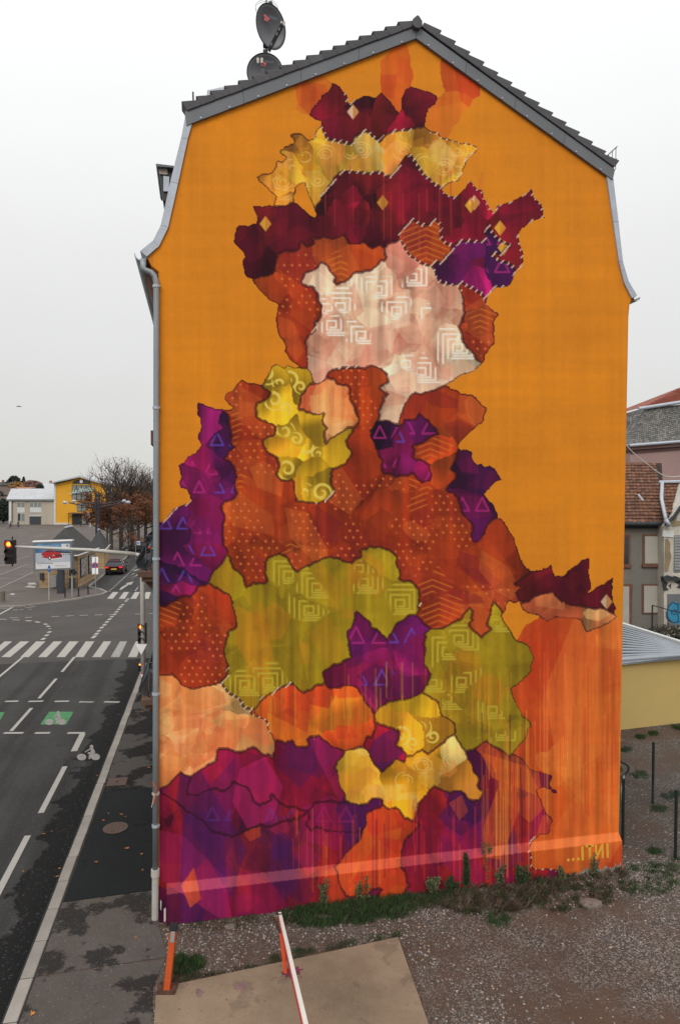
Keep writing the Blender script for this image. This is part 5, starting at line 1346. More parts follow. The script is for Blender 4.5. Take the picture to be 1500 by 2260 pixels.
def tree(px, py, ptop, spread, rg, label, lean=0, leafm='leaf_rust', dens=1.0, z=0., group='autumn trees along the far street', leaf_lo=.18, leaf_hi=.72, d=None, bare=.55):
    p = gp(px, py, z); H = px2m(py-ptop, p); o = empty('autumn_tree', p); tag(o, label, 'tree', group)
    tw = MB(); lf = MB(); tips = []
    def branch(a, dirv, L, r, lvl):
        pts = [a]; dcur = dirv.normalized(); n = 4
        for i in range(n):
            dcur = (dcur+Vector((rg.uniform(-1, 1), rg.uniform(-1, 1), rg.uniform(-.3, .9)))*.16).normalized(); pts.append(pts[-1]+dcur*L/n)
        tw.tube(pts, [r*(1-.75*i/n) for i in range(n+1)], 4 if lvl > 1 else 5, cap=False)
        f = (pts[-1].z-p.z)/H; 
        if lvl >= 2: tips.append((pts[-1], f)); tips.append((pts[2], f))
        if lvl < 4:
            for i in range({0: 0, 1: 5, 2: 4, 3: 3}[lvl]):
                t = rg.randint(1, n); ax = Vector((rg.uniform(-1, 1), rg.uniform(-1, 1), rg.uniform(.1, 1.0))).normalized()
                branch(pts[t], (dcur*.8+ax).normalized(), L*rg.uniform(.45, .65), r*.5, lvl+1)
    trunk_h = H*.30; tr = MB(); top = p+ZV*H*.62+RIGHT*lean
    r0 = H*.028; tpts = [p, p+ZV*trunk_h, p+ZV*H*.48+RIGHT*lean*.5, top, p+ZV*H*.8+RIGHT*lean*1.1]; tr.tube(tpts, [r0, r0*.8, r0*.6, r0*.4, r0*.15], 8)
    tr.build('trunk', M['bark'], o)
    for i in range(15):
        f = .26+.5*i/14; a = 2.4*i+rg.random(); c = p+ZV*H*f+RIGHT*lean*max(0, (f-.3))*2
        up = .25+1.5*(f-.26)*2; branch(c, Vector((math.cos(a), math.sin(a), up)), spread*(1-.35*abs(f-.45)/.4)*rg.uniform(.7, 1.05), r0*.42, 1)
    for k in range(3): branch(tpts[-1]-ZV*.6, Vector((rg.uniform(-.4, .4), rg.uniform(-.4, .4), 1)), H*.24, r0*.2, 2)
    tw.build('branches', M['bark'], o)['kind'] = 'stuff'
    for t, f in tips:
        keep = 1. if leaf_lo < f < leaf_hi else (.10 if f >= leaf_hi else .4)
        if rg.random() < keep*dens*(1-bare*.6): leaves(lf, t, spread*.14, int(9*keep+1), H*.0105, rg)
    lf.build('crown', M[leafm], o)['kind'] = 'stuff'
    return o
tree(246, 1222, 1062, 3.6, random.Random(1), 'leftmost russet tree in front of the yellow hall corner', -.3)
tree(268, 1216, 1040, 5.2, random.Random(2), 'tallest russet tree with a bare pointed top', .2, dens=1.1)
tree(292, 1212, 1058, 4.2, random.Random(3), 'russet tree just right of the tallest one', 0)
tree(322, 1204, 1056, 4.8, random.Random(4), 'mostly bare tree half hidden by the drain pipe', 0, dens=.8)
tree(306, 1190, 1070, 4.6, random.Random(6), 'smaller russet tree standing farther back in the row', 0)
tree(338, 1192, 1060, 5.0, random.Random(8), 'bare tree farthest right, behind the drain pipe', 0, dens=.5)
tree(237, 1196, 1118, 2.2, random.Random(9), 'low young tree with dark red leaves beside the lamp masts', 0, dens=1.3, leaf_lo=.2, leaf_hi=1.1)
tree(284, 1232, 1152, 2.4, random.Random(12), 'low twiggy tree by the road sign and the black car', 0, dens=.35)
def bush(name, label, cat, px, py, d, rx, rz_, m, n, s, group, seed, spire=False):
    rg = random.Random(seed); c = P(px, py, d); o = empty(name, Vector((c.x, c.y, 0))); tag(o, label, cat, group); lf = MB()
    k = d/FPX; rx *= k; rz_ *= k
    for i in range(n):
        t = rg.random(); a = rg.uniform(0, 6.283)
        if spire: z = t; rr = (1-t)**.8*rx*(.75+.5*rg.random())
        else: z = t; rr = math.sin(math.acos(2*t-1))*rx*(.55+.55*rg.random())*(1+.25*math.sin(a*3+seed))
        p = c+Vector((math.cos(a)*rr, math.sin(a)*rr*.8, (z-.5)*2*rz_)); leaves(lf, p, rx*.16, 2, s*k, rg)
    lf.build('crown', M[m], o)['kind'] = 'stuff'
    t = MB(); t.tube([Vector((c.x, c.y, 0)), c], rx*.06+.05, 6); t.build('trunk', M['bark'], o)
bush('conifer', 'broad dark conifer clump rising highest over the far roofs', 'tree', 31, 1070, 300, 14, 18, 'leaf_dark', 900, 2.2, 'trees beyond the halls', 1)
bush('conifer', 'dark conifer just right of the highest clump', 'tree', 38, 1068, 298, 7, 14, 'leaf_dark', 500, 2, 'trees beyond the halls', 2)
bush('conifer', 'small pointed conifer between the ochre and red trees', 'tree', 53, 1066, 300, 6, 13, 'leaf_dark', 400, 1.8, 'trees beyond the halls', 3, True)
bush('conifer', 'dark round conifer just left of the highest clump', 'tree', 18, 1077, 295, 10, 13, 'leaf_dark', 500, 2.2, 'trees beyond the halls', 4)
bush('far_tree', 'ochre autumn tree behind the wing roof', 'tree', 40, 1076, 270, 16, 11, 'leaf_gold', 700, 2, 'trees beyond the halls', 5)
bush('far_tree', 'faded red autumn trees right of the ochre one', 'tree', 70, 1074, 275, 22, 12, 'leaf_pink', 900, 2, 'trees beyond the halls', 6)
bush('far_tree', 'small dark round tree in front of the grey roof', 'tree', 88, 1075, 240, 7, 6, 'leaf_dark', 350, 1.8, 'trees beyond the halls', 7)
bush('hedge', 'tall dark hedge left of the hall wing', 'hedge', 8, 1126, 186, 13, 24, 'leaf_dark', 1100, 2.4, 'trees beyond the halls', 8)
bush('far_tree', 'dark green tree at the far left edge', 'tree', -8, 1105, 205, 16, 24, 'leaf_dark', 700, 2.4, 'trees beyond the halls', 9)
for k in range(14):
    bush('distant_tree', 'hazy distant tree on the skyline', 'tree', 255+k*9+rnd.uniform(-3, 3), 1082-rnd.uniform(0, 3), 420+k*6, 12, rnd.uniform(6, 10), ('leaf_pink', 'leaf_dark', 'leaf_gold')[k % 3], 160, 3, 'distant trees on the skyline', 20+k)
# --- silvery leaf sculpture, bicycles, people, bird
M['silver'] = mat('silver_metal', (.45, .46, .46), .4, .1, 2, metal=.4)
p = gp(200, 1163); d0 = depth(p); s_ = empty('leaf_sculpture', p); tag(s_, 'silvery metal sculpture of fanned blades before the hall entrance', 'sculpture')
b = MB(); b.tube([P(200, 1166, d0), P(199.5, 1166-18, d0), P(197, 1133, d0)], [.15, .1, .04], 6); b.build('stem', M['silver'], s_)
for k in range(11):
    y = 1134+k*2.6; L = 5+2.5*math.sin(k*.5+.4); s = -1
    b = MB(); a0 = P(198.5+.1*k, y+2, d0); a1 = P(198.5+s*L, y-1.2+.25*k, d0); n = ZV*px2m(.55, p)
    b.add([a0, (a0+a1)/2+n, a1, (a0+a1)/2-n, (a0+a1)/2+toc*.08], [(0, 1, 4), (1, 2, 4), (2, 3, 4), (3, 0, 4)]); b.build('blade', M['silver'], s_)
def bicycle(px, py, label, rz=0.):
    p = gp(px, py); o = empty('bicycle', p, rz); ORG[o.name] = Vector((0, 0, 0)); tag(o, label, 'bicycle', 'bicycles on the square')
    for x in (-.52, .52):
        q = MB(); q.tube([(x+.34*math.cos(t*.5236), 0, .35+.34*math.sin(t*.5236)) for t in range(12)], .022, 5, closed=True); w = q.build('wheel', M['tyre'], o)
        q = MB()
        for t in range(4): a = t*.785; q.tube([(x-.33*math.cos(a), 0, .35-.33*math.sin(a)), (x+.33*math.cos(a), 0, .35+.33*math.sin(a))], .006, 3)
        q.build('spokes', M['rim'], w)['kind'] = 'stuff'
    q = MB(); q.tube([(-.52, 0, .35), (-.2, 0, .88), (.36, 0, .85), (-.08, 0, .32), (-.52, 0, .35)], .022, 5); q.tube([(-.2, 0, .9), (-.08, 0, .32)], .02, 5); q.tube([(.52, 0, .35), (.34, 0, 1.0)], .02, 5); q.build('frame', M['navy'], o)
    q = MB(); q.obox((-.22, 0, .95), Vector((.12, 0, 0)), Vector((0, .06, 0)), ZV*.025); q.build('saddle', M['trim'], o)
    q = MB(); q.tube([(.30, -.25, 1.03), (.36, 0, 1.02), (.30, .25, 1.03)], .015, 5); q.build('handlebar', M['trim'], o)
    return o
M['cloth_dark'] = mat('dark_clothing', (.018, .02, .028), .9, .2, 4); M['skin'] = mat('skin', (.42, .26, .19), .6, .08, 4); M['hair'] = mat('dark_hair', (.02, .014, .01), .8, .2, 6); M['jeans'] = mat('dark_jeans', (.03, .04, .065), .9, .2, 4)
def person(loc, rz, label, ride=False, bob=0.):
    """one continuous skinned body; joints laid out as edges"""
    o = empty('person', loc, rz); ORG[o.name] = Vector((0, 0, 0)); tag(o, label, 'person')
    if ride: J = dict(pel=(-.2, 0, 1.0), ch=(-.02, 0, 1.36), nk=(.05, 0, 1.52), hd=(.08, 0, 1.68), sl=(-.0, .17, 1.42), sr=(-.0, -.17, 1.42), el=(.16, .22, 1.2), er=(.16, -.22, 1.2), hl=(.32, .22, 1.06), hr=(.32, -.22, 1.06), kl=(.14, .1, .72), kr=(.16, -.1, .9), al=(-.06, .1, .28), ar=(.0, -.1, .5), tl=(.1, .1, .25), tr=(.16, -.1, .47))
    else: J = dict(pel=(0, 0, .93), ch=(.02, 0, 1.28), nk=(.02, 0, 1.48), hd=(.04, 0, 1.64), sl=(.0, .18, 1.42), sr=(.0, -.18, 1.42), el=(-.08, .23, 1.14), er=(.08, -.23, 1.14), hl=(.04, .24, .9), hr=(.22, -.22, .94), kl=(.18, .09, .5), kr=(-.04, -.09, .5), al=(.20, .09, .08), ar=(-.24, -.09, .12), tl=(.34, .09, .03), tr=(-.14, -.09, .03))
    names = list(J); E = [('pel', 'ch'), ('ch', 'nk'), ('nk', 'hd'), ('ch', 'sl'), ('ch', 'sr'), ('sl', 'el'), ('sr', 'er'), ('el', 'hl'), ('er', 'hr'), ('pel', 'kl'), ('pel', 'kr'), ('kl', 'al'), ('kr', 'ar'), ('al', 'tl'), ('ar', 'tr')]
    rad = dict(pel=.145, ch=.15, nk=.06, hd=.10, sl=.075, sr=.075, el=.05, er=.05, hl=.035, hr=.035, kl=.075, kr=.075, al=.05, ar=.05, tl=.04, tr=.04)
    me = bpy.data.meshes.new('body'); me.from_pydata([J[n] for n in names], [(names.index(a), names.index(b)) for a, b in E], [])
    b = bpy.data.objects.new('body', me); link(b); b.parent = o; me.materials.append(M['cloth_dark']); b.modifiers.new('skin', 'SKIN')
    for i, n in enumerate(names): me.skin_vertices[0].data[i].radius = (rad[n], rad[n]); me.skin_vertices[0].data[i].use_root = n == 'pel'
    s = b.modifiers.new('sub', 'SUBSURF'); s.levels = s.render_levels = 1
    hd = Vector(J['hd']); q = MB()
    vs = []; nn = 8
    for i in range(7):
        t = math.pi*i/6; 
        for k in range(nn): a = 2*math.pi*k/nn; vs.append(hd+Vector((math.sin(t)*math.cos(a)*.105, math.sin(t)*math.sin(a)*.085, math.cos(t)*.13+.02)))
    q.add(vs, [(i*nn+k, i*nn+(k+1) % nn, (i+1)*nn+(k+1) % nn, (i+1)*nn+k) for i in range(6) for k in range(nn)]); hh = q.build('head', M['skin'], o, smooth=True)
    q = MB(); q.add([hd+(v-hd)*1.1+Vector((-.018, 0, .02)) for v in vs[:4*nn]], [(i*nn+k, i*nn+(k+1) % nn, (i+1)*nn+(k+1) % nn, (i+1)*nn+k) for i in range(3) for k in range(nn)]); q.build('hair', M['hair'], hh, smooth=True)
    return o
bicycle(41, 1166, 'bicycle ridden in front of the beige wing', -YAW); bicycle(24, 1167, 'bicycle near the left corner of the beige wing', -YAW+.9); bicycle(3, 1163, 'bicycle at the left edge of the square', -YAW+.3)
person(gp(41, 1166), -YAW, 'cyclist in dark clothes riding in front of the beige wing', True); person(gp(24, 1167), -YAW+.9, 'cyclist in dark clothes near the left corner of the wing', True)
person(gp(178, 1163), -YAW+1.4, 'person in dark clothes walking before the hall entrance')
c = P(43, 897, 40); o = empty('bird', c); tag(o, 'small dark bird flying in the empty sky on the left', 'bird'); k = px2m(1, c)
b = MB(); b.tube([c+RIGHT*-7*k, c+RIGHT*-3*k+ZV*.3*k, c+RIGHT*3*k, c+RIGHT*6*k], [.1*k, 1.3*k, 1.1*k, .2*k], 6); b.build('body', M['pole_grey'], o)
for s in (-1, 1):
    b = MB(); b.add([c+RIGHT*-2*k, c+RIGHT*2*k, c+RIGHT*1*k+FLAT*s*6*k+ZV*(2.4 if s > 0 else .5)*k, c+RIGHT*-2*k+FLAT*s*5*k+ZV*2*k, c+ZV*.8*k], [(0, 1, 4), (1, 2, 4), (2, 3, 4), (3, 0, 4), (0, 3, 2, 1)]); b.build('wing', M['pole_grey'], o)
# ================= RIGHT: yard, shed and old houses =================
M['shed_yellow'] = mat('pale_yellow_render', (.52, .375, .135), .9, .05, .5, fine=.04, bump=.1, bscale=60)
M['shed_roof'] = mat('standing_seam_metal', (.30, .33, .36), .5, .1, 1.5, metal=.2)
sh = empty('storage_shed', gp(1430, 1610)); tag(sh, 'long pale yellow shed wall under a low metal seam roof, right of the painted wall', 'shed')
fa, fb = G(1372, 1617.5), G(1500, 1602.5); u = (fb-fa).normalized(); nb_ = Vector((-u.y, u.x, 0)); fa = fa-u*4.5; fb = fb+u*6
def onwall(px, py):        # point on the shed's front plane
    r = ray(px, py); n = Vector((nb_.x, nb_.y, 0)); t = (G(1372, 1617.5)-C0).dot(n)/r.dot(n); return C0+r*t
zt0 = onwall(1436, 1451).z
z_l, z_r = onwall(1372, 1457).z, onwall(1500, 1445).z
b = MB(); b.hexa([fa, fb, fb+nb_*.6, fa+nb_*.6]+[p+ZV*h for p, h in ((fa, z_l-.02), (fb, z_r-.02), (fb+nb_*.6, z_r-.02), (fa+nb_*.6, z_l-.02))]); b.build('wall', M['shed_yellow'], sh)
q0, q1 = onwall(1300, 1463.5)-nb_*.1, onwall(1560, 1439.5)-nb_*.1
def backz(px, py, z): return G(px, py, z)
r0, r1 = G(1300, 1358, z_l+.28), G(1560, 1441.0, z_r+.10)
b = MB(); b.add([q0, q1, r1, r0], [(0, 1, 2, 3)]); b.add([q0-ZV*.1, q1-ZV*.1, r1-ZV*.1, r0-ZV*.1], [(3, 2, 1, 0)]); rf = b.build('roof', M['dark_zinc'], sh)
for k in range(13):
    f = (k+.3)/13.
    a0 = q0.lerp(r0, f); a1 = q1.lerp(r1, f)
    b = MB(); w = (r0-q0).normalized(); b.obox((a0+a1)/2+ZV*.035, (a1-a0)/2, w*(.095 if k else .2), ZV*.02); b.build('roof_panel', M['shed_roof'], rf)
b = MB(); b.obox((r0+r1)/2+ZV*.08, (r1-r0)/2, Vector((-(r1-r0).y, (r1-r0).x, 0)).normalized()*.09, ZV*.05); b.build('roof_flashing', M['pale'], sh)
b = MB(); b.obox((q0+q1)/2-nb_*.02-ZV*.06, (q1-q0)/2, nb_*.04, ZV*.06); b.build('fascia', M['zinc'], sh)
b = MB(); b.hexa([fa-nb_*.03-ZV*.1, fb-nb_*.03-ZV*.1, fb, fa]+[fa-nb_*.03+ZV*.09, fb-nb_*.03+ZV*.09, fb+ZV*.09, fa+ZV*.09]); M['shed_base'] = mat('dirty_yellow_base', (.29, .22, .11), .95, .3, 3); b.build('plinth', M['shed_base'], sh)

# --- old two-storey house with boarded windows
M['old_wall'] = mat('stained_grey_render', (.215, .18, .135), .95, .25, .45, fine=.12, bscale=14, stretch=(1, 1, .45), col2=(.185, .19, .175))
M['red_frame'] = mat('red_sandstone_frame', (.155, .07, .048), .9, .2, 3, fine=.15, bscale=20)
M['board'] = mat('pale_window_board', (.40, .37, .32), .85, .08, 1.2, fine=.04)
M['clay'] = mat('weathered_clay_tile', (.125, .050, .029), .9, .35, 5, rand=.42, fine=.2, bscale=12, col2=(.19, .085, .045))
M['clay_dark'] = mat('tile_bed', (.03, .018, .014), .95, .3, 3)
M['rubble'] = mat('bare_rubble_stone', (.26, .18, .105), .95, .45, 6, bump=.8, bscale=14, fine=.3)
M['ruin_white'] = mat('peeling_white_render', (.46, .43, .37), .9, .2, 1.1, fine=.15, bscale=10)
M['plaster_patch'] = mat('exposed_tan_plaster', (.25, .19, .11), .95, .25, 3)
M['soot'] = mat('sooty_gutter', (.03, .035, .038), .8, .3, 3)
DO = 38.0
O_ = lambda px, py, o=0.: P(px, py, DO)+toc*o
oh = empty('old_house', Vector((O_(1400, 1420).x, O_(1400, 1420).y, 0))); tag(oh, 'derelict grey house with boarded windows and a clay tile roof behind the shed', 'house')
def opoly(name, px, m, th, o, par, f=O_): a = MB(); a.extrude([f(x, y, o) for x, y in px], -toc*th); return a.build(name, M[m], par)
opoly('wall', [(1330, 1424), (1458, 1424), (1458, 1158), (1330, 1158)], 'old_wall', 7.5, 0, oh)
opoly('stone_strip', [(1456.5, 1424), (1463.5, 1424), (1464.5, 1170), (1456, 1170)], 'rubble', .3, .05, oh)
def owin(x0, x1, y0, y1, board, fw=4.5, sill=True):
    f = opoly('window_frame', [(x0, y1), (x1, y1), (x1, y0), (x0, y0)], 'red_frame', .2, .06, oh)
    opoly('window_board' if board == 'board' else 'pane', [(x0+fw, y1-fw*.6), (x1-fw, y1-fw*.6), (x1-fw, y0+fw), (x0+fw, y0+fw)], board, .02, .075, f)
    if sill: opoly('sill', [(x0-2, y1+5), (x1+1.5, y1+5), (x1+1.5, y1-1), (x0-2, y1-1)], 'red_frame', .3, .14, f)
owin(1416.5, 1453.5, 1179, 1246, 'board'); owin(1352, 1389, 1180, 1247, 'glass'); owin(1415, 1452.5, 1288.5, 1354, 'board', 4, False)
f = opoly('door_frame', [(1350, 1424), (1391, 1424), (1394, 1288.5), (1350, 1288.5)], 'red_frame', .2, .06, oh); opoly('door_board', [(1354, 1424), (1386, 1424), (1386, 1294), (1354, 1294)], 'board', .02, .075, f)
e0, e1 = O_(1326, 1153, .35), O_(1459, 1153, .35); t0, t1 = P(1326, 1022, DO+4.6), P(1459, 1022, DO+4.6)
b = MB(); b.extrude([e0, e1, t1, t0], (0, 0, -.12)); b.build('roof', M['clay_dark'], oh)
b = MB(); b.extrude([t0, t1, t1+(t1-e1)*Vector((1, 1, -1)) if False else t1+FLAT*4.6-ZV*3.4, t0+FLAT*4.6-ZV*3.4], (0, 0, -.12)); b.build('roof', M['clay_dark'], oh)
b = MB(); b.tube([e0-ZV*.06+toc*.08, e1-ZV*.06+toc*.08], .11, 8); b.build('gutter', M['soot'], oh); opoly('eave_board', [(1330, 1166), (1459, 1166), (1459, 1155), (1330, 1155)], 'soot', .3, .1, oh)
def tile_roof(e0, e1, t0, t1, rows, cols, parent, c0=0, keep=None):
    sl = (t0-e0)/rows; ac = (e1-e0)/cols; n = ac.cross(sl).normalized(); n = n if n.z > 0 else -n
    proto = None; rg = random.Random(5)
    for r in range(rows):
        for c in range(c0, cols):
            p = e0+sl*(r+.5)+ac*(c+.5+(0 if r % 2 else .0))
            if keep and not keep(p): continue
            if proto is None:
                b = MB(); a_, s_ = ac*.48, sl*.56
                q = [(-1, -1, .035), (-.35, -1, .06), (.35, -1, .045), (1, -1, .075), (1, 1, .01), (.35, 1, -.005), (-.35, 1, .01), (-1, 1, -.01)]
                top = [a_*x+s_*y+n*(z+.03) for x, y, z in q]; bot = [a_*x+s_*y+n*(z-.01) for x, y, z in q]
                b.add(top+bot, [(0, 1, 6, 7), (1, 2, 5, 6), (2, 3, 4, 5), (8, 9, 1, 0), (9, 10, 2, 1), (10, 11, 3, 2), (11, 12, 4, 3), (15, 8, 0, 7)])
                o = b.build('roof_tile', M['clay'], None); o.parent = parent; proto = o; PO = ORG[parent.name]
            else: o = proto.copy(); link(o)
            j = Vector((rg.uniform(-.012, .012), rg.uniform(-.012, .012), rg.uniform(-.008, .014)))
            o.location = p-PO+j
tile_roof(e0, e1, t0, t1, 19, 15, oh, c0=4)
b = MB(); b.obox(P(1403, 1096, DO+2)+ZV*.1+toc*.4, (RIGHT*.55-ZV*.05), FLAT*.2, ZV*.05) if False else b.extrude([P(1402, 1093, DO+1.85)+toc*.2, P(1406, 1092, DO+1.85)+toc*.2, P(1417, 1106, DO+1.4)+toc*.2, P(1412, 1106, DO+1.4)+toc*.2], ZV*.06); b.build('roof_hatch', M['pole_grey'], oh)
# leaning metal downpipe and ruined white house at the picture's edge
rh = empty('ruined_house', Vector((O_(1490, 1420).x, O_(1490, 1420).y, 0))); tag(rh, 'ruined white house with peeling render and blue graffiti at the right edge', 'house')
DR = 37.2; R_ = lambda px, py, o=0.: P(px, py, DR)+toc*o
rp = lambda name, px, m, th, o, par=rh: opoly(name, px, m, th, o, par, R_)
rp('wall', [(1464, 1424), (1560, 1424), (1560, 1060), (1500, 1118), (1464, 1160)], 'ruin_white', 7, 0)
rp('bare_plaster', [(1466, 1190), (1472, 1188), (1478, 1200), (1477, 1214), (1480, 1228), (1476, 1246), (1472, 1262), (1465, 1262)], 'plaster_patch', .02, .02)
rp('bare_plaster', [(1478, 1158), (1486, 1145), (1492, 1140), (1491, 1150), (1500, 1149), (1500, 1160), (1482, 1163)], 'plaster_patch', .02, .02)
rp('shutter', [(1485, 1263), (1520, 1263), (1520, 1181), (1486.5, 1181)], 'frame_grey', .1, .04)
for k in range(12): rp('shutter_slat', [(1485.5, 1186.5+k*6.4), (1520, 1186.5+k*6.4), (1520, 1182+k*6.4), (1486, 1182+k*6.4)], 'pole_grey', .03, .07)
rp('broken_ledge', [(1460, 1274), (1470, 1269), (1480, 1272), (1500, 1279), (1520, 1280), (1520, 1284), (1490, 1280), (1468, 1280), (1462, 1284)], 'soot', .4, .2)
rp('broken_ledge', [(1484, 1270), (1500, 1267), (1520, 1268), (1520, 1276), (1494, 1274)], 'ruin_white', .3, .22)
rp('hollow_shade', [(1459, 1284), (1466, 1280), (1472, 1287), (1468, 1296), (1474, 1301), (1463, 1304)], 'soot', .05, .05)  # flat patches on the wall; shade of the hollows is in their colour
rp('hollow_shade', [(1486, 1284), (1500, 1282), (1506, 1300), (1492, 1296), (1498, 1290)], 'soot', .05, .05); rp('hollow_shade', [(1474, 1292), (1479, 1288), (1478, 1298)], 'soot', .05, .05)
rp('shop_panel', [(1471, 1382), (1520, 1382), (1520, 1311), (1471, 1311)], 'frame_grey', .1, .03)
M['graf_blue'] = mat('graffiti_blue', (.03, .22, .36), .6, .2, 1.5); M['graf_dark'] = mat('graffiti_outline', (.008, .05, .13), .6, .1, 2)
def blob(pts, n=5): return curve(pts, n)
rp('graffiti', blob([(1473, 1345), (1478, 1331), (1490, 1328), (1496, 1334), (1504, 1329), (1520, 1330), (1522, 1374), (1500, 1377), (1482, 1374), (1472, 1362)]), 'graf_blue', .004, .036)
def gline(pts, r=.045): a = MB(); a.tube([R_(x, y, .045) for x, y in ocurve(pts, 5)], r*.5, 5); a.build('graffiti_line', M['graf_dark'], rh)
gline([(1493, 1333), (1482, 1330), (1473, 1339), (1471, 1353), (1474, 1366), (1484, 1373), (1493, 1371), (1495, 1362), (1492, 1354), (1484, 1355), (1480, 1349), (1486, 1345), (1491, 1348), (1495, 1342), (1493, 1333)])
gline([(1494, 1333), (1504, 1331), (1515, 1333)]); gline([(1491, 1373), (1504, 1370), (1518, 1373)]); gline([(1486, 1350), (1500, 1350), (1512, 1352)], .03)
for q in ([(1468, 1350), (1469, 1362), (1476, 1372)],): a = MB(); a.tube([R_(x, y, .045) for x, y in q], .02, 5); a.build('graffiti_line', M['graf_dark'], rh)
rp('cable_box', [(1460, 1184), (1484, 1186), (1485, 1172), (1462, 1170)], 'pale', .1, .06)
e0, e1 = R_(1462, 1148, .2), R_(1546, 1148, .2); t0, t1 = P(1459, 1062, DR+3.2), P(1546, 1062, DR+3.2)
pn = (e1-e0).cross(t0-e0).normalized()
def onpl(px, py): r = ray(px, py); return C0+r*((e0-C0).dot(pn)/r.dot(pn))
b = MB(); b.extrude([onpl(x, y)-Vector((0, 0, .06)) for x, y in ((1462, 1149), (1500, 1110), (1546, 1064), (1546, 1061), (1459, 1062))], (0, 0, -.08)); b.build('roof', M['clay_dark'], rh)
def keep(p): x, y = proj(p); return y < 1146-(x-1466)*1.02
tile_roof(e0, e1, t0, t1, 12, 10, rh, keep=keep)
b = MB(); b.tube([P(1453, 1064, DR+2.8), P(1546, 1062, DR+2.8)], .09, 6); b.build('gutter', M['zinc'], rh)
b = MB(); b.tube([P(1460, 1066, DR+2.2), P(1458.5, 1100, DR+.6)-ZV*0, R_(1461, 1140, .3), R_(1463, 1152, .3)], .1, 8); b.tube([R_(1461, 1146, .32), R_(1470, 1160, .32)], .12, 8); b.build('downpipe', M['zinc'], rh, smooth=True)
b = MB(); b.tube([R_(1463, 1158, .2), R_(1482, 1140, .2), R_(1506, 1106, .2)], .09, 6); b.build('verge_board', M['soot'], rh)

# --- big mansard house behind
M['mauve'] = mat('mauve_render', (.33, .215, .195), .9, .08, .4); M['mauve_dark'] = mat('brown_cornice', (.12, .065, .06), .85, .15, 1)
M['bigtile'] = mat('red_roof_tiles', (.22, .055, .03), .85, .25, 1.5, stretch=(1, 1, 5), fine=.2)
def slate_mat():
    m = mat('grey_slates', (.16, .15, .135), .8, .1, 1)
    N, L = m.node_tree.nodes, m.node_tree.links; b = N['Principled BSDF']
    tc = N.new('ShaderNodeTexCoord'); br = N.new('ShaderNodeTexBrick'); mp = N.new('ShaderNodeMapping'); mp.inputs['Rotation'].default_value = (R(90), 0, YAW); L.new(tc.outputs['Object'], mp.inputs[0]); L.new(mp.outputs[0], br.inputs['Vector'])
    br.inputs['Scale'].default_value = 1; br.inputs['Brick Width'].default_value = .2; br.inputs['Row Height'].default_value = .16; br.inputs['Mortar Size'].default_value = .018
    br.inputs['Color1'].default_value = (.24, .225, .20, 1); br.inputs['Color2'].default_value = (.10, .095, .085, 1); br.inputs['Mortar'].default_value = (.035, .035, .035, 1)
    nz = N.new('ShaderNodeTexNoise'); nz.inputs['Scale'].default_value = .8; nz.inputs['Detail'].default_value = 6; L.new(tc.outputs['Object'], nz.inputs['Vector'])
    mr = N.new('ShaderNodeMapRange'); mr.inputs[3].default_value = .3; mr.inputs[4].default_value = 1.5; L.new(nz.outputs[0], mr.inputs[0])
    sc = N.new('ShaderNodeVectorMath'); sc.operation = 'SCALE'; L.new(br.outputs[0], sc.inputs[0]); L.new(mr.outputs[0], sc.inputs['Scale']); L.new(sc.outputs[0], b.inputs['Base Color'])
    return m
M['slates'] = slate_mat()
DN = 58.0
N_ = lambda px, py, o=0., d=DN: P(px, py, d)+toc*o
mh_ = empty('mansard_house', Vector((N_(1450, 1300).x, N_(1450, 1300).y, 0))); tag(mh_, 'large mauve house with a slate mansard and red tile top behind the clay roof', 'house')
gz = 1085+EYE*FPX/DN
opoly('wall', [(1389, gz), (1600, gz), (1600, 986), (1389, 996)], 'mauve', 14, 0, mh_, N_)
opoly('cornice', [(1386, 994), (1600, 978), (1600, 970), (1386, 986)], 'mauve_dark', 14.5, .35, mh_, N_); opoly('cornice', [(1389, 1000), (1600, 984), (1600, 978), (1388, 994)], 'mauve_dark', 14.2, .15, mh_, N_)
b = MB(); b.tube([N_(1384, 984, .45), N_(1600, 967, .45)], .13, 8); b.build('gutter', M['zinc'], mh_)
cv_ = [(0, 0), (.30, .16), (.62, .45), (.82, .75), (1., 1.)]
b = MB(); L0, L1 = [], []
for f, g_ in cv_:
    py0 = 983+(900-983)*g_; px0 = 1386+(1423-1386)*f; L0.append(P(px0, py0, DN-.4+1.6*f)); L1.append(P(1600, py0-16+(10*(1-g_))*0, DN-.4+1.6*f))
vs = L0+L1; n = len(L0); fs = [(i, i+1, n+i+1, n+i) for i in range(n-1)]
back = [p+FLAT*12 for p in L0]; vs += back; fs += [(i+1, i, 2*n+i, 2*n+i+1) for i in range(n-1)]
b.add(vs, fs); b.build('mansard_roof', M['slates'], mh_)
b = MB(); b.tube([N_(1420, 899, -1.0), P(1600, 872, DN+1)], .15, 8); b.build('roof_trim', M['zinc'], mh_)
b = MB(); s0, s1 = P(1422, 897, DN+1.2), P(1600, 870, DN+1.2); k0, k1 = P(1478, 868, DN+5), P(1512, 850, DN+6); k2 = P(1600, 850, DN+6)
b.add([s0, s1, k2, k1, k0, s0+FLAT*11], [(0, 1, 2, 3, 4), (0, 4, 5), (5, 4, 3)]); o_ = b.build('top_roof', M['bigtile'], mh_)
for k in range(9):
    f = (k+.5)/9; a0 = s0.lerp(k0.lerp(k1, .5), f)+ZV*.03; a1 = s1.lerp(k2, f)+ZV*.03; a = MB(); a.tube([a0, a1], .05, 4); a.build('tile_course', M['bigtile'], o_)
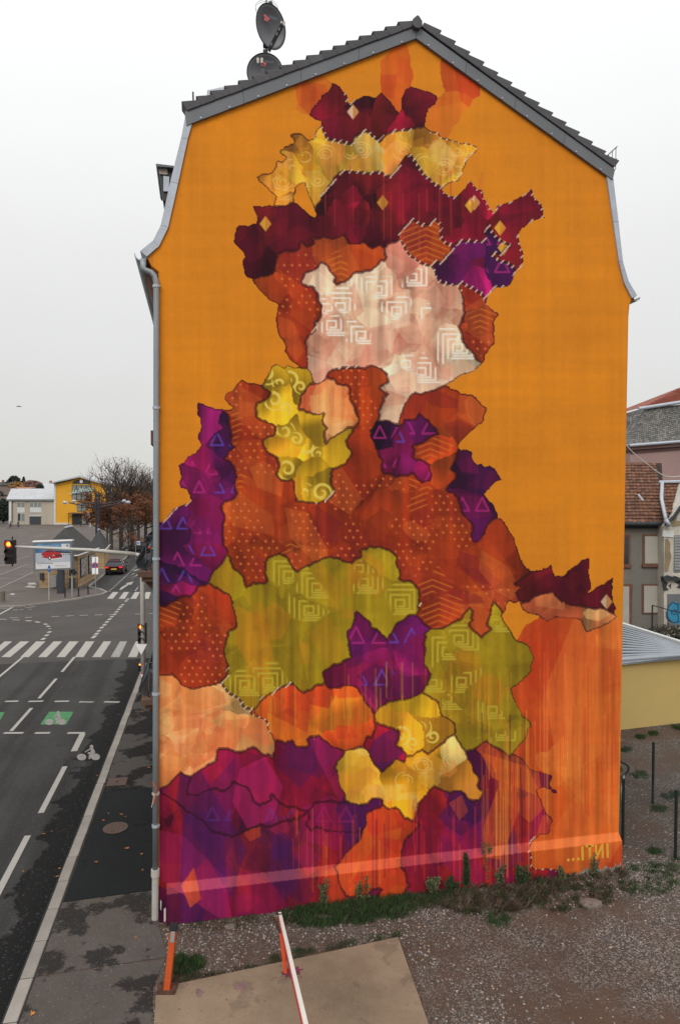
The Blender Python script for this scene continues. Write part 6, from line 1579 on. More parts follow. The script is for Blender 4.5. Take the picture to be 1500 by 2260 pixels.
for (x0, y0, y1) in ((1410, 902, 942), (1391, 922, 968)):
    d_ = DN+3; p0 = P(x0, y1, d_); o_ = empty('tv_antenna', p0); tag(o_, 'thin TV antenna mast %s the mansard roof' % ('nearest' if x0 > 1400 else 'on the small chimney left of'), 'antenna', 'TV antennas over the old roofs')
    b = MB(); b.tube([p0, P(x0+.5, y0, d_)], .035 if x0 > 1400 else .07, 5); b.build('mast', M['pole_grey'], o_)
    if x0 > 1400:
        for yy, xa, xb in ((902, 1384, 1422), (913, 1394, 1418), (922, 1382, 1411)):
            a = MB(); a.tube([P(xa, yy, d_), P(xb, yy, d_)], .018, 4)
            for x in np.arange(xa+2, xb-1, 4.5): a.tube([P(x, yy-2.5, d_), P(x, yy+2.5, d_)], .01, 3)
            a.build('antenna_boom', M['pole_grey'], o_)
ch = empty('chimney_house', P(1385, 1000, DN+12)); tag(ch, 'sliver of a dark house with chimney pots between the painted wall and the mansard', 'house')
b = MB(); b.extrude([P(1340, gz-60, DN+10), P(1388, gz-60, DN+10), P(1388, 972, DN+10), P(1340, 972, DN+10)], FLAT*6); b.build('wall', M['frame_grey'], ch)
b = MB(); b.extrude([P(1378, 970, DN+9), P(1391, 970, DN+9), P(1391, 966, DN+9), P(1378, 966, DN+9)], FLAT*1.2); b.tube([P(1386, 966, DN+9.5), P(1386, 960, DN+9.5)], .2, 8); b.tube([P(1392, 966, DN+9.5), P(1392, 962, DN+9.5)], .15, 8); b.build('chimney', M['soot'], ch)
b = MB(); b.disc(P(1384, 1010, DN+9.5), RIGHT*.18+ZV*.2, ZV*.35, 14, FLAT*.05); b.build('dish', M['pale'], ch)
# sagging cable
b = MB(); d_ = DO+3.6; q = ocurve([(1376, 975), (1384, 986), (1404, 1006), (1430, 1026), (1450, 1042), (1474, 1052), (1500, 1051), (1530, 1046)], 5); b.tube([P(x, y, DO+1.) if False else P(x, y, 36.8) for x, y in q], .025, 5); o = b.build('cable', M['pole']); tag(o, 'pale sagging cable strung across the old roofs', 'cable')
# handrail and dark planting behind the shed
rl = empty('yard_railing', Vector((P(1438, 1400, 35).x, P(1438, 1400, 35).y, 0))); tag(rl, 'thin dark rail on a post in front of the boarded lower window', 'railing')
b = MB(); p0 = P(1438.5, 1336, 35.5); b.tube([Vector((p0.x, p0.y, 0)), p0], .04, 6); b.build('post', M['black'], rl); b = MB(); b.tube([p0, P(1500, 1353, 33.5), P(1530, 1360, 33)], .025, 5); b.build('rail', M['black'], rl)
bush('shrub', 'dark brown scrub behind the shed roof at the right edge', 'shrub', 1484, 1398, 34, 46, 14, 'leaf_dark', 500, 3.2, None, 40) if False else None
M['scrub'] = mat('dark_scrub', (.035, .03, .018), .95, .5, 2, col2=(.045, .04, .022))
sc_ = bush('shrub', 'dark brown scrub behind the shed roof at the right edge', 'shrub', 1484, 1403, 34, 60, 16, 'scrub', 900, 3.0, None, 40)
# ================= FRONT: satellite dishes, barrier, fences, gravel, plants =================
M['dish'] = mat('anthracite_dish', (.135, .138, .15), .5, .06, 2, metal=.1)
M['logo_red'] = mat('logo_red', (.45, .02, .04), .5, .05, 2); M['logo_dark'] = mat('logo_dark', (.02, .05, .05), .5, .05, 2); M['lnb'] = mat('pale_receiver', (.55, .52, .45), .5, .1, 4)
DD = 17.2
def sat(cx, cy, hw, hh, rot, nrm, label, kind):
    c = P(cx, cy, DD); o = empty('satellite_dish', c); tag(o, label, 'satellite dish', 'satellite dishes on the roof mast')
    n = Vector(nrm).normalized(); k = DD/FPX
    r2 = Matrix.Rotation(rot, 3, FLAT)
    a, b_ = (r2 @ RIGHT)*hw*k, (r2 @ ZV)*hh*k            # picture-plane axes of the outline
    n = (toc+RIGHT*nrm[0]+ZV*nrm[2]).normalized()
    a = a-n*(a.dot(n)/1)+n*0; b_ = b_-n*(b_.dot(n))
    a = a+toc*0; vs, fs = [], []; rings, seg = 7, 36
    for side, off in ((0, 0.), (1, -.02)):
        for i in range(rings+1):
            r = i/rings
            for s_ in range(seg):
                t = 2*math.pi*s_/seg; vs.append(c+(a*math.cos(t)+b_*math.sin(t))*r+n*(.14*r*r-.10+off))
    m_ = (rings+1)*seg
    for i in range(rings):
        for s_ in range(seg):
            u_ = (s_+1) % seg; fs.append((i*seg+s_, i*seg+u_, (i+1)*seg+u_, (i+1)*seg+s_)); fs.append((m_+i*seg+s_, m_+(i+1)*seg+s_, m_+(i+1)*seg+u_, m_+i*seg+u_))
    for s_ in range(seg): u_ = (s_+1) % seg; fs.append((rings*seg+s_, rings*seg+u_, m_+rings*seg+u_, m_+rings*seg+s_))
    q = MB().add(vs, fs); rd = q.build('reflector', M['dish'], o, smooth=True)
    q = MB(); q.tube([c+(a*math.cos(t)+b_*math.sin(t))*1.0+n*.036 for t in [2*math.pi*i/40 for i in range(40)]], .012, 5, closed=True); q.build('rim', M['black'], o)
    return o, c, n, a, b_
def logo(o, c, n, x, y, ang, s=1.0, txt='TRIAX', skip=0):
    p = lambda dx, dy: P(x+dx, y+dy, DD)+toc*.10
    u = (RIGHT*math.cos(ang)-ZV*math.sin(ang)); v = (ZV*math.cos(ang)+RIGHT*math.sin(ang)); k = DD/FPX
    for dx, dy in ((-8, -2), (-4, 1), (-5, 7), (0, 8), (2, 4)):
        b = MB(); b.disc(P(x, y, DD)+toc*.115+(u*dx-v*dy)*k*.8*s, u*.035*s, v*.035*s, 8, toc*.004); b.build('logo_dot', M['logo_red'], o)
    t_, w_ = text_mb(txt, P(x, y, DD)+toc*.118-v*k*1.0, u, v, .062*s, bold=.02); t_.build('logo_lettering', M['logo_dark'], o)
mast_ = empty('antenna_mast', P(588, 190, DD)); tag(mast_, 'slim galvanised roof mast carrying both satellite dishes', 'mast')
b = MB(); b.tube([P(588, 200, DD+.2), P(587.5, -4, DD+.2)], .028, 8); b.build('mast_pole', M['pipe'], mast_)
for y in (98, 103, 113, 118): b = MB(); b.obox(P(586, y, DD+.16), RIGHT*.06, FLAT*.05, ZV*.018); b.build('clamp', M['black'], mast_)
for dy in (0, 4.5):
    b = MB(); b.tube([P(x, y+dy, DD+.3) for x, y in ocurve([(566, 24), (564, 10), (575, 1), (592, -1), (606, 4), (613, 16), (613, 26)], 5)], .006, 4); b.build('cable', M['pole_grey'], mast_)
b = MB(); 
for k in range(4): a_ = k*.785; b.obox(P(597, 8, DD+.1), (RIGHT*math.cos(a_)+ZV*math.sin(a_))*.055, FLAT*.03, (ZV*math.cos(a_)-RIGHT*math.sin(a_))*.014)
b.tube([P(597, 8, DD+.1), P(590, 20, DD+.2)], .012, 5); b.build('switch_bracket', M['black'], mast_)
o, c, n, a, b_ = sat(597, 60, 33, 47, R(-22), (.35, 0, -.25), 'upper grey satellite dish, tilted to the right, its black feed arm on the right', 0)
logo(o, c, n, 592, 45, R(14))
b = MB(); q0, q1 = P(593, 112, DD-.10), P(623, 55, DD-.62); u_ = (q1-q0).normalized(); s_ = u_.cross(toc).normalized(); b.obox((q0+q1)/2, (q1-q0)/2, s_*.042, toc*.03); b.build('feed_arm', M['black'], o)
for f in (.22, .62, .8): b = MB(); b.obox(q0.lerp(q1, f)+toc*.034, u_*.035, s_*.02, toc*.004); b.build('arm_slot', M['pole_grey'], o)
for x, y in ((621, 50), (626.5, 51)): b = MB(); b.tube([P(x, y+6, DD-.6), P(x+.8, y-2, DD-.6)], [.02, .03], 8); b.build('receiver', M['lnb'], o)
o, c, n, a, b_ = sat(585, 160, 40, 38, R(8), (-.1, 0, -.2), 'lower grey satellite dish facing the camera, partly behind the roof tiles', 1)
logo(o, c, n, 584, 144, R(2))
b = MB(); b.obox(P(580, 160, DD-.5), RIGHT*.045, toc*.02, ZV*.09); b.tube([P(579, 156, DD-.5), P(574, 146, DD-.5), P(570, 138, DD-.5)], .014, 5); b.tube([P(581, 156, DD-.5), P(579, 146, DD-.5), P(578, 138, DD-.5)], .014, 5); b.tube([P(583, 157, DD-.5), P(583, 146, DD-.5), P(580, 138, DD-.5)], .01, 5); b.build('feed_arm', M['black'], o)
for x in (569.5, 578): b = MB(); b.tube([P(x, 140, DD-.5), P(x-.3, 129, DD-.5)], [.025, .036], 8); b.build('receiver', M['lnb'], o)

# --- barrier posts and pole
M['orange_paint'] = mat('orange_painted_steel', (.50, .075, .010), .55, .12, 6, fine=.1, bscale=20); M['rust'] = mat('rusty_steel', (.075, .03, .018), .95, .5, 14, bump=.4, bscale=60)
M['red_paint'] = mat('red_orange_painted_steel', (.60, .07, .02), .55, .12, 6, fine=.1); M['barrier_white'] = mat('white_painted_beam', (.74, .72, .66), .45, .06, 3, fine=.05); M['barrier_red'] = mat('red_painted_beam', (.5, .03, .02), .5, .15, 4)
SZ = .156
p = G(369, 2183, SZ); d0 = depth(p); tp = P(383.5, 2050, d0+.12); o = empty('barrier_post', p); tag(o, 'leaning orange steel post with a black cap at the left corner of the slab', 'post')
u_ = (tp-p).normalized(); s_ = u_.cross(FLAT).normalized(); f_ = s_.cross(u_)
b = MB(); b.obox((p+tp)/2, s_*.052, f_*.052, (tp-p)/2); ob = b.build('post', M['orange_paint'], o); bv = ob.modifiers.new('bevel', 'BEVEL'); bv.width = .008
b = MB(); b.obox(p+ZV*.008, RIGHT*.16, FLAT*.13, ZV*.010); ob = b.build('base_plate', M['rust'], o)
for sx in (-1, 1):
    for sy in (-1, 1): q = MB(); c = p+RIGHT*.13*sx+FLAT*.1*sy+ZV*.018; q.tube([c, c+ZV*.03], .014, 6); q.build('bolt', M['rust'], ob)
b = MB(); b.obox(tp+u_*.03, s_*.06, f_*.06, u_*.05); b.build('cap', M['black'], o); b = MB(); b.obox(tp-u_*.10+f_*-.056+s_*-.005, s_*.032, f_*.006, u_*.085); b.build('hinge_plate', M['pole_grey'], o)
p = G(630, 2146, SZ); d0 = depth(p); tp = P(620.5, 2058, d0+.02); o = empty('barrier_rest', p); tag(o, 'thin red orange post with a rusty fork that carries the white beam', 'post')
b = MB(); u_ = (tp-p).normalized(); s_ = u_.cross(FLAT).normalized(); f_ = s_.cross(u_); b.obox((p+tp)/2, s_*.030, f_*.03, (tp-p)/2); b.build('post', M['red_paint'], o)
for x in (602, 639.5): b = MB(); b.tube([tp-ZV*.05, P(x+(8 if x < 610 else -9), 2038, d0), P(x, 2022, d0)], [.024, .02, .02], 6); b.build('fork', M['rust'], o)
a0, a1 = P(617.5, 2023, d0-.0)+ZV*.03, P(674, 2262, 7.9); u_ = (a1-a0).normalized(); a0 = a0-u_*.02; a2 = a0+(a1-a0)*1.55; s_ = u_.cross(ZV).normalized(); n_ = s_.cross(u_)
o = empty('barrier_beam', a0); tag(o, 'long white barrier beam with a red side running towards the viewer', 'barrier')
b = MB(); b.obox((a0+a2)/2+n_*.02, s_*.026, n_*.020, (a2-a0)/2); b.build('beam', M['barrier_white'], o)
b = MB(); b.obox((a0+a2)/2-n_*.028+s_*(-.006 if s_.dot(RIGHT) > 0 else .006), s_*.029, n_*.027, (a2-a0)/2-u_*.01); b.build('beam_side', M['barrier_red'], o)
b = MB(); b.obox(a0.lerp(a1, .03)-n_*.0, s_*.034, n_*.045, u_*.03); b.build('beam_end', M['rust'], o)
b = MB(); b.tube([Vector((a2.x, a2.y, .15)), a2], .06, 8); b.build('hinge_post', M['orange_paint'], o)
M['magenta_stain'] = mat('magenta_paint_stain', (.12, .02, .045), .85, .5, 6, fine=.3)
def splat(px, py, r, seed, m='magenta_stain', z=SZ+.003, par=None):
    rg = random.Random(seed); c = G(px, py, z); b = MB(); n = 22; b.poly([c+Vector((math.cos(t*6.283/n), math.sin(t*6.283/n), 0))*r*rg.uniform(.45, 1.15) for t in range(n)])
    for _ in range(14): a_ = rg.uniform(0, 6.28); q = c+Vector((math.cos(a_), math.sin(a_), 0))*r*rg.uniform(.9, 2.0); k = r*rg.uniform(.04, .13); b.poly([q+Vector((math.cos(t*1.257), math.sin(t*1.257), 0))*k for t in range(5)])
    b.build('paint_stain', M[m], par or slab)['kind'] = 'stuff'
splat(637, 2147, .14, 1); splat(656, 2142, .10, 2)
M['faint_stain'] = mat('faint_pink_stain', (.19, .11, .105), .9, .3, 6); splat(532, 2176, .13, 3, 'faint_stain'); splat(440, 2190, .10, 4, 'faint_stain')

# --- covers and fallen leaves on the pavement
M['cover'] = mat('rusty_iron_cover', (.085, .05, .036), .8, .25, 10, bump=.5, bscale=60); M['cover_dark'] = mat('cover_holes', (.015, .012, .01), .9, .2, 6)
c = G(255, 1827, .130); o = empty('manhole_cover', c); tag(o, 'round rusty manhole cover in the fresh black asphalt', 'manhole cover')
b = MB(); b.disc(c, Vector((.30, 0, 0)), Vector((0, .30, 0)), 28, ZV*.006); cv = b.build('cover', M['cover'], o)
for i in range(5):
    for j in range(5):
        if abs(i-2)+abs(j-2) < 4: b = MB(); b.disc(c+Vector(((i-2)*.09, (j-2)*.09, .0075)), Vector((.014, 0, 0)), Vector((0, .014, 0)), 6); b.build('hole', M['cover_dark'], cv)
c = G(259, 1725, .131); o = empty('manhole_cover', c); tag(o, 'square brown service cover in the damp pavement farther up', 'manhole cover')
b = MB(); b.obox(c, KN*.27, KU*.27, ZV*.004); b.build('cover', M['cover'], o)
b = MB(); b.obox(c+ZV*.006, KN*.03, KU*.05, ZV*.002); b.build('lift_slot', M['cover_dark'], o)
M['dry_leaf'] = mat('dry_orange_leaf', (.36, .135, .035), .8, .25, 20, rand=.3)
lfp = [(268, 1798, 1.1), (229, 1811, .9), (278, 1802, .7), (281, 1873, 1.4), (313, 1885, .8), (213, 1903, 1.1), (315, 1920, .7), (97, 1841, 1.1), (72, 2238, 1.2), (132, 1917, .7), (127, 1935, 1.1), (314, 1571, 1.1), (329, 1694, 1.1), (52, 1923, .6), (115, 1835, .7), (300, 2070, .8), (240, 1795, .6), (215, 1712, .8), (262, 1577, .8)]
LEAFL = ['orange leaf just above the round manhole cover, right one', 'orange leaf just above the round manhole cover, left one', 'small pale leaf close to the one above the round cover', 'largest orange leaf on the black asphalt below the round cover', 'small leaf on the black asphalt nearest the drain pipe', 'orange leaf on the black asphalt midway to its lower edge', 'tiny leaf near the drain pipe low on the black asphalt', 'orange leaf on the road beside the long lane dash', 'orange leaf lowest on the pavement near the bottom left corner', 'small leaf in the gutter beside the kerb, upper of two', 'orange leaf in the gutter beside the kerb, lower of two', 'small leaf far up the pavement under the lower balcony', 'leaf on the damp pavement close to the drain pipe tie', 'tiny leaf near the left picture edge by the lowest lane dash', 'tiny leaf on the road right of the lane dash', 'leaf on the grey pavement left of the pipe foot', 'tiny leaf on the upper edge of the black asphalt', 'leaf against the kerb beside the square service cover', 'small leaf against the kerb farthest up the street']
pr = None
for k, (x, y, s_) in enumerate(lfp):
    onroad = x < 185-(y-1800)*.385 if y > 1800 else x < 240
    if pr is None:
        b = MB(); n = 14; rr = [1, .45, .8, .4, .95, .5, .6, .2, .6, .45, .95, .4, .8, .45]; b.v = [(0, 0, .01)]+[(rr[i]*.055*math.cos(i*6.283/n), rr[i]*.055*math.sin(i*6.283/n), .006+.016*rr[i]*abs(math.sin(i*1.3))) for i in range(n)]; b.f = [(0, 1+i, 1+(i+1) % n) for i in range(n)]
        o = b.build('fallen_leaf', M['dry_leaf']); pr = o
    else: o = pr.copy(); link(o)
    o.location = G(x, y, .006 if onroad else .130); o.rotation_euler = (rnd.uniform(-.2, .2), rnd.uniform(-.2, .2), rnd.uniform(0, 6)); o.scale = (s_, s_, s_)
    tag(o, LEAFL[k], 'leaf', 'fallen leaves on street and pavement')

# --- chain-link fences
M['fence_post'] = mat('dark_green_post', (.006, .016, .014), .5, .2, 3); M['wire'] = mat('green_grey_wire', (.035, .045, .042), .5, .2, 4)
def chain(name, label, pts, h, posts, sp=.062, r=.0034):
    o = empty(name, pts[0]); tag(o, label, 'fence', 'chain-link fences of the yard')
    w = MB(); a, b_ = pts; u = (b_-a); L = u.length; u.normalize()
    k = -h
    while k < L:
        for s_ in (0, 1):
            x0, x1 = k, k+h
            z0, z1 = (0, h) if s_ == 0 else (h, 0)
            f0 = max(0, -x0/h) if x0 < 0 else 0; f1 = min(1, (L-x0)/h)
            if f1 > f0: w.tube([a+u*(x0+h*f0)+ZV*(z0+(z1-z0)*f0), a+u*(x0+h*f1)+ZV*(z0+(z1-z0)*f1)], r, 3, cap=False)
        k += sp*1.41
    for z in (.03, h/2, h-.02): w.tube([a+ZV*z, b_+ZV*z], r, 3)
    w.build('wire_mesh', M['wire'], o)['kind'] = 'stuff'
    for p in posts: q = MB(); q.tube([p-ZV*.1, p+ZV*(h+.02)], .034, 8); q.build('post', M['fence_post'], o)
    return o
GZ = .114
A_, B_2 = G(1368, 1862, GZ), G(1489, 1893, GZ); u_ = (B_2-A_).normalized()
chain('chain_fence', 'nearer dark green chain-link fence starting at the corner of the painted wall', (A_-u_*.2, B_2+u_*3), 1.56, [A_+u_*.05, B_2, B_2+u_*2.6])
C_ = G(1439, 1774, GZ); D2 = G(1640, 1762, GZ); u_ = (D2-C_).normalized()
chain('chain_fence', 'farther dark green chain-link fence crossing the gravel yard', (C_-u_*3.2, C_+u_*4), 1.66, [C_, C_+u_*2.6, C_-u_*2.5])
b = MB(); b.tube([P(x, y, 18.2) for x, y in ocurve([(1358, 1674), (1368, 1680), (1380, 1687), (1386, 1696), (1380, 1708), (1366, 1718), (1358, 1724)], 5)], .03, 8); o = b.build('drain_hose', M['black'], smooth=True); tag(o, 'looped black hose sticking out behind the painted wall', 'hose')
b = MB(); b.tube([P(1371, 1790, 17.3), P(1370, 1740, 17.3), P(1376, 1712, 17.6)], .02, 6); o = b.build('grey_pipe', M['pole_grey'], smooth=True); tag(o, 'thin grey pipe beside the green corner post', 'pipe')

# --- loose gravel
def inpoly(px, py, poly):
    ins = np.zeros(px.shape, bool); n = len(poly)
    for k in range(n):
        x0, y0 = poly[k]; x1, y1 = poly[(k+1) % n]
        c = ((y0 > py) != (y1 > py))
        if y1 != y0: ins ^= c & (px < (x1-x0)*(py-y0)/(y1-y0)+x0)
    return ins
def nproj(x, y, z):
    v = np.stack([x, y, z-EYE], 1); d = v @ np.array(FWD); return PW/2+FPX*(v @ np.array(RIGHT))/d, PH/2-FPX*(v @ np.array(UP))/d
nr = np.random.RandomState(9)
def wnoise(x, y, s, seed):
    r = np.random.RandomState(seed); g = r.rand(64, 64); out = 0; tot = 0; amp = 1
    for o in range(3):
        gx, gy = (x/s+50) % 63, (y/s+50) % 63; ix, iy = gx.astype(int), gy.astype(int); fx, fy = gx-ix, gy-iy
        out = out+amp*((g[iy, ix]*(1-fx)+g[iy, (ix+1) % 64]*fx)*(1-fy)+(g[(iy+1) % 64, ix]*(1-fx)+g[(iy+1) % 64, (ix+1) % 64]*fx)*fy); tot += amp; amp *= .5; s /= 2.
    return out/tot
def scatter(N, x0, x1, y0, y1, poly, z, thr=None, seed=1):
    r = np.random.RandomState(seed); x = r.uniform(x0, x1, N); y = r.uniform(y0, y1, N)
    px, py = nproj(x, y, np.full(N, z)); ok_ = inpoly(px, py, poly)
    if thr is not None: ok_ &= (wnoise(x, y, 1.9, 4) > thr+.03+r.rand(N)*.16-.04) | (r.rand(N) < .10)
    return x[ok_], y[ok_]
def cmesh(name, V, F, colv, m, parent=None):
    me = bpy.data.meshes.new(name); me.vertices.add(len(V)); me.vertices.foreach_set('co', V.astype(np.float32).ravel())
    k = F.shape[1]; me.loops.add(F.size); me.loops.foreach_set('vertex_index', F.astype(np.int32).ravel()); me.polygons.add(len(F)); me.polygons.foreach_set('loop_start', np.arange(0, F.size, k, dtype=np.int32)); me.update()
    a = me.color_attributes.new('Col', 'FLOAT_COLOR', 'POINT'); a.data.foreach_set('color', np.concatenate([colv, np.ones((len(V), 1))], 1).astype(np.float32).ravel())
    me.materials.append(m); o = bpy.data.objects.new(name, me); link(o); o.parent = parent; return o
lotpoly = [(352, 2038), (360, 2052), (369, 2111), (345, 2176), (878, 2064), (950, 2262), (965, 2300), (1580, 2300), (1580, 1868), (1377, 1912), (1372, 1925)]
lotpoly = [(352, 2038), (370, 2112), (345, 2176), (880, 2063), (952, 2262), (965, 2300), (1600, 2300), (1600, 1868), (1377, 1905), (1372, 1922)]
yardpoly = [(1377, 1905), (1600, 1868), (1600, 1592), (1366, 1618)]
M['stones'] = vcol_mat('loose_stone', .9, .1, 30)
GX0 = WALLX-.2
xs, ys = scatter(150000, GX0, 11, 7.6, 18, lotpoly, .114, .46, 1)
x2, y2 = scatter(16000, 7, 16, 13, 27, yardpoly, .114, .3, 2)
def stones(xs, ys, name, lo, hi, seed):
    r = np.random.RandomState(seed); n = len(xs); s = lo+(hi-lo)*r.rand(n)**3.2
    base_ = np.array([[1, 0, 0], [0, 1, 0], [-1, 0, 0], [0, -1, 0], [0, 0, .7], [0, 0, -.3]], float)
    th = r.rand(n)*6.28; c_, s_ = np.cos(th), np.sin(th); el = .6+.6*r.rand(n)
    V = np.zeros((n, 6, 3)); b = base_[None]*(1+.35*(r.rand(n, 6, 3)-.5))
    bx, by, bz = b[..., 0]*s[:, None], b[..., 1]*(s*el)[:, None], b[..., 2]*s[:, None]
    V[..., 0] = xs[:, None]+bx*c_[:, None]-by*s_[:, None]; V[..., 1] = ys[:, None]+bx*s_[:, None]+by*c_[:, None]; V[..., 2] = .116+bz
    f = np.array([[0, 1, 4], [1, 2, 4], [2, 3, 4], [3, 0, 4]])
    F = (np.arange(n)[:, None, None]*6+f[None]).reshape(-1, 3)
    g = .045+.29*r.rand(n)**2.3; tint = np.stack([1.06+.08*r.randn(n), .92+.03*r.randn(n), .80+.07*r.randn(n)], 1); col = np.repeat(np.clip(g[:, None]*tint, .01, .6), 6, 0)
    o = cmesh(name, V.reshape(-1, 3), F, col, M['stones']); tag(o, kind='stuff'); return o
tag(stones(xs, ys, 'gravel', .007, .030, 3), 'loose grey and white gravel spread over the dirt lot', 'gravel')
tag(stones(x2, y2, 'gravel', .012, .035, 4), 'loose gravel of the fenced yard by the shed', 'gravel')
print('stones', len(xs), len(x2))
# a few bigger stones one could pick up
rk = None
M['rock'] = mat('field_stone', (.15, .12, .10), .95, .3, 9, bump=.4, bscale=30)
for (x, y, s_, l, z) in ((508, 2046, .13, 'yellowish flat stone at the foot of the wall left of the beam', .12), (1302, 1996, .26, 'large dark flat slab of stone lying in the weeds', .118), (412, 2137, .06, 'grey cobble in the tuft behind the orange post', .12), (1400, 1957, .04, 'small white stone right of the wall corner', .12), (1345, 2000, .05, 'small orange brown stone beside the flat slab', .12)):
    c = G(x, y, z); b = MB(); rg = random.Random(int(x)); n = 9
    ring = lambda k, zz: [c+Vector((math.cos(t*6.283/n), math.sin(t*6.283/n)*.7, 0))*s_*k*rg.uniform(.8, 1.1)+ZV*zz for t in range(n)]
    b.v = [tuple(v) for v in ring(1, -.02)+ring(.95, s_*.16)+ring(.6, s_*.26)]+[tuple(c+ZV*s_*.28)]
    b.f = [(i, (i+1) % n, n+(i+1) % n, n+i) for i in range(n)]+[(n+i, n+(i+1) % n, 2*n+(i+1) % n, 2*n+i) for i in range(n)]+[(2*n+i, 2*n+(i+1) % n, 3*n) for i in range(n)]
    tag(b.build('rock', M['rock']), l, 'stone')

# --- grass and weeds along the wall foot
M['grass'] = vcol_mat('grass_blades', .8, .2, 8)
def blades(poly, n, hlo, hhi, cols, name, label, seed, lean=.5, wid=.004):
    r = np.random.RandomState(seed); p = np.array([tuple(G(x, y, .118))[:2] for x, y in poly]); lo, hi = p.min(0), p.max(0)
    # clumped: tuft centres then blades round them
    tc = r.uniform(lo, hi, (max(4, n//28), 2)); px, py = nproj(tc[:, 0], tc[:, 1], np.full(len(tc), .118)); tc = tc[inpoly(px, py, poly)]
    if not len(tc): return
    k = r.randint(len(tc), size=n); xy = tc[k]+r.randn(n, 2)*.045; th_ = hlo+(hhi-hlo)*r.rand(len(tc)); h = th_[k]*(.5+.7*r.rand(n)); a = r.rand(n)*6.28; le = lean*h*r.rand(n)
    px_, py_ = -np.sin(a)*wid, np.cos(a)*wid; V = np.zeros((n, 4, 3)); z = .112
    V[:, 0] = np.stack([xy[:, 0]-px_, xy[:, 1]-py_, np.full(n, z)], 1); V[:, 1] = np.stack([xy[:, 0]+px_, xy[:, 1]+py_, np.full(n, z)], 1)
    V[:, 2] = np.stack([xy[:, 0]+np.cos(a)*le*.4+px_*.7, xy[:, 1]+np.sin(a)*le*.4+py_*.7, z+h*.6], 1); V[:, 3] = np.stack([xy[:, 0]+np.cos(a)*le, xy[:, 1]+np.sin(a)*le, z+h*.95], 1)
    F = (np.arange(n)[:, None, None]*4+np.array([[0, 1, 2], [0, 2, 3]])[None]).reshape(-1, 3)
    cc = np.array(cols)[r.randint(len(cols), size=len(tc))][k]*(.6+.8*r.rand(n, 1)); o = cmesh(name, V.reshape(-1, 3), F, np.repeat(np.clip(cc, .005, .5), 4, 0), M['grass']); tag(o, label, 'grass' if 'grass' in name else 'weeds', None, 'stuff')
GR = [(.030, .062, .012), (.042, .078, .018), (.024, .046, .012)]; OLV = [(.045, .055, .018), (.07, .06, .03), (.03, .045, .014), (.09, .065, .035)]; BR = [(.085, .055, .032), (.12, .08, .05), (.05, .035, .02)]
wl = lambda x: 2036-(x-350)*.1145
blades([(628, 2002), (820, 1982), (905, 1980), (900, 2022), (800, 2036), (700, 2046), (622, 2040)], 13000, .07, .18, GR+OLV[:1], 'grass', 'bright green grass at the foot of the wall, middle', 1)
blades([(840, 1978), (1010, 1962), (1010, 1992), (900, 2012), (850, 2010)], 6500, .05, .13, GR+OLV, 'grass', 'mixed grass where the wall foot turns purple', 2)
blades([(985, 1966), (1200, 1938), (1240, 1960), (1180, 2000), (1060, 2025), (980, 2010)], 7500, .05, .17, OLV+BR+BR, 'weeds', 'tangled brown and green weeds under the dark red part of the wall', 3, .9)
blades([(1150, 1948), (1375, 1918), (1390, 1950), (1340, 1992), (1220, 2016), (1130, 1995)], 6500, .04, .13, OLV+GR[2:]+BR, 'weeds', 'low green weeds in front of the painted letters', 4, .7)
blades([(1375, 1915), (1500, 1890), (1500, 1960), (1400, 1985), (1370, 1960)], 3500, .03, .09, GR, 'grass', 'sparse grass tufts right of the wall corner', 5)
blades([(382, 2112), (430, 2108), (450, 2130), (420, 2152), (380, 2150)], 3200, .04, .12, GR, 'grass', 'small grass tuft behind the orange post', 6)
blades([(380, 2150), (470, 2146), (600, 2125), (640, 2112), (640, 2122), (560, 2140), (470, 2160), (372, 2176)], 2600, .03, .07, OLV+BR, 'weeds', 'thin moss and weeds along the edge of the slab', 7)
blades([(600, 2110), (660, 2096), (860, 2060), (880, 2056), (878, 2066), (700, 2104), (640, 2120), (600, 2124)], 2600, .03, .06, OLV+GR, 'weeds', 'narrow line of weeds behind the slab', 8)
blades([(352, 2040), (640, 2008), (640, 2030), (500, 2050), (360, 2060)], 3000, .02, .07, OLV+BR, 'weeds', 'sparse weeds at the left foot of the wall', 9)
for (x, y, s_, k) in ((1408, 1712, 18, 20), (1412, 1627, 8, 21), (1440, 1620, 8, 22), (1480, 1756, 20, 23), (1450, 1786, 18, 24), (1495, 1606, 12, 25), (1380, 1656, 8, 26), (1445, 1880, 10, 27), (1100, 2033, 22, 28), (1360, 1700, 8, 29)):
    blades([(x-s_, y-s_*.35), (x+s_, y-s_*.35), (x+s_*.8, y+s_*.45), (x-s_*.8, y+s_*.45)], 700, .05, .13, GR, 'grass', 'lone grass tuft in the gravel', k)
M['weed_leaf'] = mat('weed_leaves', (.105, .125, .045), .85, .35, 5, col2=(.11, .11, .045)); M['weed_dark'] = mat('dark_weed_leaves', (.030, .048, .014), .85, .35, 5); M['weed_stem'] = mat('weed_stems', (.07, .05, .03), .9, .3, 6)
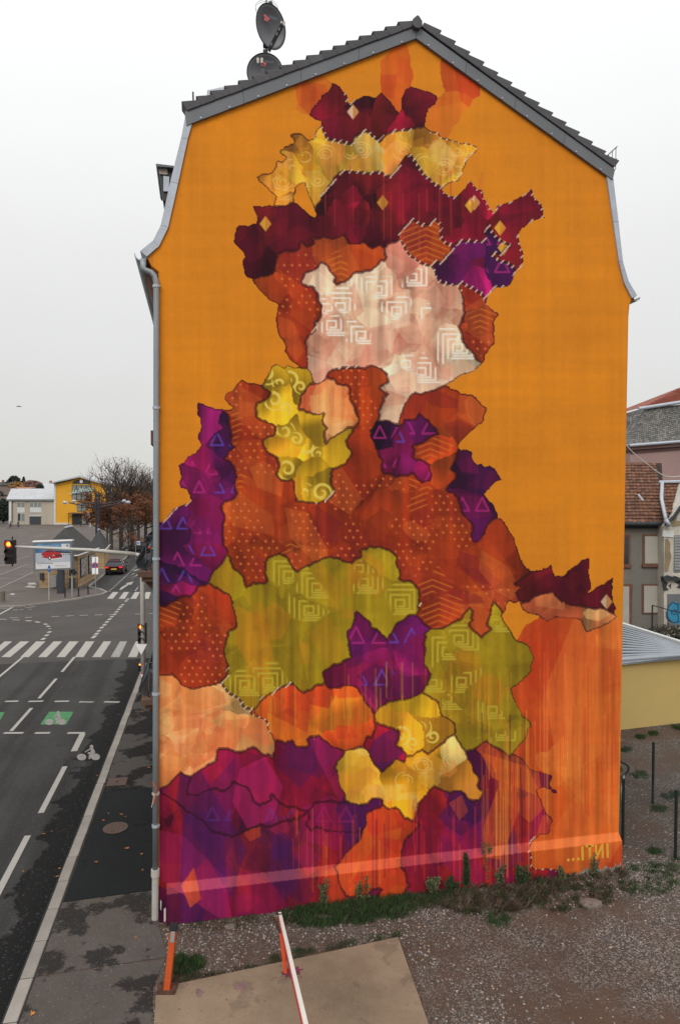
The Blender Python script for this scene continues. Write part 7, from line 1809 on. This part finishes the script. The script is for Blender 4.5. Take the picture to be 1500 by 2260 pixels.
def weed(px, py, hpx, lab, seed, dense=1., m='weed_leaf', wide=.16, s=.018):
    rg = random.Random(seed); p = G(px, py, .114); H = px2m(hpx, p); o = empty('tall_weed', p); tag(o, lab, 'plant', 'tall weeds along the painted wall')
    st = MB(); lf = MB()
    for b_ in range(int(4+4*dense)):
        a = rg.uniform(0, 6.28); tip = p+Vector((math.cos(a)*wide*rg.random(), math.sin(a)*wide*.6*rg.random(), H*rg.uniform(.7, 1.0))); mid = p.lerp(tip, .5)+Vector((rg.uniform(-.03, .03), 0, 0)); st.tube([p, mid, tip], [.008, .006, .003], 4, cap=False)
        for k in range(int(40*dense)):
            f = rg.uniform(.18, 1); q = (p.lerp(mid, f*2) if f < .5 else mid.lerp(tip, f*2-1)); d = Vector((rg.uniform(-1, 1), rg.uniform(-1, 1), rg.uniform(-.2, .9))).normalized(); L = s*2.3*rg.uniform(1, 2.4)*(1.2-f*.6); w = d.orthogonal().normalized()*L*.28
            lf.poly([q, q+d*L*.5+w, q+d*L, q+d*L*.5-w])
    st.build('stems', M['weed_stem'], o)['kind'] = 'stuff'; lf.build('leaves', M[m], o)['kind'] = 'stuff'
weed(716, 2002, 66, 'pale tall weed, leftmost of the row', 1); weed(792, 1990, 48, 'spindly weed in front of the orange wedge, left', 2, .8); weed(806, 1988, 60, 'spindly weed in front of the orange wedge, right', 3, .8)
weed(898, 1972, 44, 'bushy weed just left of the tallest thin one', 4, 1.4); weed(914, 1970, 62, 'brownish tall weed in the middle of the wall foot', 5, 1.3); weed(1028, 1962, 82, 'dark narrow upright weed like a small column', 6, 3.2, 'weed_dark', .045, .02)
weed(1072, 1952, 96, 'tallest feathery weed right of the dark column', 7, 1.4); weed(1104, 1952, 48, 'broad low weed right of the tallest one', 8, 1.8, 'weed_leaf', .26); weed(1150, 1955, 44, 'bushy green weed farther right', 9, 2.2, 'weed_dark', .28); weed(1240, 1944, 38, 'small weed under the dots of the lettering', 10, .9); weed(1310, 1935, 52, 'thin weed under the painted letters', 11, .7); weed(955, 1974, 40, 'grassy weed before the purple wedge', 12, 1.4, 'weed_leaf', .2); weed(1000, 1970, 36, 'low bushy weed left of the dark column', 13, 1.5, 'weed_dark', .2)

# --- paint flaked off the foot of the plinth, bare render showing
M['bare_render'] = mat('bare_grey_render', (.27, .24, .20), .95, .25, 6, bump=.4, bscale=40, fine=.2)
rg = random.Random(31)
x = 1244.
while x < 1366:
    w = rg.uniform(10, 20); yb = 2036-(x-350)*.1145+2; h = rg.uniform(8, 26) if x > 1262 else 8
    up = [(x+w*t/4., yb-h*(.35+.65*rg.random())*(1 if 0 < t < 4 else .3)) for t in range(5)]
    b = MB(); b.poly([W(px_, py_, -.150) for px_, py_ in [(x, yb+16), (min(x+w, 1369), yb+16)]+[(min(p_[0], 1369), p_[1]) for p_ in reversed(up)]]); b.build('bare_patch', M['bare_render'], bld); x += w*.8
for q in ([(362, 2006), (366, 2003), (366, 2034), (362, 2034)], [(354, 1985), (357, 1990), (356, 2010), (354, 2005)]):
    b = MB(); b.poly([W(px_, py_, -.03) for px_, py_ in q]); b.build('bare_patch', M['barrier_white'], bld)
